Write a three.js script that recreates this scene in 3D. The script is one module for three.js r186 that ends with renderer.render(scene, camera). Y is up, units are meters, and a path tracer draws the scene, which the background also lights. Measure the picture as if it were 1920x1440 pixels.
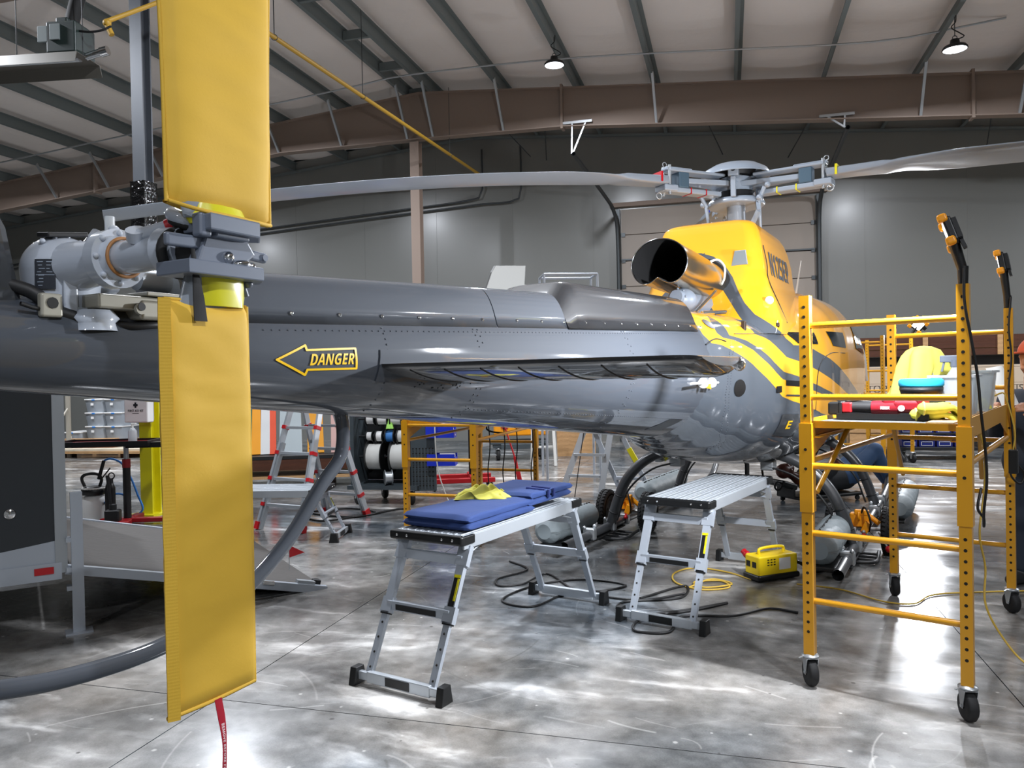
import * as THREE from 'three';
import { RoundedBoxGeometry } from 'three/addons/geometries/RoundedBoxGeometry.js';
import { mergeGeometries, mergeVertices, toCreasedNormals } from 'three/addons/utils/BufferGeometryUtils.js';
import { RectAreaLightUniformsLib } from 'three/addons/lights/RectAreaLightUniformsLib.js';
import { MarchingCubes } from 'three/addons/objects/MarchingCubes.js';
import { FontLoader } from 'three/addons/loaders/FontLoader.js';
import { TextGeometry } from 'three/addons/geometries/TextGeometry.js';
import { ImprovedNoise } from 'three/addons/math/ImprovedNoise.js';

// ---------------------------------------------------------------- camera, lights, exposure
const scene = new THREE.Scene();
scene.background = new THREE.Color(0x0a0a0b);
const renderer = new THREE.WebGLRenderer({ antialias: true });
renderer.toneMapping = THREE.LinearToneMapping;
renderer.toneMappingExposure = 0.96;
renderer.shadowMap.enabled = true;
renderer.shadowMap.type = THREE.PCFSoftShadowMap;
RectAreaLightUniformsLib.init();
const camera = new THREE.PerspectiveCamera(2 * Math.atan(720 / 1450) * 180 / Math.PI, 4 / 3, 0.05, 120);
camera.position.set(0, 1.65, 0);
camera.rotation.order = 'YXZ';
camera.rotation.set(-0.0117, 0, -0.0192);
scene.add(camera);
const HIGH_BAY = 1450, WORK_LAMP = 80, REAR_LAMP = 24, FAR_LAMP = 30;    // brightness of the hangar lamps, the two near work lights and the far work light
const COOL = 0xf1f6ff;

// ---------------------------------------------------------------- helpers
const PI = Math.PI, V = (x, y, z) => new THREE.Vector3(x, y, z);
let seed = 7;
const rnd = () => { seed = (seed + 0x6D2B79F5) | 0; let t = Math.imul(seed ^ (seed >>> 15), 1 | seed); t = (t + Math.imul(t ^ (t >>> 7), 61 | t)) ^ t; return ((t ^ (t >>> 14)) >>> 0) / 4294967296; };
const rr = (a, b) => a + (b - a) * rnd();
const perlin = new ImprovedNoise();
const used = {};
const numbered = (n) => { const k = used[n] = (used[n] ?? -1) + 1; return k ? n + '_' + String(k).padStart(3, '0') : n; };
const prep = (g) => {
  if (g.index) g = g.toNonIndexed();
  for (const k of Object.keys(g.attributes)) if (!['position', 'normal', 'uv'].includes(k)) g.deleteAttribute(k);
  if (!g.attributes.normal) g.computeVertexNormals();
  if (!g.attributes.uv) g.setAttribute('uv', new THREE.BufferAttribute(new Float32Array(g.attributes.position.count * 2), 2));
  g.morphAttributes = {};
  return g;
};
const merge = (l) => (Array.isArray(l) ? (l.length === 1 ? l[0] : mergeGeometries(l.flat(9).map(prep), false)) : l);
const place = (g, x = 0, y = 0, z = 0, rx = 0, ry = 0, rz = 0) => { g.applyMatrix4(new THREE.Matrix4().compose(V(x, y, z), new THREE.Quaternion().setFromEuler(new THREE.Euler(rx, ry, rz)), V(1, 1, 1))); return g; };
const box = (w, h, d, ...p) => place(new THREE.BoxGeometry(w, h, d), ...p);
const rbox = (w, h, d, r, ...p) => place(new RoundedBoxGeometry(w, h, d, 2, Math.min(r, w / 2.02, h / 2.02, d / 2.02)), ...p);
const cyl = (a, b, r0, r1 = r0, seg = 12, open = false) => {
  const d = b.clone().sub(a), g = new THREE.CylinderGeometry(r1, r0, d.length(), seg, 1, open);
  g.applyQuaternion(new THREE.Quaternion().setFromUnitVectors(V(0, 1, 0), d.normalize()));
  return g.translate((a.x + b.x) / 2, (a.y + b.y) / 2, (a.z + b.z) / 2);
};
const bar = (a, b, w, h, up = V(0, 1, 0)) => {            // rectangular bar from a to b, w across, h along up
  const d = b.clone().sub(a), L = d.length(); d.normalize();
  const x = up.clone().cross(d).normalize(), y = d.clone().cross(x);
  const g = new THREE.BoxGeometry(w, h, L);
  g.applyMatrix4(new THREE.Matrix4().makeBasis(x, y, d));
  return g.translate((a.x + b.x) / 2, (a.y + b.y) / 2, (a.z + b.z) / 2);
};
const tube = (pts, r, n = 40, k = 8, closed = false) => new THREE.TubeGeometry(new THREE.CatmullRomCurve3(pts.map((p) => (p.isVector3 ? p : V(...p))), closed, 'centripetal'), n, r, k, closed);
const lathe = (pr, seg = 20, ...p) => place(new THREE.LatheGeometry(pr.map(([r, y]) => new THREE.Vector2(r, y)), seg), ...p);
const shape = (pts) => new THREE.Shape(pts.map(([x, y]) => new THREE.Vector2(x, y)));
const ext = (pts, depth, bev = 0, ...p) => place(new THREE.ExtrudeGeometry(Array.isArray(pts) ? shape(pts) : pts, { depth, bevelEnabled: bev > 0, bevelThickness: bev, bevelSize: bev, bevelSegments: 2, curveSegments: 10 }).translate(0, 0, -depth / 2), ...p);
const ball = (r, x, y, z, a = 12, b = 8, sx = 1, sy = 1, sz = 1) => new THREE.SphereGeometry(r, a, b).scale(sx, sy, sz).translate(x, y, z);
const torus = (R, r, a, b, ...p) => place(new THREE.TorusGeometry(R, r, a, b), ...p);
function loft(rings, { capA = true, capB = true, uv = null, closed = true } = {}) {
  const n = rings[0].length, pos = [], idx = [], uvs = [];
  rings.forEach((r, i) => r.forEach((p, j) => { pos.push(p.x, p.y, p.z); const q = uv ? uv(p) : [j / n, i / (rings.length - 1)]; uvs.push(q[0], q[1]); }));
  const m = closed ? n : n - 1;
  for (let i = 0; i + 1 < rings.length; i++) for (let j = 0; j < m; j++) {
    const a = i * n + j, b = i * n + (j + 1) % n, c = a + n, d = b + n;
    idx.push(a, c, b, b, c, d);
  }
  const g = new THREE.BufferGeometry();
  g.setAttribute('position', new THREE.Float32BufferAttribute(pos, 3)); g.setAttribute('uv', new THREE.Float32BufferAttribute(uvs, 2));
  g.setIndex(idx); g.computeVertexNormals();
  const out = [prep(g)];
  for (const [on, r, flip] of [[capA, rings[0], 0], [capB, rings[rings.length - 1], 1]]) if (on) {
    const c = r.reduce((s, p) => s.add(p), V(0, 0, 0)).multiplyScalar(1 / n), P = [], U = [];
    for (let j = 0; j < n; j++) { const t = [c, r[j], r[(j + 1) % n]]; if (flip) t.reverse(); for (const p of t) { P.push(p.x, p.y, p.z); U.push(...(uv ? uv(p) : [0, 0])); } }
    const k = new THREE.BufferGeometry(); k.setAttribute('position', new THREE.Float32BufferAttribute(P, 3)); k.setAttribute('uv', new THREE.Float32BufferAttribute(U, 2)); k.computeVertexNormals(); out.push(k);
  }
  return merge(out);
}
function boxUV(g, s = 1) {                                 // uv in metres (times s) from the face's own plane
  g = prep(g); const p = g.attributes.position, n = g.attributes.normal, u = g.attributes.uv;
  for (let i = 0; i < p.count; i++) {
    const ax = Math.abs(n.getX(i)), ay = Math.abs(n.getY(i)), az = Math.abs(n.getZ(i));
    if (ay >= ax && ay >= az) u.setXY(i, p.getX(i) * s, p.getZ(i) * s); else if (ax >= az) u.setXY(i, p.getZ(i) * s, p.getY(i) * s); else u.setXY(i, p.getX(i) * s, p.getY(i) * s);
  }
  return g;
}
const add = (name, geo, mat, parent) => {
  const m = new THREE.Mesh(merge(geo), mat); m.name = parent ? name : numbered(name); m.castShadow = m.receiveShadow = true; (parent || scene).add(m); return m;
};
function tag(o, label, category, group) { o.userData.label = label; o.userData.category = category; if (group) o.userData.group = group; return o; }
function thing(name, label, category, pos = [0, 0, 0], turn = 0, group) {
  const o = new THREE.Group(); o.name = numbered(name); scene.add(o); o.position.set(...pos); o.rotation.y = turn; return tag(o, label, category, group);
}
function copyOf(root, label, pos, turn) { const r = root.clone(); r.name = numbered(root.name.replace(/_\d{3}$/, '')); r.userData = { ...root.userData, label }; scene.add(r); if (pos) r.position.set(...pos); if (turn !== undefined) r.rotation.y = turn; return r; }

// ---------------------------------------------------------------- materials
const mat = (color, roughness = 0.5, metalness = 0, more = {}) => new THREE.MeshStandardMaterial({ color, roughness, metalness, ...more });
const phys = (color, roughness, more = {}) => new THREE.MeshPhysicalMaterial({ color, roughness, ...more });
const both = { side: THREE.DoubleSide };
function dataTex(n, fn, srgb = false, rep = 1) {
  const d = new Uint8Array(n * n * 4);
  for (let j = 0; j < n; j++) for (let i = 0; i < n; i++) { const c = fn(i / n, j / n), k = (j * n + i) * 4; d[k] = c[0]; d[k + 1] = c[1]; d[k + 2] = c[2]; d[k + 3] = 255; }
  const t = new THREE.DataTexture(d, n, n); t.wrapS = t.wrapT = THREE.RepeatWrapping; t.magFilter = THREE.LinearFilter; t.minFilter = THREE.LinearMipmapLinearFilter; t.generateMipmaps = true;
  if (srgb) t.colorSpace = THREE.SRGBColorSpace; t.repeat.set(rep, rep); t.needsUpdate = true; return t;
}
// tileable value noise
function tileNoise(cells, s) {
  const h = (i, j) => { let x = Math.imul((((i % cells) + cells) % cells) + 131 * s, 374761393) + Math.imul((((j % cells) + cells) % cells) + 17, 668265263); x = Math.imul(x ^ (x >>> 13), 1274126177); return ((x ^ (x >>> 16)) >>> 0) / 4294967296; };
  return (u, v) => { const x = u * cells, y = v * cells, i = Math.floor(x), j = Math.floor(y); let a = x - i, b = y - j; a = a * a * (3 - 2 * a); b = b * b * (3 - 2 * b); return (h(i, j) * (1 - a) + h(i + 1, j) * a) * (1 - b) + (h(i, j + 1) * (1 - a) + h(i + 1, j + 1) * a) * b; };
}
const fbm = (c, o, s) => { const l = Array.from({ length: o }, (_, k) => tileNoise(c << k, s + k)); return (u, v) => { let t = 0, w = 0.5, q = 0; for (const f of l) { t += f(u, v) * w; q += w; w *= 0.55; } return t / q; }; };
function canvasTex(w, h, draw) { const c = document.createElement('canvas'); c.width = w; c.height = h; draw(c.getContext('2d'), w, h); const t = new THREE.CanvasTexture(c); t.colorSpace = THREE.SRGBColorSpace; t.anisotropy = 8; return t; }
const clamp = (x, a = 0, b = 1) => Math.max(a, Math.min(b, x)), sm = (a, b, x) => { x = clamp((x - a) / (b - a)); return x * x * (3 - 2 * x); };

// concrete: 11.7 m tile, mottled grey with pale scuffs and darker damp-looking stains of dirt
const fA = fbm(4, 6, 1), fB = fbm(7, 6, 11), fC = fbm(14, 6, 23), fD = fbm(90, 3, 31), fE = fbm(3, 4, 47);
const fS = fbm(6, 5, 71), fT = fbm(12, 5, 83);
const concreteField = (u, v) => {
  const wu = u + 0.05 * (fA(u, v) - 0.5), wv = v + 0.05 * (fB(u, v) - 0.5);
  const big = fE(u, v), m = fB(wu, wv), s = fC(wu + 0.13, wv), fine = fD(u, v);
  const brush = 0.55 * fT(wu + 0.2 * fS(u, v), wv * 4) + 0.45 * fC(wu + 0.5, wv * 2 + 0.3);
  const scuff = sm(0.52, 0.72, brush) * sm(0.4, 0.62, m), stain = sm(0.5, 0.72, fA(wu + 0.4, wv + 0.2));
  return { big, m, s, fine, scuff, stain, brush };
};
const FLOOR_N = 1792, FLOOR_TILE = 7.86;
const concreteMap = canvasTex(FLOOR_N, FLOOR_N, (g, n) => {
  const im = g.createImageData(n, n), d = im.data;
  for (let j = 0; j < n; j++) for (let i = 0; i < n; i++) {
    const f = concreteField(i / n, j / n), k = (j * n + i) * 4;
    let c = 122 + (f.big - 0.5) * 40 + (f.m - 0.5) * 80 + (f.s - 0.5) * 66 + (f.brush - 0.5) * 90 + (f.fine - 0.5) * 52 + (rnd() - 0.5) * 12;
    c += f.scuff * 78 - f.stain * 30;
    const warm = (f.m - 0.5) * 18 + 3 - f.stain * 10;
    d[k] = clamp(c + warm * 0.7, 0, 255); d[k + 1] = clamp(c + 0.5, 0, 255); d[k + 2] = clamp(c - warm * 0.8, 0, 255); d[k + 3] = 255;
  }
  g.putImageData(im, 0, 0);
  // trowel arcs, scratches and specks
  for (let q = 0; q < 150; q++) { g.strokeStyle = rnd() < 0.7 ? 'rgba(225,222,216,' + rr(0.1, 0.4) + ')' : 'rgba(60,58,55,' + rr(0.1, 0.3) + ')'; g.lineWidth = rr(0.7, 3); g.beginPath(); const a = rr(0, 6.28); g.arc(rr(0, n), rr(0, n), rr(40, 330), a, a + rr(0.1, 0.8)); g.stroke(); }
  for (let q = 0; q < 260; q++) { g.strokeStyle = 'rgba(230,228,222,' + rr(0.12, 0.45) + ')'; g.lineWidth = rr(0.8, 3.4); const x = rr(0, n), y = rr(0, n), a = rr(-0.5, 0.5); g.beginPath(); g.moveTo(x, y); g.quadraticCurveTo(x + 20 * Math.cos(a), y + 20 * Math.sin(a) + rr(-8, 8), x + rr(20, 90) * Math.cos(a), y + 60 * Math.sin(a)); g.stroke(); }
  for (let q = 0; q < 500; q++) { g.fillStyle = rnd() < 0.6 ? 'rgba(235,232,226,0.5)' : 'rgba(40,38,36,0.5)'; g.beginPath(); g.arc(rr(0, n), rr(0, n), rr(0.6, 2.6), 0, 6.3); g.fill(); }
});
concreteMap.wrapS = concreteMap.wrapT = THREE.RepeatWrapping;
const concreteRough = dataTex(1024, (u, v) => { const f = concreteField(u, v), r = 255 * clamp(0.22 + (f.m - 0.5) * 0.16 + f.scuff * 0.34 + (f.brush - 0.5) * 0.22 - f.stain * 0.06, 0.11, 0.75); return [r, r, r]; });
const floorMat = mat(0xffffff, 1, 0, { map: concreteMap, roughnessMap: concreteRough });
// small grain for cloth, insulation, cast metal
const gn = fbm(24, 4, 5), gw = fbm(6, 4, 9);
const grain = dataTex(256, (u, v) => { const g = 255 * gn(u, v); return [g, g, g]; });
const weave = dataTex(256, (u, v) => { const g = 128 + 50 * Math.sin(u * PI * 2 * 64) * Math.sin(v * PI * 2 * 64) + 60 * (gn(u, v) - 0.5); return [g, g, g]; });
const crumple = dataTex(256, (u, v) => { const g = 255 * (0.7 * gw(u, v * 3 % 1) + 0.3 * gn(u, v)); return [g, g, g]; });
const woodN = fbm(5, 5, 61);
const woodMap = dataTex(512, (u, v) => { const r = fbmWood(u, v); return [190 + r * 46, 150 + r * 42, 104 + r * 36]; }, true);
function fbmWood(u, v) { const a = woodN(u, v * 0.5 % 1); return Math.sin((v * 22 + a * 2.5) * PI) * 0.14 + (gn(u, (v * 9) % 1) - 0.5) * 0.9; }

const M = {
  steelGrey: mat(0x727a7a, 0.5, 0.25), insul: mat(0xe6ded8, 0.82, 0, { bumpMap: crumple, bumpScale: 0.012 }), brown: mat(0x8e7d71, 0.6, 0.1), galv: mat(0xb9bdc0, 0.36, 0.75),
  wall: phys(0x7b7c78, 0.34, { clearcoat: 0.25, clearcoatRoughness: 0.2 }), doorPanel: mat(0x9c9186, 0.5), rail: mat(0x4d5153, 0.4, 0.6), dark: mat(0x17181a, 0.55), black: mat(0x0e0f10, 0.42), rubber: mat(0x131314, 0.75),
  columnGrey: mat(0x4e5258, 0.5, 0.15), pipeYellow: mat(0xb08a2c, 0.5), safety: mat(0xd8cd12, 0.45), wrap: phys(0x0b0b0c, 0.16, { clearcoat: 1, clearcoatRoughness: 0.1, bumpMap: crumple, bumpScale: 0.03 }),
  grey: phys(0x383e47, 0.75, { clearcoat: 1, clearcoatRoughness: 0.05 }), greyDark: phys(0x2d3136, 0.7, { clearcoat: 1, clearcoatRoughness: 0.05 }), yellow: phys(0xfdb804, 0.7, { clearcoat: 1, clearcoatRoughness: 0.05 }), blackGloss: phys(0x15161a, 0.6, { clearcoat: 1, clearcoatRoughness: 0.06 }),
  scaffold: phys(0xd0930f, 0.38, { clearcoat: 0.4, clearcoatRoughness: 0.25 }), coverYellow: mat(0xdcb139, 0.68, 0, { bumpMap: weave, bumpScale: 0.0006 }), wrapYellow: phys(0xd9d21a, 0.4, { clearcoat: 0.6, clearcoatRoughness: 0.2 }),
  gbGrey: phys(0xb2bac6, 0.6, { clearcoat: 1, clearcoatRoughness: 0.08 }), hubGrey: phys(0x6c7482, 0.42, { clearcoat: 0.4, clearcoatRoughness: 0.2 }), hubPale: phys(0x949eaa, 0.38, { clearcoat: 0.4, clearcoatRoughness: 0.2 }), bladeGrey: phys(0x868e98, 0.35, { clearcoat: 0.5, clearcoatRoughness: 0.15 }),
  blueGrey: mat(0x4c6272, 0.45, 0.2), chrome: mat(0xd9dadb, 0.12, 1), exhaust: mat(0xb3a893, 0.24, 1, both), soot: mat(0x0c0c0d, 0.85, 0, both), alu: mat(0xbdc3c9, 0.36, 0.5), aluDull: mat(0xa9aeb2, 0.45, 0.7), aluPaint: mat(0xadb4bd, 0.4, 0.3),
  red: mat(0xb5121b, 0.4), redDeep: mat(0x8c1018, 0.45), orange: mat(0xe4572a, 0.5), white: mat(0xe8e8e6, 0.45), offWhite: mat(0xd4d4cf, 0.55), blue: mat(0x1330c4, 0.4), navy: mat(0x1c2c66, 0.85, 0, { bumpMap: weave, bumpScale: 0.001 }), blanket: mat(0x263d72, 0.85, 0, { bumpMap: weave, bumpScale: 0.0012 }), teal: mat(0x0f7f74, 0.5), wood: mat(0xffffff, 0.7, 0, { map: woodMap }), darkWood: mat(0x6a4a3c, 0.7, 0, { map: woodMap }), card: mat(0xcdb9a2, 0.75),
  cloth: mat(0xd3cd5c, 0.88, 0, { ...both, bumpMap: weave, bumpScale: 0.0008 }), clothLime: mat(0xb3b53c, 0.88, 0, both), yellowBox: mat(0xf0cf12, 0.42), glass: phys(0x20262b, 0.04, { clearcoat: 1, clearcoatRoughness: 0.02 }), plastic: phys(0xdfe3e6, 0.35, { transmission: 0.55, thickness: 0, side: THREE.DoubleSide }), greyPlastic: phys(0xb4bcc4, 0.35, { transmission: 0.35, thickness: 0, side: THREE.DoubleSide }),
  floatGrey: mat(0x8c969a, 0.6, 0, { bumpMap: crumple, bumpScale: 0.01 }), tube: phys(0x37393c, 0.4, { clearcoat: 0.5, clearcoatRoughness: 0.2 }), cartGrey: mat(0x4b5459, 0.45, 0.3), cable: mat(0x101011, 0.5), cordYellow: mat(0xc8a53e, 0.55), lime: mat(0xa7e36a, 0.6), orangePaint: mat(0xf09a0a, 0.4), hosepad: mat(0x2f7fd0, 0.5), skin: mat(0xb98468, 0.55), skinDark: mat(0x5a2f22, 0.4),
};

// ---------------------------------------------------------------- hangar shell (its long axis is turned 15.6 degrees from the view)
const PSI = Math.atan(0.28);
const struct = (name) => { const o = new THREE.Group(); o.name = name; o.userData = { kind: 'structure' }; o.rotation.y = -PSI; scene.add(o); return o; };
// in these groups: x = across the hangar (u), z = minus the distance down the hangar (v)
const U0 = -24.2, U1 = 11.8, RIDGE = -6.2, VB = 18.6, VF = -12, roofY = (u) => 7.66 - 0.083 * Math.abs(u - RIDGE);
{
  const fl = struct('floor');
  const sub = box(U1 - U0 + 0.6, 0.2, VB - VF + 0.6, (U0 + U1) / 2, -0.145, -(VB + VF) / 2);
  add('subbase', sub, mat(0x2a2826, 0.9), fl);
  const us = [], vs = [];
  for (let u = 1.35 - 3.93 * 7; u < U1 + 4; u += 3.93) us.push(u);
  for (let v = 3.42 - 3.93 * 4; v < VB + 4; v += 3.93) vs.push(v);
  for (let i = 0; i + 1 < us.length; i++) for (let j = 0; j + 1 < vs.length; j++) {
    const a = Math.max(us[i], U0), b = Math.min(us[i + 1], U1), c = Math.max(vs[j], VF), d = Math.min(vs[j + 1], VB);
    if (b - a < 0.05 || d - c < 0.05) continue;
    const g = boxUV(box(b - a - 0.006, 0.05, d - c - 0.006, (a + b) / 2, -0.025, -(c + d) / 2), 1 / FLOOR_TILE);
    add('slab', g, floorMat, fl);
  }
}
{
  // walls with thickness
  const wb = struct('wall_back');
  const dl = -2.42, dr = 1.93, dh = 5.55;
  const prof = new THREE.Shape([[U0, -0.1], [U1, -0.1], [U1, roofY(U1) + 0.25], [RIDGE, roofY(RIDGE) + 0.25], [U0, roofY(U0) + 0.25]].map((p) => new THREE.Vector2(...p)));
  const hole = new THREE.Path([[dl, -0.05], [dl, dh], [dr, dh], [dr, -0.05]].map((p) => new THREE.Vector2(...p)));
  prof.holes.push(hole);
  add('liner', ext(prof, 0.2, 0, 0, 0, -VB - 0.1), M.wall, wb);
  for (let u = U0 + 0.9; u < U1; u += 2.02) if (u < dl - 0.1 || u > dr + 0.1) add('seam_strip', box(0.02, roofY(u) - 0.3, 0.006, u, (roofY(u) - 0.3) / 2, -VB + 0.003), M.wall, wb);
  // the trim line under the roof and the base angle
  for (const [a, b] of [[U0, RIDGE], [RIDGE, U1]]) add('trim_angle', bar(V(a, roofY(a) - 0.03, -VB + 0.05), V(b, roofY(b) - 0.03, -VB + 0.05), 0.09, 0.05), M.steelGrey, wb);
  const wl = struct('wall_left'); add('liner', box(0.2, roofY(U0) + 0.3, VB - VF, U0 - 0.1, (roofY(U0) + 0.1) / 2, -(VB + VF) / 2), M.wall, wl);
  const wr = struct('wall_right'); add('liner', box(0.2, roofY(U1) + 0.3, VB - VF, U1 + 0.1, (roofY(U1) + 0.1) / 2, -(VB + VF) / 2), M.wall, wr);
  const wf = struct('wall_front'); const pf = shape([[U0, -0.1], [U1, -0.1], [U1, roofY(U1) + 0.25], [RIDGE, roofY(RIDGE) + 0.25], [U0, roofY(U0) + 0.25]]);
  add('liner', ext(pf, 0.2, 0, 0, 0, -VF + 0.1), M.wall, wf);
  // overhead door
  const d1 = struct('door_1');
  const ph = 0.618;
  for (let k = 0; k < 9; k++) add('panel', rbox(dr - dl + 0.1, ph - 0.012, 0.05, 0.008, (dl + dr) / 2, ph * (k + 0.5), -VB - 0.03), M.doorPanel, d1);
  for (let k = 1; k < 9; k++) for (const u of [dl + 0.05, (dl + dr) / 2, dr - 0.05]) add('hinge', box(0.09, 0.09, 0.03, u, ph * k, -VB + 0.01), M.rail, d1);
  for (const s of [0, 1]) {
    const u = s ? dr + 0.06 : dl - 0.06, q = s ? 0.16 : -0.42;
    add('jamb', box(0.09, dh, 0.12, u, dh / 2, -VB + 0.06), M.rail, d1);
    add('track', tube([[u, 0.3, -VB + 0.2], [u, 4.9, -VB + 0.2], [u + q * 0.03, 5.25, -VB + 0.28], [u + q * 0.15, 5.5, -VB + 0.55], [u + q * 0.3, 5.62, -VB + 1], [u + q, 6.02, -15.2]], 0.045, 50, 6), M.rail, d1);
  }
  add('header', box(dr - dl + 0.5, 0.1, 0.12, (dl + dr) / 2, dh + 0.1, -VB + 0.06), M.brown, d1);
  for (const [k, y] of [[2, 1.55], [5, 3.1], [7, 4.35]]) add('strut', box(dr - dl, 0.035, 0.05, (dl + dr) / 2, ph * k + 0.02, -VB + 0.02), M.rail, d1);
  // brackets that hang the tracks from the beam
  for (const [u, k] of [[-2.95, 1], [2.1, -1]]) {
    add('track_hanger', [bar(V(u, 6.05, -15.3), V(u + 0.02, 6.68 - (k < 0 ? 0.38 : 0), -15.3), 0.03, 0.03, V(0, 0, 1)), bar(V(u + 0.02, 6.05, -15.3), V(u + 0.3 * k, 6.67 - (k < 0 ? 0.38 : 0), -15.3), 0.03, 0.03, V(0, 0, 1)), box(0.6, 0.05, 0.05, u + 0.12 * k, 6.67 - (k < 0 ? 0.38 : 0), -15.3)], M.galv, d1);
  }
}
const PURLINS = [];
for (let u = -4.38; u < U1; u += 1.545) PURLINS.push(u);
for (let u = -8.05; u > U0; u -= 1.545) PURLINS.push(u);
PURLINS.push(-5.92, -6.5); PURLINS.sort((a, b) => a - b);
{
  const ce = struct('ceiling'), PD = 0.2;
  // metal roof deck above, insulation blankets sagging between the purlins
  for (const [a, b] of [[U0 - 0.3, RIDGE], [RIDGE, U1 + 0.3]]) add('roof_deck', bar(V(a, roofY(a) + PD + 0.16, -(VB + VF) / 2), V(b, roofY(b) + PD + 0.16, -(VB + VF) / 2), VB - VF + 0.6, 0.06), M.steelGrey, ce);
  const edges = [U0, ...PURLINS, U1];
  for (let i = 0; i + 1 < edges.length; i++) {
    const a = edges[i], b = edges[i + 1], rings = [], nv = 120;
    for (let k = 0; k <= nv; k++) {
      const v = VF + (VB - VF) * k / nv, ring = [], tab = (k % 7 === 0) ? 0.035 : 0;
      for (let j = 0; j <= 6; j++) { const f = j / 6, u = a + (b - a) * f, y = roofY(u) + PD + 0.1 - 0.07 * Math.sin(PI * f) * (1 + 0.25 * perlin.noise(u * 0.7, v * 0.9, 3)) - tab * Math.sin(PI * f) ** 0.3; ring.push(V(u, y, -v)); }
      rings.push(ring);
    }
    add('insulation_blanket', loft(rings, { capA: false, capB: false, closed: false, uv: (p) => [p.x * 0.5, p.z * 0.25] }), (M.insul2 ??= (() => { const m = M.insul.clone(); m.side = THREE.DoubleSide; return m; })()), ce);
  }
  for (const u of PURLINS) {
    const y = roofY(u), L = VB - VF;
    add('purlin', [box(0.008, PD, L, u, y + PD / 2, -(VB + VF) / 2), box(0.07, 0.008, L, u + 0.035, y + PD, -(VB + VF) / 2), box(0.07, 0.008, L, u - 0.035, y + 0.004, -(VB + VF) / 2), box(0.008, 0.024, L, u - 0.066, y + 0.014, -(VB + VF) / 2)], M.steelGrey, ce);
  }
  for (let v = VF + 1; v < VB; v += 1.47) add('ridge_strut', box(0.55, 0.16, 0.06, RIDGE - 0.01, roofY(RIDGE) + 0.06, -v), M.steelGrey, ce);
  // rafters: tapered I beams with bolted splice plates and flange braces
  const bot = (u) => { const q = [[U0, 5.05], [-17.6, 6.02], [-9.5, 6.7], [-6.2, 6.68], [-3.1, 6.62], [5, 5.98], [U1, 5.35]]; for (let i = 0; i + 1 < q.length; i++) if (u <= q[i + 1][0]) return q[i][1] + (q[i + 1][1] - q[i][1]) * (u - q[i][0]) / (q[i + 1][0] - q[i][0]); return 5.35; };
  for (const v of [15.37, 8.0, 0.65, -6.7]) {
    const r = new THREE.Group(); r.name = 'rafter'; ce.add(r);
    const us = [U0, -17.6, -9.5, RIDGE, -3.1, 5, U1];
    const web = []; const top = [], low = [];
    for (let i = 0; i + 1 < us.length; i++) {
      const a = us[i], b = us[i + 1];
      web.push(ext([[a, bot(a)], [b, bot(b)], [b, roofY(b) - 0.01], [a, roofY(a) - 0.01]], 0.012, 0, 0, 0, -v));
      top.push(bar(V(a, roofY(a) - 0.012, -v), V(b, roofY(b) - 0.012, -v), 0.2, 0.02)); low.push(bar(V(a, bot(a), -v), V(b, bot(b), -v), 0.2, 0.02));
    }
    add('web', web, M.brown, r); add('flange', top, M.brown, r); add('flange', low, M.brown, r);
    for (const u of [-14.6, -10.9, -3.14, 4.2]) add('splice_plate', box(0.05, roofY(u) - bot(u) + 0.1, 0.22, u, (roofY(u) + bot(u)) / 2, -v), M.brown, r);
    for (const u of PURLINS) if (u > -16 && Math.abs(u + 2.83) > 0.2 && Math.abs(u - 0.25) > 0.4 && Math.abs(u - 1.8) > 0.4) add('flange_brace', bar(V(u, roofY(u) + 0.03, -v + 0.62), V(u + 0.02, bot(u) + 0.02, -v + 0.08), 0.045, 0.045), M.galv, r);
  }
  // tension rods at the end wall, electrical conduit runs
  for (const [u, k] of [[-5.1, 1], [-3.6, -1], [-0.6, 1], [1.9, -1], [4.7, 1]]) add('sag_rod', cyl(V(u, roofY(u) - 0.02, -15.7), V(u + k * 0.55, roofY(u) - 0.62, -18.3), 0.012, 0.012, 6), M.rail, ce);
  add('conduit', tube([[-24, 5.92, -13.6], [-14, 6.72, -13.6], [-6.35, 7.3, -13.6], [-6.1, 7.33, -13.6], [-2.84, 7.27, -13.6], [2, 6.9, -13.6], [2.7, 6.88, -13.6], [4.2, 7.0, -13.6]], 0.016, 60, 6), M.galv, ce);
  for (const [y, e] of [[5.95, 0], [5.83, 0.25]]) add('conduit', tube([[-22, y - 0.75, -18.5], [-14, y - 0.3, -18.5], [-7.8, y + 0.02, -18.5], [-6.3 + e * 1.2, y + 0.1, -18.5], [-5.9 + e * 4, y + 0.18, -18.5], [-5.85 + e * 4, y + 0.5, -18.5], [-5.85 + e * 4, 7.3, -18.5]], 0.022, 70, 6), M.rail, ce);
}
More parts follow.
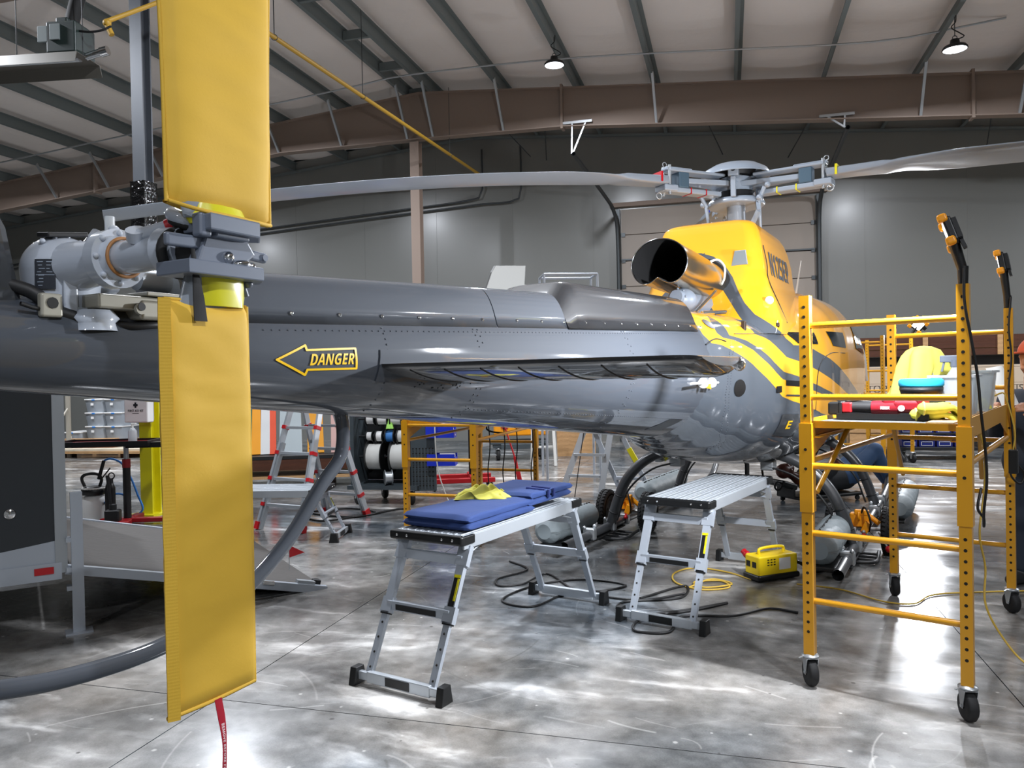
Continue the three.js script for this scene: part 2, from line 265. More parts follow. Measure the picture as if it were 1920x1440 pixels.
// high bay lamps on the purlins
const hbPro = (() => {
  const t = thing('high_bay_lamp', 'round high bay lamp', 'lamp', [0, 0, 0], 0, 'high bay lamps under the roof');
  add('housing', lathe([[0, 0.14], [0.06, 0.14], [0.07, 0.06], [0.15, 0.045], [0.17, 0.02], [0.175, 0], [0.16, -0.01]], 28), M.dark, t);
  const em = new THREE.MeshStandardMaterial({ color: 0xffffff, emissive: COOL, emissiveIntensity: 9 });
  add('diffuser', lathe([[0.16, -0.004], [0.1, -0.016], [0, -0.02]].reverse(), 28), em, t);
  add('hook', [torus(0.03, 0.006, 6, 16, 0, 0.17, 0), cyl(V(0, 0.19, 0), V(0, 0.48, 0), 0.006)], M.rail, t);
  add('power_cord', tube([[0.02, 0.14, 0], [0.12, 0.17, 0.02], [0.07, 0.23, 0], [-0.05, 0.32, 0.02], [0.01, 0.4, 0], [0.02, 0.5, 0]], 0.008, 24, 6), M.cable, t);
  return t;
})();
const LAMPS = [[-2.76, 12.9, 6.885, 'round high bay lamp glowing above the left main rotor blade'], [3.31, 12.9, 6.355, 'round high bay lamp glowing near the upper right corner'], [-9.4, 12.9, 6.9, 'round high bay lamp behind the raised yellow blade cover']];
for (const [u, v, w] of [[-9.4, 5.95, 'over the trailer'], [-2.84, 5.95, 'over the tail boom'], [3.41, -1.4, 'behind the camera'], [-2.84, -8.2, 'near the front wall'], [6.0, -8.2, 'near the front wall, right side'], [-15.7, 12.9, 'beyond the left edge'], [9.7, 12.9, 'beyond the right edge']]) LAMPS.push([u, v, roofY(u) - 0.48, 'round high bay lamp ' + w + ', out of view']);
LAMPS.forEach(([u, v, y, label], i) => {
  const x = u * Math.cos(PSI) + v * Math.sin(PSI), z = u * Math.sin(PSI) - v * Math.cos(PSI);
  const o = i ? copyOf(hbPro, label) : tag(hbPro, label, 'lamp', 'high bay lamps under the roof');
  o.position.set(x, y, z); o.rotation.y = -PSI;
  const l = new THREE.RectAreaLight(COOL, HIGH_BAY, 0.3, 0.3); l.position.set(x, y - 0.03, z); l.rotation.x = -PI / 2; scene.add(l);
});

// ---------------------------------------------------------------- helicopter. Local x = forward from the tail rotor axis, y = up, z = starboard
const heli = thing('helicopter', 'grey and yellow helicopter with long tail boom, parked with its nose away from the camera', 'helicopter', [-1.1, 0, -1.9], PI / 3);
const lerpTab = (tab, x) => { for (let i = 0; i + 1 < tab.length; i++) if (x <= tab[i + 1][0]) { const f = clamp((x - tab[i][0]) / (tab[i + 1][0] - tab[i][0])), g = f * f * (3 - 2 * f) * 0.5 + f * 0.5; return tab[i].map((a, k) => a + (tab[i + 1][k] - a) * g); } return tab[tab.length - 1]; };
const ringAt = (t, yb, yt, w, n = 2, k = 48) => Array.from({ length: k }, (_, i) => { const a = i / k * PI * 2, c = Math.cos(a), s = Math.sin(a); return V(t, (yb + yt) / 2 + (yt - yb) / 2 * Math.sign(s) * Math.abs(s) ** (2 / n), w * Math.sign(c) * Math.abs(c) ** (2 / n)); });
// side paint: canvas in metres, t from 3.6 to 10.2, y from 0.6 to 3.1
const PT0 = 3.6, PT1 = 10.2, PY0 = 0.6, PY1 = 3.1;
const sideUV = (p) => [(p.x - PT0) / (PT1 - PT0), (p.y - PY0) / (PY1 - PY0)];
const GREY = '#424952', YEL = '#f7ac05';
const ptX = (t) => (t - PT0) / (PT1 - PT0) * 2048, ptY = (y) => (1 - (y - PY0) / (PY1 - PY0)) * 776;
const poly = (g, pts, fx, fy, col) => { g.fillStyle = col; g.beginPath(); pts.forEach(([a, b], i) => (i ? g.lineTo(fx(a), fy(b)) : g.moveTo(fx(a), fy(b)))); g.closePath(); g.fill(); };
const bodyMap = canvasTex(2048, 776, (g, w, h) => {
  g.fillStyle = GREY; g.fillRect(0, 0, w, h);
  poly(g, [[5.61,3.1],[5.61,2.039],[5.54,1.95],[5.49,1.909],[5.56,1.851],[5.77,1.85],[5.95,1.825],[6.21,1.767],[6.47,1.717],[6.81,1.636],[7.29,1.518],[7.51,1.47],[8.15,1.332],[8.7,1.2],[9.4,1.0],[10.2,0.85],[10.2,3.1]], ptX, ptY, YEL);
  poly(g, [[4.96,2.4],[4.96,1.986],[4.95,1.924],[5.07,1.901],[5.14,1.878],[5.2,1.832],[5.25,1.79],[5.3,1.75],[5.4,1.732],[5.62,1.705],[5.85,1.654],[6.13,1.602],[6.55,1.517],[7.04,1.417],[7.83,1.286],[9.4,0.95],[9.2,0.9],[8.2,1.13],[7.02,1.345],[6.43,1.428],[6.12,1.476],[5.82,1.526],[5.57,1.574],[5.36,1.609],[5.22,1.632],[5.15,1.664],[5.06,1.706],[4.96,1.772],[4.86,1.827],[4.75,1.871],[4.64,1.888],[4.53,1.907],[4.56,1.984],[4.56,2.4]], ptX, ptY, YEL);
  poly(g, [[4.58,2.4],[4.58,2.072],[4.41,1.99],[4.37,1.919],[4.42,1.887],[4.55,1.872],[4.66,1.839],[4.79,1.801],[4.86,1.756],[4.96,1.696],[5.07,1.628],[5.19,1.576],[5.47,1.524],[6,1.438],[6.62,1.35],[8.0,1.1],[7.9,1.0],[7.03,1.136],[6.07,1.265],[5.6,1.354],[5.35,1.397],[5.18,1.44],[5.01,1.533],[4.92,1.59],[4.83,1.641],[4.74,1.691],[4.64,1.731],[4.56,1.765],[4.46,1.803],[4.34,1.834],[4.22,1.844],[4.16,1.903],[4.19,1.971],[4.27,2.045],[4.27,2.4]], ptX, ptY, YEL);
});
// cowling: u runs with the bearing seen from a point ahead of the mast, v with height
const cowlA = (t, z) => Math.atan2(z, 8.2 - t), cowlUV = (p) => [(cowlA(p.x, p.z) + 0.8) / 1.6, (p.y - 1.95) / 1.05];
const cowlMap = canvasTex(2048, 1024, (g, w, h) => {
  g.fillStyle = YEL; g.fillRect(0, 0, w, h);
  const e1 = [[5.61,2.699,-0.17],[5.61,2.689,-0.14],[5.6,2.681,-0.03],[5.6,2.64,0.08],[5.57,2.554,0.18],[5.51,2.442,0.26],[5.41,2.311,0.33],[5.32,2.203,0.4],[5.23,2.098,0.5],[5.27,2.019,0.61],[5.43,1.945,0.67]];
  const e2 = [[5.59,2.605,-0.1],[5.54,2.49,0.04],[5.51,2.445,0.07],[5.46,2.366,0.17],[5.38,2.275,0.24],[5.27,2.173,0.32],[5.17,2.088,0.39],[5.11,1.994,0.47],[5.31,1.94,0.49]];
  const e3 = [[5.43,2.335,0.05],[5.3,2.2,0.12],[5.19,2.112,0.2],[5.07,2.014,0.29],[5.26,1.94,0.29]];
  const e4 = [[5.34,2.242,-0.03],[5.28,2.186,0.02],[5.19,2.117,0.11],[5.09,2.032,0.18],[5.01,1.951,0.25]];
  const e5 = [[5.32,2.22,-0.1],[5.28,2.181,-0.1],[5.19,2.112,-0.02],[5.08,2.025,0.07],[5,1.944,0.15]];
  for (const s of [-1, 1]) {
    const q = (l) => l.map(([t, y, z]) => [cowlA(t, s < 0 ? Math.max(z, 0) : z) * s, y]);
    const fx = (a) => (a + 0.8) / 1.6 * w, fy = (y) => (1 - (y - 1.95) / 1.05) * h;
    poly(g, [...q(e1), ...q(e2).reverse()], fx, fy, GREY);
    poly(g, [...q(e3), ...q(e4).reverse()], fx, fy, GREY);
    poly(g, [...q(e5), [0, 1.95], [0, 2.2]], fx, fy, GREY);
  }
});
M.bodyPaint = phys(0xffffff, 0.72, { map: bodyMap, clearcoat: 1, clearcoatRoughness: 0.05 });
M.cowlPaint = phys(0xffffff, 0.72, { map: cowlMap, clearcoat: 1, clearcoatRoughness: 0.05 });
const seamY = (t) => 1.81 + 0.03 * t, bottomY = (t) => 1.62 - 0.105 * t;
const topB = (t) => seamY(t) + 0.05 + 0.03 * t;
const boomRing = (t) => ringAt(t, bottomY(t), topB(t), (topB(t) - bottomY(t)) / 2);
const FT = [], CT = [];
{
  const rs = []; for (let t = -0.9; t <= 4.41; t += 0.1) rs.push(boomRing(t));
  add('tail_boom', loft(rs), M.grey, heli);
  // fuselage: pod behind the cabin, cabin and nose in one skin
  const T = FT; FT.push(...[[4.0, 1.2, 2.09, 0.447, 2], [4.2, 1.165, 2.1, 0.47, 2.1], [4.4, 1.12, 2.11, 0.51, 2.35], [4.7, 1.05, 2.11, 0.59, 2.6], [5.1, 0.95, 2.11, 0.7, 2.7], [5.5, 0.87, 2.12, 0.8, 2.65], [6.0, 0.8, 2.18, 0.88, 2.65], [6.4, 0.77, 2.3, 0.92, 2.75], [6.8, 0.76, 2.42, 0.95, 2.85], [7.2, 0.75, 2.47, 0.97, 2.9], [7.8, 0.75, 2.48, 0.98, 2.9], [8.5, 0.77, 2.43, 0.98, 2.7], [9.0, 0.81, 2.3, 0.95, 2.5], [9.4, 0.88, 2.05, 0.82, 2.3], [9.75, 0.98, 1.62, 0.52, 2.1], [10.0, 1.1, 1.38, 0.22, 2], [10.04, 1.2, 1.28, 0.05, 2]]);
  const fr = []; for (let t = 4.0; t < 10.041; t += 0.0604) { const s = lerpTab(T, t); fr.push(ringAt(t, s[1], s[2], s[3], s[4], 72)); }
  add('fuselage', loft(fr, { uv: sideUV }), M.bodyPaint, heli);
  // upper cowling: stacked rounded outlines, from the flared foot to the crown
  const outline = (y, ta, tb, w, rc) => { const o = [], seg = 10; for (const [cx, cz, a0] of [[ta + rc, -w + rc, PI], [tb - rc * 1.6, -w + rc, PI * 1.5], [tb - rc * 1.6, w - rc, 0], [ta + rc, w - rc, PI / 2]]) for (let i = 0; i <= seg; i++) { const a = a0 + i / seg * PI / 2; o.push(V(cx + Math.cos(a) * rc * (cx > 6 ? 1.6 : 1), y, cz + Math.sin(a) * rc)); } return o; };
  const C = CT; CT.push(...[[1.94, 5.0, 7.2, 0.675, 0.42], [2.06, 5.12, 7.2, 0.665, 0.38], [2.2, 5.3, 7.2, 0.605, 0.31], [2.35, 5.45, 7.2, 0.54, 0.24], [2.5, 5.55, 7.2, 0.495, 0.18], [2.65, 5.6, 7.2, 0.47, 0.14], [2.78, 5.62, 7.1, 0.45, 0.12], [2.86, 5.635, 7.0, 0.43, 0.115], [2.915, 5.65, 6.9, 0.405, 0.11], [2.95, 5.68, 6.8, 0.36, 0.1], [2.968, 5.75, 6.65, 0.28, 0.09], [2.975, 5.9, 6.5, 0.15, 0.06]]);
  const cr = []; for (let y = 1.94; y < 2.9751; y += 0.02) { const s = lerpTab(C, y); cr.push(outline(...s)); } cr.push(outline(...C[11]));
  add('engine_cowling', loft(cr, { uv: cowlUV }), M.cowlPaint, heli);
}
// thin pieces that follow the skin: z on the starboard side for a given t, y
const skinZ = (t, y) => { const s = lerpTab(FT, t), c = (s[1] + s[2]) / 2, h = (s[2] - s[1]) / 2; return s[3] * Math.max(0, 1 - Math.abs((y - c) / h) ** s[4]) ** (1 / s[4]); };
const boomZ = (t, y) => { const b = bottomY(t), r = (topB(t) - b) / 2; return Math.sqrt(Math.max(0, r * r - (y - b - r) ** 2)); };
const cowlZ = (t, y) => lerpTab(CT, y)[3];
function skinPatch(corners, off, zf, nu = 14, nv = 8) {      // corners: four [t, y], uv 0..1 across
  const pos = [], uv = [], idx = [];
  for (let j = 0; j <= nv; j++) for (let i = 0; i <= nu; i++) {
    const a = i / nu, b = j / nv, q = [0, 1].map((k) => (corners[0][k] * (1 - a) + corners[1][k] * a) * (1 - b) + (corners[3][k] * (1 - a) + corners[2][k] * a) * b);
    pos.push(q[0], q[1], zf(q[0], q[1]) + off); uv.push(a, b);
    if (i < nu && j < nv) { const k = j * (nu + 1) + i; idx.push(k, k + 1, k + nu + 1, k + 1, k + nu + 2, k + nu + 1); }
  }
  const g = new THREE.BufferGeometry(); g.setAttribute('position', new THREE.Float32BufferAttribute(pos, 3)); g.setAttribute('uv', new THREE.Float32BufferAttribute(uv, 2)); g.setIndex(idx); g.computeVertexNormals(); return g;
}
const printMat = (w, h, draw, color, rough = 0.4) => { const a = canvasTex(w, h, (g) => { g.fillStyle = '#000'; g.fillRect(0, 0, w, h); g.fillStyle = g.strokeStyle = '#fff'; draw(g, w, h); }); a.colorSpace = THREE.NoColorSpace; return mat(color, rough, 0, { alphaMap: a, transparent: true, side: THREE.DoubleSide }); };
{
  // registration on the cowling side
  const reg = (g, w, h) => { g.save(); g.transform(1, 0, -0.12, 1, 26, 0); g.font = 'bold 150px sans-serif'; g.textAlign = 'left'; g.textBaseline = 'middle'; const m = g.measureText('N125EP').width; g.scale((w - 60) / m, 1.25); g.fillText('N125EP', 0, h / 2.5); g.restore(); };
  add('registration_lettering', skinPatch([[5.86, 2.42], [6.86, 2.42], [6.86, 2.73], [5.86, 2.73]], 0.004, cowlZ), printMat(512, 192, reg, 0x49525e), heli);
  // danger arrow on the boom
  add('danger_arrow', skinPatch([[0.525, 1.655], [0.86, 1.655], [0.86, 1.76], [0.525, 1.76]], 0.003, boomZ, 16, 10), printMat(768, 320, (g) => {
    g.lineWidth = 20; g.lineJoin = 'round'; g.beginPath(); g.moveTo(16, 158); g.lineTo(262, 22); g.lineTo(272, 66); g.lineTo(736, 40); g.lineTo(750, 240); g.lineTo(286, 250); g.lineTo(276, 298); g.closePath(); g.stroke();
    g.font = 'italic bold 150px sans-serif'; g.textBaseline = 'middle'; g.save(); g.translate(292, 158); g.rotate(-0.03); g.scale(424 / g.measureText('DANGER').width, 1); g.fillText('DANGER', 0, 0); g.restore();
  }, 0xf5c307), heli);
  // drive shaft cover in three lengths, the front one black and taller
  const cov = (t0, t1, w0, w1, h0, h1, m, name) => { const rings = []; const n = 16; for (let i = 0; i <= n; i++) { const f = i / n, t = t0 + (t1 - t0) * f, w = boomZ(Math.min(t, 4.2), seamY(t) - 0.004) + w0, yb = seamY(t) - 0.012, yt = h0 + (h1 - h0) * f, end = name === 'engine_drive_cover' ? Math.min(1, 0.55 + 6 * f) : 1; const P = []; for (let k = 0; k <= 20; k++) { const a = PI * k / 20, c = Math.cos(a), s = Math.sin(a); const hh = Math.abs(s) ** 0.55; P.push(V(t, yb + (yt - yb) * end * hh, w * (1 - 0.22 * hh) * Math.sign(c) * Math.abs(c) ** 0.34)); } rings.push(P); } return add(name, loft(rings, { uv: (p) => [p.x, p.y] }), m, heli); };
  cov(0.3, 1.715, 0.004, 0, 1.965, 2.035, M.grey, 'drive_shaft_cover'); cov(1.722, 2.32, 0.004, 0, 2.035, 2.06, M.grey, 'drive_shaft_cover'); cov(2.32, 4.1, 0.012, 0, 2.13, 2.17, M.blackGloss, 'engine_drive_cover');
  for (let i = 0; i < 18; i++) { const t = 0.62 + i * 0.2 + (i > 5 ? 0.01 * i : 0); if (t < 4.3) { const w = t < 2.32 ? 0.135 + 0.045 * t : 0.222 + 0.03 * t; const wy = seamY(t) + 0.022; add('fastener', ball(0.008, t, wy, (boomZ(t, seamY(t) - 0.004) + (t < 2.32 ? 0.004 : 0.012)) * 0.955, 8, 6), M.chrome, heli); } }
  // rivets
  const riv = (name, pts, zf, r = 0.0035) => add(name, pts.map(([t, y]) => ball(r, t, y, zf(t, y), 6, 4)), M.grey, heli);
  const line = (t0, y0, t1, y1, n) => Array.from({ length: n }, (_, i) => [t0 + (t1 - t0) * i / (n - 1), y0 + (y1 - y0) * i / (n - 1)]);
  const seamRow = []; for (let t = 0.5; t < 4.2; t += 0.03) seamRow.push([t, seamY(t) - 0.03]); riv('rivet_row', seamRow, boomZ, 0.0028);
  for (const t of [1.0, 1.53, 2.9]) { const b = bottomY(t), c = seamY(t) - 0.02; riv('rivet_row', line(t, b + 0.02, t, c, 16), boomZ); if (t > 1.2) riv('rivet_row', line(t + 0.03, b + 0.03, t + 0.03, c, 14), boomZ); }
  const cl = []; for (let i = 0; i < 30; i++) { const t = 1.02 + rnd() * 0.48; cl.push([t, 1.712 + rnd() * 0.035 + 0.02 * (t - 1)]); cl.push([1.15 + rnd() * 0.34, 1.6 + rnd() * 0.04]); } riv('rivet_cluster', cl, boomZ);
  riv('rivet_row', line(1.55, bottomY(1.55) + 0.055, 4.0, bottomY(4.0) + 0.13, 90), boomZ, 0.003);
  const ra = [[4.51, 1.865], [4.42, 1.766], [4.36, 1.633], [4.34, 1.483], [4.42, 1.329], [4.55, 1.184], [4.76, 1.062]], rav = []; for (let i = 0; i < 6; i++) rav.push(...line(...ra[i], ...ra[i + 1], 9)); riv('rivet_row', rav, skinZ, 0.004); riv('rivet_row', rav.map(([t, y]) => [t + 0.05, y]), skinZ, 0.0035);
  // fuselage fittings
  add('fuel_door', [skinPatch([[5.2, 1.13], [5.56, 1.1], [5.56, 1.285], [5.2, 1.3]], 0.008, skinZ)], M.greyDark, heli);
  add('fuel_door_letter', skinPatch([[5.26, 1.17], [5.42, 1.165], [5.42, 1.255], [5.26, 1.26]], 0.012, skinZ), printMat(128, 128, (g) => { g.font = 'bold 130px sans-serif'; g.textAlign = 'center'; g.textBaseline = 'middle'; g.fillText('E', 64, 68); }, 0xf0c010), heli);
  const oval = (t, y, rt, ry, off, zf, m, name) => { const P = []; for (let k = 0; k <= 3; k++) { const ring = []; for (let i = 0; i < 24; i++) { const a = i / 24 * PI * 2, q = [0.02, 0.4, 0.75, 1][k]; const tt = t + Math.cos(a) * rt * q, yy = y + Math.sin(a) * ry * q; ring.push(V(tt, yy, zf(tt, yy) + off)); } P.push(ring); } return add(name, loft(P, { capA: true, capB: false }), m, heli); };
  oval(4.525, 1.525, 0.07, 0.062, 0.006, skinZ, M.black, 'round_vent');
  add('static_port', skinPatch([[5.05, 1.475], [5.15, 1.475], [5.15, 1.525], [5.05, 1.525]], 0.008, skinZ, 3, 2), M.black, heli);
  add('step_recess', [skinPatch([[5.23, 1.525], [5.72, 1.5], [5.72, 1.545], [5.23, 1.568]], 0.005, skinZ), ], M.black, heli);
  add('recess_edge', [skinPatch([[5.22, 1.446], [5.72, 1.425], [5.72, 1.435], [5.22, 1.456]], 0.012, skinZ)], M.greyDark, heli);
  const win = mat(0x15100d, 0.1);
  add('rear_window', skinPatch([[5.68, 1.868], [6.14, 1.868], [6.2, 1.975], [5.6, 1.965]], 0.006, skinZ), M.glass, heli);
  add('side_window', skinPatch([[6.55, 1.86], [7.05, 1.85], [7.05, 2.0], [6.5, 1.995]], 0.006, skinZ), M.glass, heli);
  add('door_window', skinPatch([[7.75, 1.86], [8.6, 1.8], [8.75, 2.12], [7.8, 2.14]], 0.006, skinZ), M.glass, heli);
  const wsp = []; for (let k = 0; k <= 10; k++) { const t = 8.98 + k * 0.08, s = lerpTab(FT, t), ring = []; for (let i = 0; i <= 26; i++) { const a = 0.12 + (PI - 0.24) * i / 26, c = Math.cos(a), q = Math.sin(a); ring.push(V(t, (s[1] + s[2]) / 2 + ((s[2] - s[1]) / 2 + 0.006) * Math.sign(q) * Math.abs(q) ** (2 / s[4]), (s[3] + 0.006) * Math.sign(c) * Math.abs(c) ** (2 / s[4]))); } wsp.push(ring); }
  add('windscreen', loft(wsp, { capA: false, capB: false, closed: false }), M.glass, heli);
  add('door_edge_trim', tube([[8.62, 2.36, skinZ(8.62, 2.36) + 0.01], [8.75, 2.15, skinZ(8.75, 2.15) + 0.01], [8.9, 1.85, skinZ(8.9, 1.85) + 0.01], [8.98, 1.5, skinZ(8.98, 1.5) + 0.01]], 0.014, 24, 6), M.white, heli);
  const seam = (pts, zf, off = 0.002) => tube(pts.map(([t, y]) => V(t, y, zf(t, y) + off)), 0.004, 30, 5);
  add('door_seam', [seam([[5.86, 1.3], [5.86, 1.479], [5.91, 1.614], [6.1, 1.72], [6.4, 1.79], [7.0, 1.8]], skinZ)], M.dark, heli);
  add('cowl_hinge_strip', [seam([[4.6, 1.918], [4.85, 1.925], [5.2, 1.935], [5.55, 1.94]], skinZ, 0.004)], M.chrome, heli);
  add('cowl_latch', rbox(0.05, 0.09, 0.03, 0.006, 4.86, 1.98, skinZ(4.86, 1.97)), mat(0x3a2f26, 0.5, 0.4), heli);
  add('cowl_latch', [rbox(0.2, 0.035, 0.03, 0.008, 5.42, 1.985, skinZ(5.4, 1.97) + 0.02, 0, 0.3, -0.3)], mat(0x3a2f26, 0.5, 0.4), heli);
  add('cowl_panel_line', tube([[5.73, 2.72, 0.468], [5.72, 2.55, 0.5], [5.68, 2.43, 0.516], [5.66, 2.2, 0.608], [5.66, 2.04, 0.67]], 0.004, 24, 5), M.dark, heli);
  add('cowl_vent', ext([[-0.07, -0.06], [0.06, -0.055], [0.045, 0.06], [-0.04, 0.06]], 0.01, 0.004, 5.572, 2.605, 0.31, 0, -PI / 2, 0), mat(0x9aa2a6, 0.4, 0.5), heli);
  add('position_lamp', ball(0.035, 5.45, 2.22, 0.57, 12, 10), M.white, heli);
  oval(4.36, 1.985, 0.05, 0.035, 0.008, skinZ, M.black, 'oil_sight_hole');
  add('seam_cover', tube([[4.1, 1.83, skinZ(4.1, 1.83) + 0.004], [4.3, 1.875, skinZ(4.3, 1.875) + 0.004], [4.43, 1.86, skinZ(4.43, 1.86) + 0.004]], 0.005, 16, 5), M.dark, heli);
  add('whip_antenna', [cyl(V(7.9, 2.44, 0.35), V(8.0, 2.86, 0.4), 0.012, 0.004, 8), cyl(V(7.89, 2.42, 0.35), V(7.9, 2.47, 0.35), 0.03, 0.015, 10)], M.offWhite, heli);
  // static probe under the stabiliser: white rod with two discs and a yellow tag
  add('probe', [cyl(V(3.6, 1.575, 0.47), V(4.22, 1.57, 0.47), 0.008), lathe([[0, -0.008], [0.03, -0.006], [0.036, 0], [0.03, 0.006], [0, 0.008]], 18, 3.86, 1.573, 0.47, 0, 0, PI / 2), lathe([[0, -0.008], [0.03, -0.006], [0.036, 0], [0.03, 0.006], [0, 0.008]], 18, 4.06, 1.572, 0.47, 0, 0, PI / 2), cyl(V(4.2, 1.57, 0.47), V(4.22, 1.57, 0.38), 0.008)], M.white, heli);
  add('probe_tag', [box(0.11, 0.03, 0.004, 3.97, 1.55, 0.475, 0, 0, -0.1)], M.orangePaint, heli);
  add('belly_plate', skinPatch([[3.55, 1.285], [3.8, 1.27], [3.93, 1.33], [3.72, 1.345]], 0.004, boomZ, 6, 3), M.black, heli);
  // horizontal stabiliser, flat on top and bowed underneath
  for (const s of [1, -1]) {
    const rings = [], foil = (z, k = 1) => { const te = 0.965, le = 1.535, c = (te + le) / 2, o = []; for (let i = 0; i < 40; i++) { const a = i / 40 * PI * 2, f = (1 - Math.cos(a)) / 2, x = te + (le - te) * f, thick = 0.085 * (2.6 * Math.sqrt(f === 0 ? 0 : 1 - f < 0 ? 0 : (1 - f)) * f ** 0.8 * 0.62 + 0.03) * k; o.push(V(c + (x - c) * (0.55 + 0.45 * k), 1.69 + (Math.sin(a) >= 0 ? 0.006 * k : -thick), s * z)); } return s > 0 ? o : o.reverse(); };
    for (let i = 0; i <= 14; i++) rings.push(foil(0.16 + 1.06 * i / 14)); for (const [dz, k] of [[0.025, 0.96], [0.045, 0.86], [0.058, 0.66], [0.064, 0.4]]) rings.push(foil(1.22 + dz, k));
    const st = add('horizontal_stabilizer', loft(rings), M.blackGloss, heli);
    for (let i = 0; i < 7; i++) add('rib_line', tube(Array.from({ length: 8 }, (_, k) => { const f = 0.06 + 0.8 * k / 7, x = 0.965 + 0.57 * f; return V(x, 1.69 - 0.085 * (2.6 * Math.sqrt(1 - f) * f ** 0.8 * 0.62 + 0.03) - 0.001, s * (0.3 + i * 0.14 - 0.05 * f)); }), 0.0025, 10, 5), M.dark, st);
    add('stabilizer_saddle', skinPatch([[0.95, 1.635], [1.58, 1.62], [1.57, 1.765], [0.96, 1.745]], 0.004, boomZ).scale(1, 1, s), M.grey, heli);
    const lamp = add('tip_lamp', ball(0.03, 1.5, 1.672, s * 1.275, 12, 10, 1.5, 0.8, 0.6), M.chrome, heli);
  }
  // tail fins and tail guard
  add('upper_fin', ext([[-0.75, 1.7], [-0.12, 1.78], [-0.16, 2.0], [-0.55, 2.75], [-0.9, 2.8]], 0.05, 0.02), M.greyDark, heli);
  add('lower_fin', ext([[-0.75, 1.75], [-0.22, 1.7], [-0.35, 1.2], [-0.5, 0.86], [-0.8, 0.9]], 0.05, 0.02), M.grey, heli);
  add('tail_guard', tube([[0.96, 1.56, 0], [0.985, 1.5, 0], [0.975, 1.38, 0], [0.87, 1.28, 0], [0.717, 1.125, 0], [0.56, 1.02, 0], [0.4, 0.955, 0], [0.244, 0.922, 0], [0.02, 0.925, 0], [-0.164, 0.953, 0], [-0.5, 1.05, 0]], 0.0235, 80, 16), M.grey, heli);
  add('access_panel', ext([[2.44, 2.0], [2.92, 2.0], [2.965, 2.3], [2.62, 2.26], [2.58, 2.22]], 0.008, 0.003, 0, 0, -0.34), mat(0x5f5f5c, 0.5), heli);
}
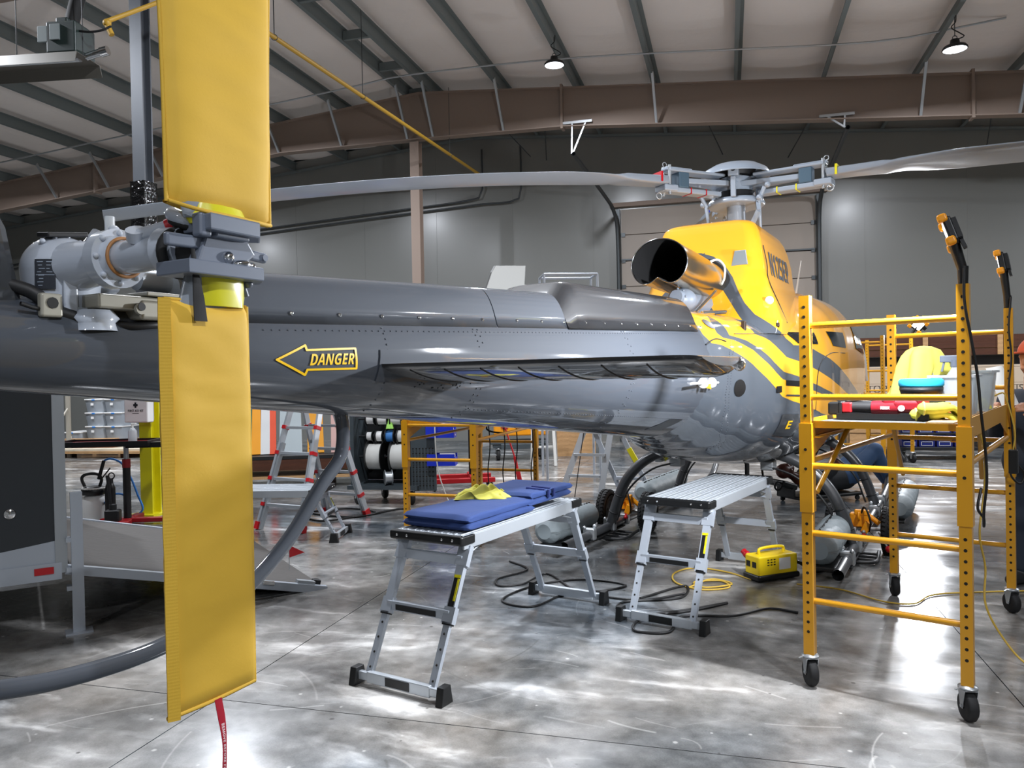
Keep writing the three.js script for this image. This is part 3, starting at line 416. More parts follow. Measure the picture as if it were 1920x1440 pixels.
// ---- exhaust, main rotor, tail rotor, landing gear
{
  const kid = (t, y, z, r, notch, k = 40) => Array.from({ length: k }, (_, i) => { const a = i / k * PI * 2; let d = Math.atan2(Math.sin(a + PI / 2), Math.cos(a + PI / 2)); const q = r * (1 + 0.04 * Math.cos(2 * a) - notch * Math.exp(-((d / 0.42) ** 2))); return V(t + 0.06 * Math.sin(a) * notch, y + Math.sin(a) * q * 0.98, z + Math.cos(a) * q * 1.04); });
  const S = [[4.43, 2.455, -0.01, 0.2, 0.42], [4.46, 2.455, -0.01, 0.2, 0.42], [4.7, 2.44, 0.0, 0.2, 0.4], [4.9, 2.43, 0.01, 0.197, 0.3], [5.1, 2.42, 0.02, 0.192, 0.12], [5.3, 2.41, 0.02, 0.188, 0.02], [5.62, 2.4, 0.02, 0.185, 0]];
  const outer = [], inner = []; for (let i = 0; i <= 20; i++) { const t = 4.43 + 1.17 * i / 20, s = lerpTab(S, t); outer.push(kid(t, s[1], s[2], s[3], s[4])); inner.push(kid(t + 0.003, s[1], s[2], s[3] - 0.006, s[4])); }
  const ex = new THREE.Group(); ex.name = 'exhaust'; heli.add(ex);
  add('exhaust_pipe', loft(outer, { capA: false, capB: false }), M.exhaust, ex);
  add('soot_lining', loft(inner, { capA: false, capB: true }), M.soot, ex);
  add('rim', tube(kid(4.43, 2.455, -0.01, 0.199, 0.42), 0.004, 80, 6, true), M.chrome, ex);
  add('clamp_hose', tube([[5.25, 2.55, 0.14], [5.32, 2.57, 0.19], [5.36, 2.52, 0.23], [5.34, 2.42, 0.235], [5.3, 2.36, 0.22]], 0.009, 30, 8), M.offWhite, ex);
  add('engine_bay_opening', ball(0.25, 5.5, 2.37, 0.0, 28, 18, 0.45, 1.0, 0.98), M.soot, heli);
  add('engine_rear_casing', [ball(0.105, 4.74, 2.2, 0.06, 20, 14, 1.1, 0.9, 1.1), cyl(V(4.72, 2.17, 0.04), V(5.3, 2.2, 0.03), 0.085, 0.12, 18), cyl(V(4.6, 2.22, 0.06), V(4.66, 2.22, 0.06), 0.05, 0.06, 14), ...Array.from({ length: 8 }, (_, i) => ball(0.009, 4.645, 2.22 + 0.062 * Math.sin(i * PI / 4), 0.06 + 0.062 * Math.cos(i * PI / 4), 6, 5))], mat(0x6f7884, 0.45), heli);
  add('engine_strut', [cyl(V(4.75, 2.1, 0.16), V(5.2, 2.3, 0.2), 0.012), cyl(V(4.75, 2.1, -0.1), V(5.2, 2.3, -0.16), 0.012), cyl(V(4.8, 2.1, 0.2), V(5.1, 2.12, 0.3), 0.016)], M.chrome, heli);
  // main rotor
  const HT = 6.74, HY = 3.48, RB = 5.6;
  const hub = new THREE.Group(); hub.name = 'main_rotor_hub'; hub.position.set(HT, HY, 0); heli.add(hub);
  add('mast', [cyl(V(0, -0.66, 0), V(0, -0.1, 0), 0.1, 0.085, 20), cyl(V(0, -0.66, 0), V(0, -0.5, 0), 0.15, 0.11, 20)], M.hubPale, hub);
  add('swashplate', lathe([[0.09, -0.03], [0.26, -0.035], [0.28, -0.01], [0.26, 0.03], [0.15, 0.045], [0.09, 0.06]], 30, 0, -0.17, 0), M.hubPale, hub);
  add('hub_body', [cyl(V(0, -0.1, 0), V(0, 0.08, 0), 0.17, 0.15, 24), cyl(V(0, 0.06, 0), V(0, 0.14, 0), 0.1, 0.08, 20), rbox(0.15, 0.13, 0.15, 0.02, 0, 0.14, 0)], M.hubPale, hub);
  add('vibration_absorber_dome', lathe([[0.02, 0.235], [0.12, 0.23], [0.22, 0.205], [0.3, 0.16], [0.335, 0.11], [0.34, 0.095], [0.325, 0.1], [0.29, 0.145], [0.2, 0.185], [0.1, 0.205], [0.02, 0.21]], 36), M.hubPale, hub);
  add('hub_dark_core', [cyl(V(0, -0.16, 0), V(0, -0.06, 0), 0.2, 0.18, 18), cyl(V(0, 0.1, 0), V(0, 0.17, 0), 0.16, 0.2, 18)], M.dark, hub);
  for (let k = 0; k < 3; k++) { const a = k * PI * 2 / 3 + 0.9; add('hub_bracket', [rbox(0.13, 0.13, 0.1, 0.012).rotateY(-a).translate(Math.cos(a) * 0.2, 0.12, Math.sin(a) * 0.2), rbox(0.06, 0.2, 0.05, 0.01).rotateY(-a).translate(Math.cos(a) * 0.25, -0.05, Math.sin(a) * 0.25)], M.hubPale, hub); add('bracket_bore', cyl(V(Math.cos(a) * 0.26, 0.12, Math.sin(a) * 0.26), V(Math.cos(a) * 0.268, 0.12, Math.sin(a) * 0.268), 0.022, 0.022, 14), M.dark, hub); }
  add('scissor_link', [bar(V(-0.12, -0.45, 0.16), V(-0.2, -0.3, 0.26), 0.03, 0.04), bar(V(-0.2, -0.3, 0.26), V(-0.1, -0.16, 0.22), 0.03, 0.04)], M.hubPale, hub);
  const azi = [Math.atan2(-0.575, -0.817), Math.atan2(0.996, -0.087), Math.atan2(-0.42, 0.906)];
  const colours = [M.red, M.safety, M.blue];
  azi.forEach((a, i) => {
    const dir = V(Math.cos(a), 0, Math.sin(a)), sd = V(-Math.sin(a), 0, Math.cos(a)), P = (r, y, s) => dir.clone().multiplyScalar(r).addScaledVector(sd, s).add(V(0, y, 0));
    const turn = -a, at = (g, r, y, s) => { g.rotateY(turn); const p = P(r, y, s); return g.translate(p.x, p.y, p.z); };
    add('star_arm', [at(ext([[0.05, -0.13], [0.3, -0.085], [0.62, -0.035], [0.66, 0], [0.62, 0.035], [0.3, 0.085], [0.05, 0.13]], 0.035, 0.008).rotateX(PI / 2), 0, 0.0, 0)], M.hubPale, hub);
    add('sleeve_plate', [at(rbox(0.66, 0.028, 0.15, 0.01), 0.52, 0.085, 0), at(rbox(0.3, 0.035, 0.1, 0.012), 0.72, 0.1, 0), at(rbox(0.66, 0.05, 0.13, 0.014), 0.56, -0.1, 0), at(rbox(0.16, 0.06, 0.17, 0.014), 0.84, -0.09, 0)], M.hubPale, hub);
    add('frequency_adapter', at(rbox(0.12, 0.15, 0.13, 0.012), 0.68, 0, 0), M.blueGrey, hub);
    add('blade_pin', [at(torus(0.022, 0.004, 6, 16, 0, 0.14, 0), 0.86, 0, 0), at(cyl(V(0, -0.15, 0.05), V(0, 0.13, 0.05), 0.014), 0.84, 0, 0), at(cyl(V(0, -0.15, -0.05), V(0, 0.13, -0.05), 0.014), 0.84, 0, 0), at(torus(0.03, 0.006, 6, 14, 0, -0.15, 0.04), 0.9, 0, 0)], M.galv, hub);
    add('colour_band', [at(box(0.02, 0.094, 0.214, 0, 0, 0), 0.965, 0.0, 0), at(box(0.012, 0.058, 0.136, 0, 0, 0), 0.42, -0.1, 0), at(box(0.012, 0.058, 0.136, 0, 0, 0), 0.6, -0.1, 0)], colours[i], hub);
    const L = P(0.28, -0.17, 0.16), T2 = P(0.36, -0.06, 0.16); add('pitch_link', [cyl(P(0.26, -0.62, 0.05), P(0.27, -0.2, 0.13), 0.016), cyl(P(0.26, -0.2, 0.13), P(0.33, -0.07, 0.15), 0.02), ball(0.03, L.x, L.y, L.z), ball(0.028, T2.x, T2.y, T2.z)], M.hubPale, hub);
    // blade: root block, tapering into a twisted aerofoil that sags under its own weight
    const rings = [];
    for (let k = 0; k <= 60; k++) {
      const r = 0.88 + (RB - 0.88) * k / 60, f = sm(0.9, 2.0, r), ch = 0.2 + 0.12 * f, th = 0.085 * (1 - f) + 0.036 * f, pitch = (i === 1 ? -0.32 : 0.16 - 0.1 * (r / 5.36)) * f, drop = -0.68 * (r / RB) ** 1.9 * (i === 1 ? 0.55 : 1);
      const ring = []; for (let j = 0; j < 24; j++) { const q = j / 24 * PI * 2; let s = Math.cos(q) * ch / 2, y = Math.sin(q) * th / 2 * (f > 0.5 ? (1 + 0.5 * Math.cos(q)) : 1); if (f < 0.4) { s = Math.sign(Math.cos(q)) * Math.abs(Math.cos(q)) ** 0.4 * ch / 2; y = Math.sign(Math.sin(q)) * Math.abs(Math.sin(q)) ** 0.4 * th / 2; } ring.push(P(r, drop + y * Math.cos(pitch) - s * Math.sin(pitch), s * Math.cos(pitch) + y * Math.sin(pitch) - 0.03 * f)); }
      rings.push(ring.reverse());
    }
    const b = add('main_rotor_blade', loft(rings), M.bladeGrey, heli); b.position.set(HT, HY, 0);
  });
}
{
  // tail gearbox on the boom, output shaft to starboard
  const gb = new THREE.Group(); gb.name = 'tail_gearbox'; heli.add(gb);
  const lob = []; for (let k = 0; k <= 16; k++) { const a = k / 16 * PI; lob.push([Math.max(0.002, 0.088 * Math.sin(a) ** 0.8), -0.095 * Math.cos(a)]); }
  add('gear_housing', [ball(0.09, 0.0, 1.925, 0.0, 30, 22, 0.98, 0.95, 1), cyl(V(0, 1.925, 0), V(0, 1.82, 0), 0.0885, 0.082, 30), cyl(V(0, 1.83, 0), V(0, 1.8, 0), 0.1, 0.1, 24), cyl(V(0.05, 1.925, 0), V(0.13, 1.925, 0), 0.06, 0.05, 20), cyl(V(0, 1.93, 0.06), V(0, 1.935, 0.21), 0.062, 0.044, 24), cyl(V(0.02, 1.96, 0.07), V(0.03, 1.975, 0.1), 0.016, 0.014, 10), ...[0, 1, 2, 3, 4].map((k) => ball(0.007, -0.06 + 0.03 * k, 2.004 - 0.008 * Math.abs(k - 2), 0.03, 8, 6)), cyl(V(0.06, 1.99, 0.02), V(0.085, 2.03, 0.02), 0.018, 0.016, 12), rbox(0.03, 0.09, 0.012, 0.005, -0.03, 1.85, 0.088, 0, -0.4, 0)], M.gbGrey, gb);
  add('data_plate', (() => { const g = new THREE.BufferGeometry(), pos = [], uv = [], idx = []; for (let j = 0; j <= 4; j++) for (let i = 0; i <= 6; i++) { const th = 0.42 + (i / 6) * 0.5, y = 1.872 + 0.07 * j / 4; pos.push(-Math.cos(th) * 0.0905, y, Math.sin(th) * 0.0905); uv.push(i / 6, j / 4); if (i < 6 && j < 4) { const k = j * 7 + i; idx.push(k, k + 1, k + 7, k + 1, k + 8, k + 7); } } g.setAttribute('position', new THREE.Float32BufferAttribute(pos, 3)); g.setAttribute('uv', new THREE.Float32BufferAttribute(uv, 2)); g.setIndex(idx); g.computeVertexNormals(); return g; })(), mat(0xffffff, 0.5, 0, { side: THREE.DoubleSide, map: canvasTex(128, 160, (g) => { g.fillStyle = '#141b26'; g.fillRect(0, 0, 128, 160); g.fillStyle = '#8d99a8'; for (let r = 0; r < 8; r++) { g.fillRect(14 + (r % 3) * 6, 12 + r * 18, 40 - (r % 2) * 12, 4); if (r < 4) g.fillRect(74, 12 + r * 18, 36 - (r % 3) * 8, 4); } g.fillRect(6, 82, 116, 3); }) }), gb);
  add('top_plate', rbox(0.1, 0.012, 0.05, 0.004, -0.005, 2.012, 0.02, 0.1, 0, 0.14), M.dark, gb);
  add('bearing_flange', [cyl(V(0, 1.935, 0.2), V(0, 1.935, 0.235), 0.068, 0.068, 28), cyl(V(0, 1.935, 0.23), V(0, 1.935, 0.255), 0.054, 0.046, 24), ball(0.014, 0.0, 2.0, 0.215, 8, 6), ...[0, 1, 2, 3, 4, 5, 6, 7].map((k) => ball(0.007, 0.058 * Math.cos(k * PI / 4), 1.935 + 0.058 * Math.sin(k * PI / 4), 0.236, 8, 6))], M.gbGrey, gb);
  add('seal_ring', torus(0.044, 0.004, 8, 28, 0, 1.935, 0.256), mat(0x9a6a3a, 0.5), gb);
  add('sight_glass', cyl(V(0.0, 1.98, 0.2), V(0.0, 2.035, 0.2), 0.011, 0.011, 12), M.plastic, gb);
  add('output_shaft', [cyl(V(0, 1.935, 0.23), V(0, 1.935, 0.44), 0.039, 0.036, 24), cyl(V(0, 1.935, 0.4), V(0.01, 1.935, 0.46), 0.052, 0.05, 22)], M.gbGrey, gb);
  add('mount_plate', [rbox(0.24, 0.035, 0.1, 0.006, 0.12, 1.845, 0.1), rbox(0.17, 0.05, 0.07, 0.01, 0.19, 1.83, 0.12), cyl(V(0.1, 1.83, 0.155), V(0.1, 1.83, 0.165), 0.014, 0.014, 12), rbox(0.05, 0.055, 0.02, 0.006, -0.085, 1.83, 0.1), rbox(0.2, 0.01, 0.12, 0.003, 0.22, 1.87, 0.1)], mat(0x9d9a8e, 0.45, 0.3), gb);
  add('mount_hole', [cyl(V(-0.085, 1.835, 0.1), V(-0.085, 1.835, 0.112), 0.013, 0.013, 12), cyl(V(0.1, 1.835, 0.15), V(0.1, 1.835, 0.167), 0.01, 0.01, 12)], M.black, gb);
  add('hydraulic_line', tube([[-0.15, 1.83, 0.1], [-0.12, 1.822, 0.1], [-0.09, 1.82, 0.1]], 0.005, 12, 6), M.dark, gb);
  add('hydraulic_line', tube([[0.05, 1.8, 0.09], [0.1, 1.79, 0.12], [0.16, 1.795, 0.13], [0.22, 1.8, 0.1]], 0.01, 24, 7), M.dark, gb);
  add('hydraulic_line', [tube([[-0.14, 1.88, 0.03], [-0.1, 1.86, 0.06], [-0.06, 1.82, 0.08], [0.0, 1.8, 0.1]], 0.016, 20, 8)], M.dark, gb);
  add('mount_boot', lathe([[0.05, 0], [0.045, 0.02], [0.055, 0.03], [0.04, 0.05]], 18, 0.02, 1.775, 0.1), M.gbGrey, gb);
  add('drive_coupling', [cyl(V(0.2, 1.925, 0), V(0.34, 1.925, 0), 0.03, 0.03, 14), cyl(V(0.29, 1.9, 0), V(0.31, 1.9, 0), 0.06, 0.06, 18)], M.aluDull, gb);
  add('red_guard', [cyl(V(0.28, 1.88, 0.16), V(0.3, 1.82, 0.16), 0.02, 0.008, 10), ball(0.022, 0.277, 1.893, 0.16)], M.redDeep, gb);
  // tail rotor hub: lever, grips and plates
  const h = new THREE.Group(); h.name = 'tail_rotor_hub'; heli.add(h);
  add('pitch_change_lever', [tube([[-0.02, 1.975, 0.34], [0.0, 1.985, 0.38], [0.02, 2.0, 0.42]], 0.016, 14, 9), torus(0.032, 0.016, 10, 24, 0.02, 2.005, 0.45, PI / 2 + 0.4, 0, 0), cyl(V(-0.02, 1.965, 0.33), V(-0.03, 1.985, 0.34), 0.022, 0.022, 12)], M.gbGrey, h);
  add('lever_band', cyl(V(0.008, 1.99, 0.4), V(0.014, 1.996, 0.412), 0.018, 0.018, 12), M.red, h);
  add('rubber_ring', torus(0.033, 0.01, 8, 24, 0.02, 1.992, 0.45, PI / 2 + 0.4, 0, 0), M.rubber, h);
  add('spider_arm', [rbox(0.15, 0.028, 0.016, 0.006, 0.0, 1.945, 0.5, 0, 0, 0.02), rbox(0.11, 0.024, 0.016, 0.006, 0.135, 1.937, 0.5, 0, 0, -0.08), ext([[-0.045, 1.9], [0.045, 1.89], [0.1, 1.935], [0.06, 1.99], [-0.01, 1.99]].map(([a, b]) => [a + 0.04, b]), 0.05, 0.006, 0, 0, 0.485), cyl(V(0.18, 1.933, 0.505), V(0.18, 1.933, 0.512), 0.008, 0.008, 10)], M.hubGrey, h);
  add('red_mark', cyl(V(0.03, 1.946, 0.508), V(0.03, 1.946, 0.5105), 0.008, 0.008, 12), M.red, h);
  add('yellow_mark', cyl(V(0.118, 1.939, 0.512), V(0.118, 1.939, 0.5135), 0.008, 0.008, 12), M.safety, h);
  add('blade_grip', [ext([[-0.04, -0.05], [0.09, -0.045], [0.13, 0], [0.09, 0.045], [-0.04, 0.05]].map(([a, b]) => [a + 0.04, b]), 0.028, 0.004, 0, 1.985, 0.5, PI / 2), rbox(0.09, 0.014, 0.07, 0.004, 0.07, 1.965, 0.5), rbox(0.03, 0.05, 0.03, 0.006, 0.0, 1.98, 0.52)], M.hubGrey, h);
  add('blade_grip', [ext([[-0.1, -0.05], [0.09, -0.05], [0.125, 0], [0.09, 0.05], [-0.1, 0.05]].map(([a, b]) => [a + 0.045, b]), 0.024, 0.003, 0, 1.886, 0.5, PI / 2), ball(0.01, 0.13, 1.868, 0.51), cyl(V(0.12, 1.866, 0.5), V(0.13, 1.84, 0.5), 0.008)], M.hubGrey, h);
  add('counterweight', [torus(0.022, 0.009, 8, 20, 0.11, 1.905, 0.5, PI / 2 - 0.2, 0, 0), ball(0.01, 0.145, 1.908, 0.505), ball(0.014, 0.07, 1.92, 0.515)], M.chrome, h);
  add('shaft_seal', [torus(0.046, 0.011, 10, 28, -0.005, 1.925, 0.455), cyl(V(0.0, 1.925, 0.43), V(0.04, 1.91, 0.47), 0.045, 0.04, 18)], M.rubber, h);
  for (const k of [1, -1]) add('tail_rotor_blade', loft([0.06, 0.2, 0.5, 0.9].map((r) => Array.from({ length: 16 }, (_, j) => { const q = j / 16 * PI * 2; return V(0.02 + Math.cos(q) * (r < 0.1 ? 0.05 : 0.092), 1.935 + k * r, 0.5 + Math.sin(q) * 0.011); })).map((r) => (k > 0 ? r : r.reverse()))), M.bladeGrey, heli);
}
{
  // landing gear: skids, arched cross tubes, packed floats
  for (const s of [1, -1]) {
    add('skid_tube', tube([[5.0, 0.13, s * 1.12], [5.6, 0.13, s * 1.12], [7.5, 0.13, s * 1.12], [9.2, 0.13, s * 1.12], [9.75, 0.2, s * 1.12], [10.1, 0.42, s * 1.12]], 0.042, 60, 12), M.tube, heli);
    for (const q of [5.9, 8.2]) add('skid_shoe', rbox(0.9, 0.015, 0.09, 0.005, q, 0.083, s * 1.12), M.black, heli);
    for (const [t0, t1] of [s > 0 ? [5.12, 6.2] : [5.1, 6.12], [7.6, 9.1]]) {
      const fl = [], cz = s > 0 && t0 < 7 ? 0.97 : s * 1.37, cy = s > 0 && t0 < 7 ? 0.27 : 0.22; for (let i = 0; i <= 26; i++) { const t = t0 + (t1 - t0) * i / 26, e = Math.min(1, Math.min(i, 26 - i) / 3 + 0.55), R = 0.125 * e * (1 + 0.03 * Math.sin(i * 1.3)); fl.push(Array.from({ length: 24 }, (_, k) => { const a = k / 24 * PI * 2; return V(t, cy + R * Math.sin(a) * (1 + 0.04 * perlin.noise(t * 6, k * 0.6, s)), cz + R * Math.cos(a)); }).reverse()); }
      const f = add('packed_float', loft(fl), M.floatGrey, heli);
      add('float_lacing', tube(Array.from({ length: 30 }, (_, i) => { const t = t0 + 0.06 + (t1 - t0 - 0.12) * i / 29; return V(t, cy + 0.118 + 0.01 * (i % 2), cz - s * (0.01 + 0.012 * (i % 2))); }), 0.006, 60, 5), M.black, f);
      add('float_tray', rbox(t1 - t0 + 0.08, 0.03, 0.2, 0.01, (t0 + t1) / 2, cy - 0.125, cz + (1.12 * s - cz) * 0.2), M.black, heli);
    }
    for (const t of [5.55, 6.04, 6.4, 7.9, 8.6]) add('skid_clamp', [rbox(0.07, 0.11, 0.12, 0.015, t, 0.14, s * 1.12), ball(0.022, t + 0.03, 0.21, s * 1.08), ball(0.018, t - 0.03, 0.2, s * 1.16)], M.galv, heli);
    for (const t of [6.04, 8.1]) {
      const leg = add('cross_tube', tube([[t, 0.92, 0], [t, 0.93, s * 0.3], [t, 0.9, s * 0.5], [t, 0.81, s * 0.72], [t, 0.62, s * 0.92], [t, 0.4, s * 1.03], [t, 0.15, s * 1.11]], 0.05, 50, 16), M.tube, heli);
      add('collar', [torus(0.051, 0.007, 6, 20, t, 0.44, s * 1.005, PI / 2 - 0.3 * s, 0, 0), torus(0.051, 0.007, 6, 20, t, 0.27, s * 1.07, PI / 2 - 0.35 * s, 0, 0)], M.dark, leg);
      add('tube_pad', tube([[t + 0.02, 0.92, s * 0.52], [t + 0.02, 0.84, s * 0.7], [t + 0.02, 0.7, s * 0.87]], 0.03, 16, 8), M.aluDull, leg);
      add('brake_line', tube([[t - 0.06, 0.8, s * 0.4], [t - 0.065, 0.72, s * 0.65], [t - 0.06, 0.5, s * 0.9], [t - 0.06, 0.2, s * 1.02]], 0.01, 30, 6), M.cable, leg);
    }
  }
  add('belly_clamp', [rbox(0.14, 0.09, 0.12, 0.02, 6.04, 0.8, -0.42), rbox(0.14, 0.09, 0.12, 0.02, 6.04, 0.8, 0.42), rbox(0.5, 0.02, 0.06, 0.006, 5.75, 0.86, -0.42)], M.aluDull, heli);
  add('belly_antenna', [rbox(0.12, 0.16, 0.02, 0.008, 6.6, 0.7, 0.1), rbox(0.08, 0.12, 0.05, 0.01, 7.0, 0.7, 0.2), cyl(V(6.3, 0.78, 0.3), V(6.28, 0.66, 0.32), 0.01)], M.dark, heli);
  add('belly_ribbon', [tube([[5.6, 0.9, -0.35], [5.62, 0.86, -0.4], [5.7, 0.88, -0.42], [5.75, 0.84, -0.44]], 0.014, 16, 6)], M.wrapYellow, heli);
}
// ---- padded covers over the tail rotor blades
function cover(w0, w1, hgt, th, flip) {                    // hollow-looking pillow standing on y = 0 .. hgt, widths at bottom and top
  const nx = 22, ny = 46, pos = [], uv = [], idx = [];
  const F = (a, b) => { const e = Math.max(0, 1 - Math.abs(2 * a - 1) ** (flip ? 8 : 4)) ** 0.5, q = Math.max(0, 1 - Math.abs(2 * b - 1) ** 14) ** 0.5; return th / 2 * e * q * (0.86 + 0.1 * perlin.noise(a * 1.4, b * 9, flip * 3)) + 0.0035 * perlin.noise(a * 2.2 + b * 5, b * 26, 4 + flip) * e * q; };
  for (const s of [1, -1]) for (let j = 0; j <= ny; j++) for (let i = 0; i <= nx; i++) {
    const a = i / nx, b = j / ny, w = w0 + (w1 - w0) * b; pos.push((a - 0.5) * w + 0.002 * perlin.noise(b * 14, a, 2), b * hgt, s * F(a, b)); uv.push(a * w * 8, b * hgt * 8);
    if (i < nx && j < ny) { const k = (s > 0 ? 0 : (nx + 1) * (ny + 1)) + j * (nx + 1) + i, q = [k, k + 1, k + nx + 1, k + 1, k + nx + 2, k + nx + 1]; idx.push(...(s > 0 ? q : q.reverse())); }
  }
  const g = new THREE.BufferGeometry(); g.setAttribute('position', new THREE.Float32BufferAttribute(pos, 3)); g.setAttribute('uv', new THREE.Float32BufferAttribute(uv, 2)); g.setIndex(idx); g.computeVertexNormals(); return g;
}
const toWorld = (t, y, z) => { const p = V(t, y, z).applyAxisAngle(V(0, 1, 0), PI / 3); return [p.x - 1.1, p.y, p.z - 1.9]; };
{
  const up = thing('blade_cover', 'padded yellow cover on the upward pointing tail rotor blade', 'blade cover', toWorld(0.068, 2.018, 0.5), PI / 3, 'tail rotor blade covers');
  add('padded_body', cover(0.27, 0.315, 0.93, 0.06, 0), M.coverYellow, up);
  add('edge_piping', [tube([[-0.137, 0.002, 0], [-0.14, 0.3, 0], [-0.15, 0.6, 0], [-0.158, 0.93, 0]], 0.0045, 30, 6), tube([[0.137, -0.004, 0], [0.139, 0.3, 0], [0.15, 0.6, 0], [0.158, 0.93, 0]], 0.0045, 30, 6), tube([[-0.137, 0.003, 0.006], [-0.08, -0.01, 0.032], [0, -0.012, 0.036], [0.08, -0.012, 0.03], [0.137, -0.006, 0.004]], 0.0045, 30, 6), tube([[-0.137, 0.003, -0.006], [-0.08, 0.004, -0.032], [0, 0.006, -0.036], [0.08, 0.002, -0.03], [0.137, -0.006, -0.004]], 0.0045, 30, 6)], M.coverYellow, up);
  const w1 = thing('tape_wrap', 'crumpled lemon yellow wrap between upper blade cover and rotor hub', 'tape wrap', toWorld(0.06, 1.985, 0.5), PI / 3, 'yellow wraps at the blade roots');
  add('wrap_sheet', loft([[0, 0.06], [0.012, 0.066], [0.026, 0.06], [0.045, 0.05]].map(([y, r], q) => Array.from({ length: 30 }, (_, k) => { const a = k / 30 * PI * 2, n = 1 + 0.14 * perlin.noise(k * 0.8, q * 1.7, 9); return V(Math.cos(a) * r * 1.2 * n, y + 0.01 * perlin.noise(k, q, 1), Math.sin(a) * r * 0.45 * n); }).reverse())), M.wrapYellow, w1);
  const lo = thing('blade_cover', 'padded yellow cover on the downward tail rotor blade, red streamer at its foot', 'blade cover', toWorld(0.018, 0.962, 0.5), PI / 3, 'tail rotor blade covers');
  add('padded_body', cover(0.226, 0.226, 0.858, 0.05, 1), M.coverYellow, lo);
  add('seam_hem', [(() => { const g = new THREE.BoxGeometry(0.024, 0.86, 0.008, 1, 30, 1); const p = g.attributes.position; for (let i = 0; i < p.count; i++) p.setX(i, p.getX(i) + 0.002 * perlin.noise(p.getY(i) * 12, 0, 0)); return g.rotateY(-0.5).translate(-0.108, 0.428, 0.014); })(), tube([[0.112, 0.002, 0], [0.114, 0.4, 0], [0.113, 0.855, 0]], 0.004, 24, 6), tube([[-0.113, 0.0, 0], [0, -0.003, 0], [0.113, 0.001, 0]], 0.005, 20, 6), tube([[-0.1, 0.858, 0.0], [0.05, 0.858, 0], [0.1, 0.85, 0]], 0.004, 20, 6)], M.coverYellow, lo);
  const st = []; for (let i = 0; i <= 30; i++) { const y = 0.004 - i * 0.0085, x = -0.003 + 0.016 * Math.sin(i * 0.11) - 0.004 * i / 30, w = 0.009 - 0.005 * sm(4, 14, i), tw = sm(6, 26, i) * 1.1; st.push([V(x - w * Math.cos(tw), y, 0.018 - w * Math.sin(tw)), V(x + w * Math.cos(tw), y, 0.018 + w * Math.sin(tw)), V(x + w * Math.cos(tw), y, 0.0165 + w * Math.sin(tw)), V(x - w * Math.cos(tw), y, 0.0165 - w * Math.sin(tw))]); }
  const sm1 = add('remove_streamer', loft(st), mat(0xffffff, 0.6, 0, { map: canvasTex(256, 1024, (g) => { g.fillStyle = '#b0142c'; g.fillRect(0, 0, 256, 1024); g.fillStyle = '#f0e8e8'; g.font = 'bold 44px sans-serif'; g.textBaseline = 'middle'; for (const x of [32, 160]) { g.save(); g.translate(x, 800); g.rotate(-PI / 2); g.scale(1, -1); g.fillText('REMOVE BEFORE FLIGHT', 0, 0, 780); g.restore(); } }) }), lo); sm1.userData.label = 'red streamer with white lettering';
  const w2 = thing('tape_wrap', 'crumpled lemon yellow wrap between rotor hub and lower blade cover', 'tape wrap', toWorld(0.06, 1.815, 0.5), PI / 3, 'yellow wraps at the blade roots');
  add('wrap_sheet', loft([[-0.004, 0.056], [0.02, 0.06], [0.04, 0.059], [0.062, 0.06]].map(([y, r], q) => Array.from({ length: 30 }, (_, k) => { const a = k / 30 * PI * 2, n = 1 + 0.08 * perlin.noise(k * 0.7, q * 1.7, 5); return V(Math.cos(a) * r * 1.05 * n, y, Math.sin(a) * r * 0.42 * n); }).reverse())), M.wrapYellow, w2);
  const sp = thing('tie_strap', 'black webbing strap hanging from the tail rotor hub over the lower cover', 'strap', toWorld(-0.02, 1.775, 0.53), PI / 3);
  add('webbing', loft([[0.15, 0.004, -0.012], [0.1, 0.007, -0.006], [0.05, 0.013, 0], [0, 0.016, 0.004]].map(([y, w, x]) => [V(x - w, y, 0.0012), V(x + w, y, 0.0012), V(x + w, y, -0.0012), V(x - w, y, -0.0012)])), M.rubber, sp);
}

// ---------------------------------------------------------------- yellow rolling scaffolds
const holeMat = mat(0x120d04, 0.8);
function caster(r, m) {
  const c = new THREE.Group(); c.name = 'caster';
  add('wheel', lathe([[0.2 * r, -0.35 * r], [0.85 * r, -0.35 * r], [r, -0.2 * r], [r, 0.2 * r], [0.85 * r, 0.35 * r], [0.2 * r, 0.35 * r]], 24, 0, r, 0, 0, 0, PI / 2), M.rubber, c);
  add('fork', [ext([[-0.5 * r, 2.1 * r], [0.5 * r, 2.1 * r], [0.15 * r, 0.85 * r], [-0.15 * r, 0.85 * r]], 0.003, 0, 0.42 * r, 0, 0, 0, PI / 2), ext([[-0.5 * r, 2.1 * r], [0.5 * r, 2.1 * r], [0.15 * r, 0.85 * r], [-0.15 * r, 0.85 * r]], 0.003, 0, -0.42 * r, 0, 0, 0, PI / 2), box(0.9 * r, 0.05 * r, r, 0, 2.12 * r, 0), cyl(V(-0.5 * r, r, 0), V(0.5 * r, r, 0), 0.12 * r, 0.12 * r, 8)], M.galv, c);
  add('swivel_plate', [lathe([[0, 2.15 * r], [0.6 * r, 2.15 * r], [0.62 * r, 2.3 * r], [0.3 * r, 2.45 * r], [0, 2.45 * r]], 20), box(0.5 * r, 0.06 * r, 0.12 * r, -0.7 * r, 2.22 * r, 0.2 * r, 0, 0.4, 0.2)], M.galv, c);
  return c;
}
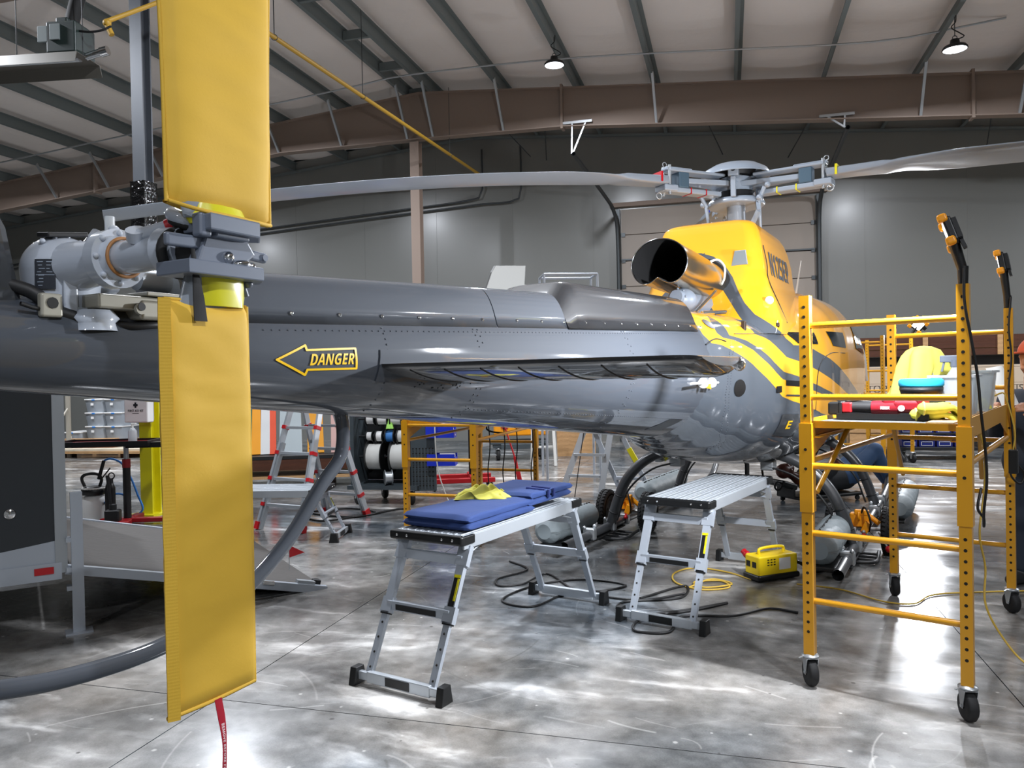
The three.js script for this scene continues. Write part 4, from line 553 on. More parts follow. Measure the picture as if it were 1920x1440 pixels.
function scaffold(label, pos, turn, { W = 0.715, L = 1.95, top = 2.03, deck = 1.375, rungs = [0.447, 0.8, 1.15], rails = [1.505, 1.875], group, sleeve = true, r = 0.07 } = {}) {
  const s = thing('rolling_scaffold', label, 'scaffold', pos, turn, group);
  const y0 = r * 2.4;
  for (const [x, z] of [[0, 0], [W, 0], [0, -L], [W, -L]]) {
    const p = add('post', [box(0.052, top - y0, 0.052, x, (top + y0) / 2, z)], M.scaffold, s);
    const hs = []; for (let y = y0 + 0.12; y < top - 0.03; y += 0.051) if (!sleeve || y < deck - 0.5 || y > deck + 0.02) hs.push(cyl(V(x, y, z + 0.0255), V(x, y, z + 0.0266), 0.008, 0.008, 10), cyl(V(x, y, z - 0.0255), V(x, y, z - 0.0266), 0.008, 0.0075, 10));
    const hp = add('pin_holes', hs, holeMat, p); hp.userData.kind = 'stuff';
    const sl = add('locking_sleeve', [box(0.064, 0.46, 0.064, x, deck - 0.235, z)], M.scaffold, s);
    add('sleeve_holes', [cyl(V(x, deck - 0.14, z + 0.0315), V(x, deck - 0.14, z + 0.0326), 0.008, 0.008, 10), cyl(V(x, deck - 0.24, z + 0.0315), V(x, deck - 0.24, z + 0.0326), 0.008, 0.008, 10)], holeMat, sl).userData.kind = 'stuff';
    
    const c = caster(r); c.position.set(x, 0, z); c.rotation.y = rr(0.2, 0.9) + (x ? 0.3 : 0); s.add(c);
  }
  for (const z of [0, -L]) for (const y of [...rungs, ...rails]) add('rung', cyl(V(0.02, y, z), V(W - 0.02, y, z), 0.0165, 0.0165, 14), M.scaffold, s);
  for (const x of [0.012, W - 0.012]) {
    add('deck_rail', [box(0.006, 0.1, L - 0.03, x + (x < 0.1 ? -0.0 : 0.0), deck - 0.03, -L / 2), box(0.05, 0.006, L - 0.03, x + (x < 0.1 ? 0.025 : -0.025), deck - 0.078, -L / 2), cyl(V(x, deck - 0.2, -0.02), V(x, deck - 0.2, -L + 0.02), 0.016, 0.016, 10)], M.scaffold, s);
    for (const k of [0, 1]) { const za = k ? -L + 0.02 : -0.02, zb = k ? -L + 0.5 : -0.5; add('gusset', ext([[0, 0], [0, -0.12], [0.42, 0]], 0.006, 0, x, deck - 0.07, za, 0, k ? -PI / 2 : PI / 2), M.scaffold, s); }
  }
  add('deck_board', boxUV(box(W - 0.05, 0.018, L - 0.06, W / 2, deck - 0.01, -L / 2), 2), mat(0x4c4f50, 0.85, 0, { bumpMap: grain, bumpScale: 0.003 }), s);
  for (const z of [-0.024, -L + 0.024]) add('deck_edge', box(W - 0.04, 0.035, 0.012, W / 2, deck - 0.012, z), M.scaffold, s);
  return s;
}
const SC1 = scaffold('tall yellow rolling scaffold at the right, tools and bins on its deck', [1.53, 0, -4.02], -0.66, { L: 1.98 });
// a plywood edge strip on the right side of the deck
add('plywood_strip', boxUV(box(0.12, 0.014, 1.8, 0.6, 1.375, -0.975), 1), M.wood, SC1);
for (const [x, z, y] of [[0.15, -1.75, 0.62], [0.62, -1.8, 0.6]]) add('diagonal_strut', cyl(V(x, 1.3, z + 0.5), V(x - 0.06, 0.9, z - 0.1), 0.014, 0.014, 8), M.scaffold, SC1);
add('diagonal_strut', cyl(V(0.1, 1.32, -0.4), V(0.02, 1.0, -0.08), 0.014, 0.014, 10), M.scaffold, SC1);
scaffold('low yellow scaffold in front of the blue parts bins', [-1.07, 0, -7.7], -0.322, { top: 1.25, deck: 1.22, rungs: [0.48, 0.83, 1.17], rails: [], L: 2.05, W: 0.73 });
scaffold('far yellow scaffold with a lit work light, by the stacked cartons', [6.9, 0, -13.35], 2.45, { top: 2.15, deck: 0.9, rungs: [0.45, 0.75], rails: [1.25, 1.6, 2.05], r: 0.08, L: 1.85 });

// ---------------------------------------------------------------- twin-bumper LED work lights
function workLight(label, at, aim, stemTo, size, power, lit) {
  const t = thing('work_light', label, 'work light', stemTo, 0);
  const o = V(...at).sub(V(...stemTo)), d = V(...aim).sub(V(...at)).normalize();
  const q = new THREE.Quaternion().setFromUnitVectors(V(0, 0, -1), d), put = (g) => g.applyQuaternion(q).translate(o.x, o.y, o.z);
  const S = size;
  add('lamp_housing', [put(rbox(S, S, S * 0.3, 0.01)), ...[-2, -1, 0, 1, 2].map((k) => put(box(S * 0.04, S * 0.8, S * 0.2, k * S * 0.17, 0, S * 0.2)))], M.black, t);
  for (const [i, j] of [[1, 1], [1, -1], [-1, 1], [-1, -1]]) add('corner_bumper', put(rbox(S * 0.3, S * 0.32, S * 0.34, 0.012).translate(i * S * 0.46, j * S * 0.46, -S * 0.12)), M.orangePaint, t);
  const em = new THREE.MeshStandardMaterial({ color: 0xffffff, emissive: 0xf4f8ff, emissiveIntensity: lit });
  add('lens', put(rbox(S * 0.72, S * 0.72, 0.006, 0.003).translate(0, 0, -S * 0.16)), em, t);
  add('bracket', [put(bar(V(0, -S * 0.1, S * 0.2), V(0, -S * 0.75, S * 0.25), S * 0.28, S * 0.12)), cyl(V(0, -0.04, 0), V(0, 0.08, 0), 0.02, 0.024, 12), cyl(V(0, 0.06, 0), o.clone().multiplyScalar(0.9), 0.021, 0.026, 12)], M.black, t);
  const l = new THREE.RectAreaLight(0xf4f8ff, power, S * 0.9, S * 0.9); const p = V(...at).addScaledVector(d, S * 0.42); l.position.copy(p); l.lookAt(V(...aim)); scene.add(l);
  return t;
}
workLight('black work light with orange bumpers on the nearest scaffold post', [2.04, 2.27, -3.58], [0.2, 1.6, -4.6], [2.095, 2.032, -3.582], 0.125, WORK_LAMP * 60, 4);
workLight('black work light with orange bumpers on the rear right scaffold post', [3.27, 2.33, -5.14], [1.7, 2.0, -6.3], [3.303, 2.032, -5.145], 0.13, REAR_LAMP * 60, 4);
workLight('glowing work light facing the camera above the far cartons', [7.0, 2.38, -13.3], [3.0, 0.4, -6.5], [6.9, 2.152, -13.35], 0.2, FAR_LAMP * 60, 12);

// ---------------------------------------------------------------- folding aluminium work platforms
function bench(label, pos, turn, { H = 0.79, L = 1.42, W = 0.46, foot = 0.96, FW = 0.6 } = {}) {
  const b = thing('work_platform', label, 'work platform', pos, turn, 'folding aluminium work platforms');
  const deck = []; for (let i = 0; i < 5; i++) add('deck_plank', [rbox(L - 0.06, 0.022, W / 5 - 0.004, 0.005, 0, H - 0.011, (i - 2) * W / 5), rbox(L - 0.08, 0.006, 0.012, 0.002, 0, H + 0.001, (i - 2) * W / 5 - 0.02), rbox(L - 0.08, 0.006, 0.012, 0.002, 0, H + 0.001, (i - 2) * W / 5 + 0.02)], M.alu, b);
  for (const s of [-1, 1]) {
    add('side_rail', [rbox(L - 0.06, 0.07, 0.012, 0.003, 0, H - 0.04, s * W / 2)], M.alu, b);
    const cap = add('end_cap', [rbox(0.04, 0.055, W + 0.04, 0.016, s * (L / 2 - 0.005), H - 0.022, 0), rbox(0.12, 0.05, 0.022, 0.008, s * (L / 2 - 0.06), H - 0.025, W / 2 + 0.008), rbox(0.12, 0.05, 0.022, 0.008, s * (L / 2 - 0.06), H - 0.025, -W / 2 - 0.008)], M.black, b);
    add('rivets', [-0.19, -0.12, 0.12, 0.19].map((z) => ball(0.008, s * (L / 2 + 0.016), H - 0.02, z, 8, 6)), M.chrome, cap);
    // splayed leg frame
    const P = (f, z) => V(s * (L / 2 - 0.1 + (foot - L / 2 + 0.1) * f), H - 0.045 - (H - 0.085) * f, z * (W / 2 - 0.02 + (FW / 2 - 0.09 - W / 2 + 0.02) * f));
    for (const z of [-1, 1]) {
      const leg = add('leg', [bar(P(0, z), P(0.56, z), 0.05, 0.032, V(s, 0, 0)), bar(P(0.5, z), P(1, z), 0.04, 0.025, V(s, 0, 0))], M.aluPaint, b);
      add('leg_collar', [bar(P(0.55, z), P(0.57, z), 0.054, 0.036, V(s, 0, 0))], M.black, leg);
      const hs = []; for (const f of [0.62, 0.72, 0.82, 0.92]) { const p = P(f, z); hs.push(ball(0.007, p.x + s * 0.012, p.y, p.z, 8, 6)); } add('pin_holes', hs, holeMat, leg).userData.kind = 'stuff';
      if (z === -s) { add('warning_sticker', bar(P(0.24, z).add(V(s * 0.018, 0, 0)), P(0.46, z).add(V(s * 0.018, 0, 0)), 0.036, 0.002, V(s, 0, 0)), M.black, leg); add('sticker_edge', [bar(P(0.225, z).add(V(s * 0.0185, 0, 0)), P(0.245, z).add(V(s * 0.0185, 0, 0)), 0.04, 0.002, V(s, 0, 0)), bar(P(0.46, z).add(V(s * 0.0185, 0, 0)), P(0.48, z).add(V(s * 0.0185, 0, 0)), 0.04, 0.002, V(s, 0, 0)), bar(P(0.25, z).add(V(s * 0.0192, 0, 0.012)), P(0.4, z).add(V(s * 0.0192, 0, 0.012)), 0.012, 0.002, V(s, 0, 0))], M.safety, leg); }
      add('corner_plate', bar(P(0.03, z), P(0.17, z), 0.075, 0.036, V(s, 0, 0)), M.aluPaint, leg); add('corner_plate', bar(P(0.45, z), P(0.56, z), 0.07, 0.036, V(s, 0, 0)), M.aluPaint, leg);
    }
    for (const f of [0.13, 0.5]) add('cross_rung', bar(P(f, -1), P(f, 1), 0.03, 0.05), M.aluPaint, b);
    add('rung_sticker', bar(P(0.5, -0.7).add(V(s * 0.017, -0.004, 0)), P(0.5, 0.6).add(V(s * 0.017, -0.004, 0)), 0.002, 0.03), M.black, b);
    const fx = s * foot;
    add('foot_bar', [rbox(0.035, 0.06, FW - 0.18, 0.005, fx, 0.05, 0), rbox(0.028, 0.045, FW - 0.02, 0.005, fx, 0.05, 0)], M.alu, b);
    add('foot_bar_label', box(0.003, 0.045, 0.16, fx + s * 0.0185, 0.05, 0), M.black, b);
    for (const z of [-1, 1]) add('rubber_foot', ext([[-0.045, 0], [0.045, 0], [0.028, 0.085], [-0.028, 0.085]], 0.035, 0.004, fx, 0.004, z * (FW / 2 - 0.01)), M.black, b);
    add('stay', cyl(V(s * (L / 2 - 0.35), H - 0.05, W / 2 - 0.03), P(0.12, 1), 0.006, 0.006, 6), M.aluDull, b);
  }
  return b;
}
const dirTurn = (x, z) => Math.atan2(-z, x);
const B1 = bench('aluminium work platform carrying a folded blue blanket', [-0.12, 0, -4.84], dirTurn(0.52, -0.853), {});
const B2 = bench('bare aluminium work platform with ribbed deck, near the yellow power box', [1.48, 0, -5.78], dirTurn(0.565, -0.825), {});
const B3 = bench('low aluminium work platform in front of the red footed ladder', [-2.66, 0, -8.05], -0.06, { H: 0.53, foot: 0.86, L: 1.45, FW: 0.52 });
// folded moving blanket
{
  const t = thing('moving_blanket', 'folded blue quilted moving blanket lying on a work platform', 'blanket', [-0.12, 0.797, -4.84], dirTurn(0.52, -0.853));
  const slab = (x0, x1, z0, z1, y0, h, s) => { const R = []; const n = 34; for (let i = 0; i <= n; i++) { const f = i / n, x = x0 + (x1 - x0) * f, e = Math.max(0, 1 - Math.abs(2 * f - 1) ** 22) ** 0.5, ring = []; for (let k = 0; k < 44; k++) { const a = k / 44 * PI * 2, c = Math.cos(a), q = Math.sin(a); const zc = (z0 + z1) / 2 + (z1 - z0) / 2 * Math.sign(c) * Math.abs(c) ** 0.3 * (0.985 + 0.02 * perlin.noise(f * 6, k * 0.3, s)); let y = y0 + h / 2 + h / 2 * e * Math.sign(q) * Math.abs(q) ** 0.5; if (q > 0) y += 0.007 * perlin.noise(x * 5, zc * 6, s) + 0.0025 * Math.sin((x + zc) * 75) * Math.sin((x - zc) * 75); ring.push(V(x, y, zc)); } R.push(ring); } return loft(R, { uv: (p) => [p.x * 6, p.z * 6] }); };
  add('folded_layer', slab(-0.63, 0.1, -0.235, 0.235, 0, 0.05, 1), M.blanket, t); add('folded_layer', slab(-0.625, 0.12, -0.23, 0.228, 0.038, 0.05, 2), M.blanket, t);
  add('folded_layer', slab(0.02, 0.61, -0.235, 0.23, 0.03, 0.05, 3), M.blanket, t); add('folded_layer', slab(0.06, 0.63, -0.23, 0.228, 0.07, 0.045, 4), M.blanket, t);
  for (const x of [0.25, 0.32]) add('binding_tape', [box(0.028, 0.012, 0.12, x, 0.117, 0.15, 0.1, 0.3, 0), box(0.028, 0.05, 0.01, x + 0.02, 0.09, 0.235, 0, 0.2, 0)], M.navy, t);
}
// crumpled cloth: a height field with folds
function rag(w, d, h, s, n = 30) {
  const g = new THREE.PlaneGeometry(w, d, n, n).rotateX(-PI / 2), p = g.attributes.position;
  for (let i = 0; i < p.count; i++) { const x = p.getX(i), z = p.getZ(i), u = x / w * 2, v = z / d * 2, e = Math.max(0, 1 - Math.max(Math.abs(u), Math.abs(v)) ** 3); const f = Math.abs(perlin.noise(u * 1.6 + s, v * 1.6, s)) * 1.6 + 0.35; p.setXYZ(i, x * (1 - 0.25 * f) + 0.05 * w * perlin.noise(v * 2, s, 0), 0.004 + h * e * Math.min(1.3, f), z * (1 - 0.2 * f) + 0.05 * d * perlin.noise(u * 2, 0, s)); }
  g.computeVertexNormals(); return g;
}
tag(add('cleaning_cloth', rag(0.4, 0.26, 0.075, 14, 44), M.cloth), 'crumpled pale yellow cloth lying on the blue blanket', 'cloth', 'yellow cloths').position.set(-0.2, 0.885, -4.86);

// ---------------------------------------------------------------- people (one continuous surface from tapered capsules)
function skinMesh(caps, k, cell, ell = []) {             // caps: [a, b, ra, rb]; ell: [centre, rx, ry, rz]
  const lo = V(1e9, 1e9, 1e9), hi = V(-1e9, -1e9, -1e9);
  for (const [a, b, r, q] of caps) for (const [p, m] of [[a, r], [b, q]]) { lo.min(V(p[0] - m - 0.05, p[1] - m - 0.05, p[2] - m - 0.05)); hi.max(V(p[0] + m + 0.05, p[1] + m + 0.05, p[2] + m + 0.05)); }
  for (const [c, x, y, z] of ell) { lo.min(V(c[0] - x - 0.05, c[1] - y - 0.05, c[2] - z - 0.05)); hi.max(V(c[0] + x + 0.05, c[1] + y + 0.05, c[2] + z + 0.05)); }
  const S = Math.max(hi.x - lo.x, hi.y - lo.y, hi.z - lo.z), n = Math.ceil(S / cell) + 2, c = lo.clone().add(hi).multiplyScalar(0.5), half = n / 2;
  const mc = new MarchingCubes(n, M.dark, false, false, 200000); mc.isolation = 0;
  const pos = [];
  for (let z = 0; z < n; z++) for (let y = 0; y < n; y++) for (let x = 0; x < n; x++) {
    const px = c.x + (x - half) / half * S / 2, py = c.y + (y - half) / half * S / 2, pz = c.z + (z - half) / half * S / 2; let d = 1;
    const mixin = (e) => { const h = clamp(0.5 + 0.5 * (d - e) / k); d = d * (1 - h) + e * h - k * h * (1 - h); };
    for (const [a, b, r, q] of caps) { const dx = b[0] - a[0], dy = b[1] - a[1], dz = b[2] - a[2], t = clamp(((px - a[0]) * dx + (py - a[1]) * dy + (pz - a[2]) * dz) / (dx * dx + dy * dy + dz * dz + 1e-9)), e = Math.hypot(px - a[0] - dx * t, py - a[1] - dy * t, pz - a[2] - dz * t) - (r + (q - r) * t); if (e < d + k) mixin(e); }
    for (const [o, rx, ry, rz] of ell) { const u = (px - o[0]) / rx, v = (py - o[1]) / ry, w = (pz - o[2]) / rz, q = Math.hypot(u, v, w), e = (q - 1) * Math.min(rx, ry, rz); if (e < d + k) mixin(e); }
    mc.field[x + y * n + z * n * n] = -d;
  }
  mc.update();
  const cnt = mc.count, P = new Float32Array(cnt * 3), N = new Float32Array(cnt * 3);
  for (let i = 0; i < cnt; i++) { for (let j = 0; j < 3; j++) { P[i * 3 + j] = mc.positionArray[i * 3 + j] * S / 2 + [c.x, c.y, c.z][j]; N[i * 3 + j] = mc.normalArray[i * 3 + j]; } }
  const g = new THREE.BufferGeometry(); g.setAttribute('position', new THREE.BufferAttribute(P, 3)); g.setAttribute('normal', new THREE.BufferAttribute(N, 3)); g.setAttribute('uv', new THREE.BufferAttribute(new Float32Array(cnt * 2), 2)); return g;
}
// a hand along +x from the wrist at the origin, palm facing -y, fingers curled by c
function handCaps(o, dir, up, s, c = 0.5, mir = 1) {
  const X = V(...dir).normalize(), Y = V(...up).addScaledVector(X, -V(...up).dot(X)).normalize(), Z = X.clone().cross(Y).multiplyScalar(mir), W = (x, y, z) => { const p = V(...o).addScaledVector(X, x * s).addScaledVector(Y, y * s).addScaledVector(Z, z * s); return [p.x, p.y, p.z]; };
  const out = [[W(0, 0, 0), W(0.05, 0, 0.005), 0.024 * s, 0.03 * s], [W(0.04, 0, -0.022), W(0.085, 0, -0.028), 0.017 * s, 0.014 * s], [W(0.04, 0, 0), W(0.088, 0, 0), 0.018 * s, 0.015 * s], [W(0.04, 0, 0.022), W(0.082, 0, 0.028), 0.017 * s, 0.014 * s]];
  [[-0.03, 0.068], [-0.01, 0.078], [0.011, 0.072], [0.03, 0.056]].forEach(([z, L], i) => { let x = 0.088 - Math.abs(i - 1.3) * 0.004, y = 0, a = 0; for (const q of [0.45, 0.32, 0.23]) { a -= c * 0.9; const nx = x + Math.cos(a) * L * q, ny = y + Math.sin(a) * L * q; out.push([W(x, y, z), W(nx, ny, z), 0.0095 * s, 0.0085 * s]); x = nx; y = ny; } });
  out.push([W(0.02, -0.006, -0.03), W(0.055, -0.016, -0.055), 0.013 * s, 0.011 * s], [W(0.055, -0.016, -0.055), W(0.085, -0.026, -0.05), 0.0105 * s, 0.009 * s]);
  return out;
}
{
  // lying on a creeper under the belly, head toward the camera's left, knees raised
  const p = thing('person', 'bald person lying under the helicopter in dark top, blue jeans and tan boots', 'person', [4.2, 0, -9.85], 0.36);
  // local x: from head (-) to feet (+)
  const Hd = [-0.92, 0.4, 0.0];
  add('body', mergeGeometries([prep(skinMesh([[[-0.72, 0.3, 0], [-0.8, 0.34, 0], 0.06, 0.056], [[-0.55, 0.26, 0], [-0.7, 0.29, 0], 0.1, 0.07], [[-0.5, 0.25, 0], [0.0, 0.26, 0], 0.13, 0.13], [[0.0, 0.28, 0.09], [0.4, 0.6, 0.13], 0.09, 0.06], [[0.4, 0.6, 0.13], [0.67, 0.12, 0.13], 0.055, 0.04], [[0.0, 0.28, -0.09], [0.46, 0.58, -0.12], 0.09, 0.06], [[0.46, 0.58, -0.12], [0.84, 0.12, -0.12], 0.055, 0.04], [[-0.52, 0.27, 0.17], [-0.3, 0.46, 0.25], 0.05, 0.042], [[-0.3, 0.46, 0.25], [-0.28, 0.66, 0.12], 0.04, 0.028], [[-0.52, 0.27, -0.17], [-0.3, 0.46, -0.25], 0.05, 0.042], [[-0.3, 0.46, -0.25], [-0.28, 0.66, -0.12], 0.04, 0.028]], 0.05, 0.014)), prep(skinMesh([[[-0.84, 0.36, 0], [-0.78, 0.33, 0], 0.055, 0.05], [[-0.83, 0.475, 0], [-0.855, 0.5, 0], 0.014, 0.01]], 0.02, 0.005, [[[-0.93, 0.4, 0], 0.105, 0.092, 0.078], [[-0.85, 0.43, 0], 0.07, 0.055, 0.055], [[-0.875, 0.4, 0.077], 0.022, 0.03, 0.012], [[-0.875, 0.4, -0.077], 0.022, 0.03, 0.012], [[-0.862, 0.482, 0.0], 0.016, 0.018, 0.012], [[-0.818, 0.475, 0], 0.008, 0.01, 0.02], [[-0.9, 0.478, 0.0], 0.012, 0.012, 0.05]])), prep(skinMesh([...handCaps([-0.28, 0.66, 0.12], [0.05, 1, -0.3], [-1, 0, 0], 1, 0.5), ...handCaps([-0.28, 0.66, -0.12], [0.05, 1, 0.3], [-1, 0, 0], 1, 0.5, -1)], 0.012, 0.006))], false), M.skinDark, p);
  add('shirt', skinMesh([[[-0.64, 0.28, 0], [-0.5, 0.25, 0], 0.09, 0.15], [[-0.5, 0.25, 0.06], [-0.02, 0.27, 0.04], 0.15, 0.15], [[-0.5, 0.25, -0.06], [-0.02, 0.27, -0.04], 0.15, 0.15], [[-0.54, 0.27, 0.17], [-0.38, 0.4, 0.23], 0.075, 0.06], [[-0.54, 0.27, -0.17], [-0.38, 0.4, -0.23], 0.075, 0.06]], 0.05, 0.016), mat(0x16181d, 0.85), p);
  add('jeans', skinMesh([[[-0.06, 0.28, 0.06], [0.04, 0.3, 0.07], 0.14, 0.13], [[-0.06, 0.28, -0.06], [0.04, 0.3, -0.07], 0.14, 0.13], [[0.04, 0.32, 0.1], [0.4, 0.6, 0.13], 0.12, 0.09], [[0.4, 0.6, 0.13], [0.66, 0.18, 0.13], 0.085, 0.065], [[0.04, 0.32, -0.1], [0.46, 0.58, -0.12], 0.12, 0.09], [[0.46, 0.58, -0.12], [0.82, 0.17, -0.12], 0.085, 0.065]], 0.04, 0.014), mat(0x2c4668, 0.85, 0, { bumpMap: weave, bumpScale: 0.001 }), p);
  for (const [x, z] of [[0.68, 0.13], [0.85, -0.12]]) add('boot', skinMesh([[[x, 0.17, z], [x, 0.07, z], 0.062, 0.058], [[x, 0.05, z], [x + 0.18, 0.045, z], 0.05, 0.042]], 0.03, 0.012), mat(0x9a7440, 0.6), p);
  const c = thing('mechanic_creeper', 'low black creeper board under the lying person', 'creeper', [4.2, 0, -9.85], 0.36);
  add('padded_board', [rbox(1.0, 0.045, 0.42, 0.02, -0.38, 0.08, 0)], M.black, c); add('headrest', [rbox(0.24, 0.08, 0.3, 0.03, -0.95, 0.24, 0, 0, 0, -0.3), box(0.03, 0.14, 0.3, -0.9, 0.16, 0), torus(0.05, 0.012, 8, 16, -1.1, 0.24, 0.1)], M.black, c);
  for (const [x, z] of [[-0.8, 0.18], [-0.8, -0.18], [0.05, 0.18], [0.05, -0.18]]) add('creeper_wheel', cyl(V(x, 0.03, z - 0.012), V(x, 0.03, z + 0.012), 0.03, 0.03, 14), M.rubber, c);
}
{
  // standing beyond the scaffold at the right edge of the frame
  const p = thing('person', 'standing person in orange cap and navy overalls holding a paper', 'person', [3.88, 0, -5.75], 0.5);
  // local -x is to the person's front
  const body = [[[0, 1.44, 0], [-0.015, 1.56, 0], 0.062, 0.056], [[0, 1.36, 0.12], [0, 1.36, -0.12], 0.09, 0.09], [[0, 1.3, 0], [0.01, 1.02, 0], 0.15, 0.13], [[0, 0.95, 0.07], [0, 0.95, -0.07], 0.13, 0.13], [[0, 0.9, 0.1], [0, 0.5, 0.1], 0.085, 0.062], [[0, 0.5, 0.1], [0.02, 0.1, 0.1], 0.06, 0.045], [[0, 0.9, -0.1], [0, 0.5, -0.1], 0.085, 0.062], [[0, 0.5, -0.1], [0.02, 0.1, -0.1], 0.06, 0.045], [[0, 1.38, 0.19], [-0.04, 1.14, 0.24], 0.055, 0.042], [[-0.04, 1.14, 0.24], [-0.26, 1.3, 0.15], 0.042, 0.03], [[0, 1.38, -0.19], [-0.04, 1.14, -0.24], 0.055, 0.042], [[-0.04, 1.14, -0.24], [-0.26, 1.3, -0.14], 0.042, 0.03]];
  add('body', mergeGeometries([prep(skinMesh(body, 0.05, 0.014)), prep(skinMesh([[[0, 1.5, 0], [-0.01, 1.6, 0], 0.058, 0.056]], 0.025, 0.005, [[[-0.005, 1.7, 0], 0.1, 0.118, 0.078], [[-0.06, 1.64, 0], 0.05, 0.06, 0.05], [[-0.108, 1.67, 0], 0.02, 0.024, 0.014], [[-0.1, 1.625, 0], 0.01, 0.008, 0.022], [[0.01, 1.68, 0.08], 0.02, 0.032, 0.012], [[0.01, 1.68, -0.08], 0.02, 0.032, 0.012], [[-0.09, 1.715, 0.03], 0.014, 0.01, 0.02], [[-0.09, 1.715, -0.03], 0.014, 0.01, 0.02]])), prep(skinMesh([...handCaps([-0.26, 1.3, 0.15], [-0.8, 0.55, -0.3], [0, 0.5, 1], 1, 0.55), ...handCaps([-0.26, 1.3, -0.14], [-0.8, 0.55, 0.3], [0, 0.5, -1], 1, 0.55, -1)], 0.012, 0.006))], false), M.skin, p);
  add('overalls', skinMesh([[[0, 1.37, 0.12], [0, 1.37, -0.12], 0.1, 0.1], [[0, 1.3, 0], [0.01, 1.02, 0], 0.17, 0.15], [[0, 0.95, 0.07], [0, 0.95, -0.07], 0.145, 0.145], [[0, 0.9, 0.1], [0, 0.5, 0.1], 0.105, 0.085], [[0, 0.5, 0.1], [0.02, 0.13, 0.1], 0.085, 0.075], [[0, 0.9, -0.1], [0, 0.5, -0.1], 0.105, 0.085], [[0, 0.5, -0.1], [0.02, 0.13, -0.1], 0.085, 0.075], [[0, 1.38, 0.19], [-0.04, 1.14, 0.24], 0.07, 0.058], [[-0.04, 1.14, 0.24], [-0.22, 1.27, 0.165], 0.058, 0.048], [[0, 1.38, -0.19], [-0.04, 1.14, -0.24], 0.07, 0.058], [[-0.04, 1.14, -0.24], [-0.22, 1.27, -0.155], 0.058, 0.048]], 0.05, 0.015), mat(0x1c2430, 0.85), p);
  add('cap', [place(new THREE.SphereGeometry(0.115, 24, 12, 0, PI * 2, 0, PI / 2).scale(1, 1.05, 0.86), 0.0, 1.735, 0), ext(new THREE.Shape([[0, -0.075], [-0.1, -0.07], [-0.13, 0], [-0.1, 0.07], [0, 0.075]].map((q) => new THREE.Vector2(...q))), 0.008, 0.003, -0.08, 1.742, 0, PI / 2, 0, 0)], mat(0xb8502c, 0.8), p);
  for (const z of [0.1, -0.1]) add('boot', skinMesh([[[0.02, 0.14, z], [0.02, 0.06, z], 0.062, 0.058], [[0.03, 0.05, z], [-0.14, 0.045, z], 0.05, 0.042]], 0.03, 0.012), M.dark, p);
  const s = thing('paper_sheet', 'white paper sheet held up by the standing person', 'paper', [3.52, 1.38, -5.55], 0.75);
  add('sheet', (() => { const g = new THREE.PlaneGeometry(0.22, 0.3, 10, 10), q = g.attributes.position; for (let i = 0; i < q.count; i++) q.setZ(i, 0.025 * Math.sin(q.getX(i) * 14)); g.computeVertexNormals(); return g.rotateX(-0.35).translate(0, 0.12, 0); })(), mat(0xf2f2ee, 0.7, 0, both), s);
}
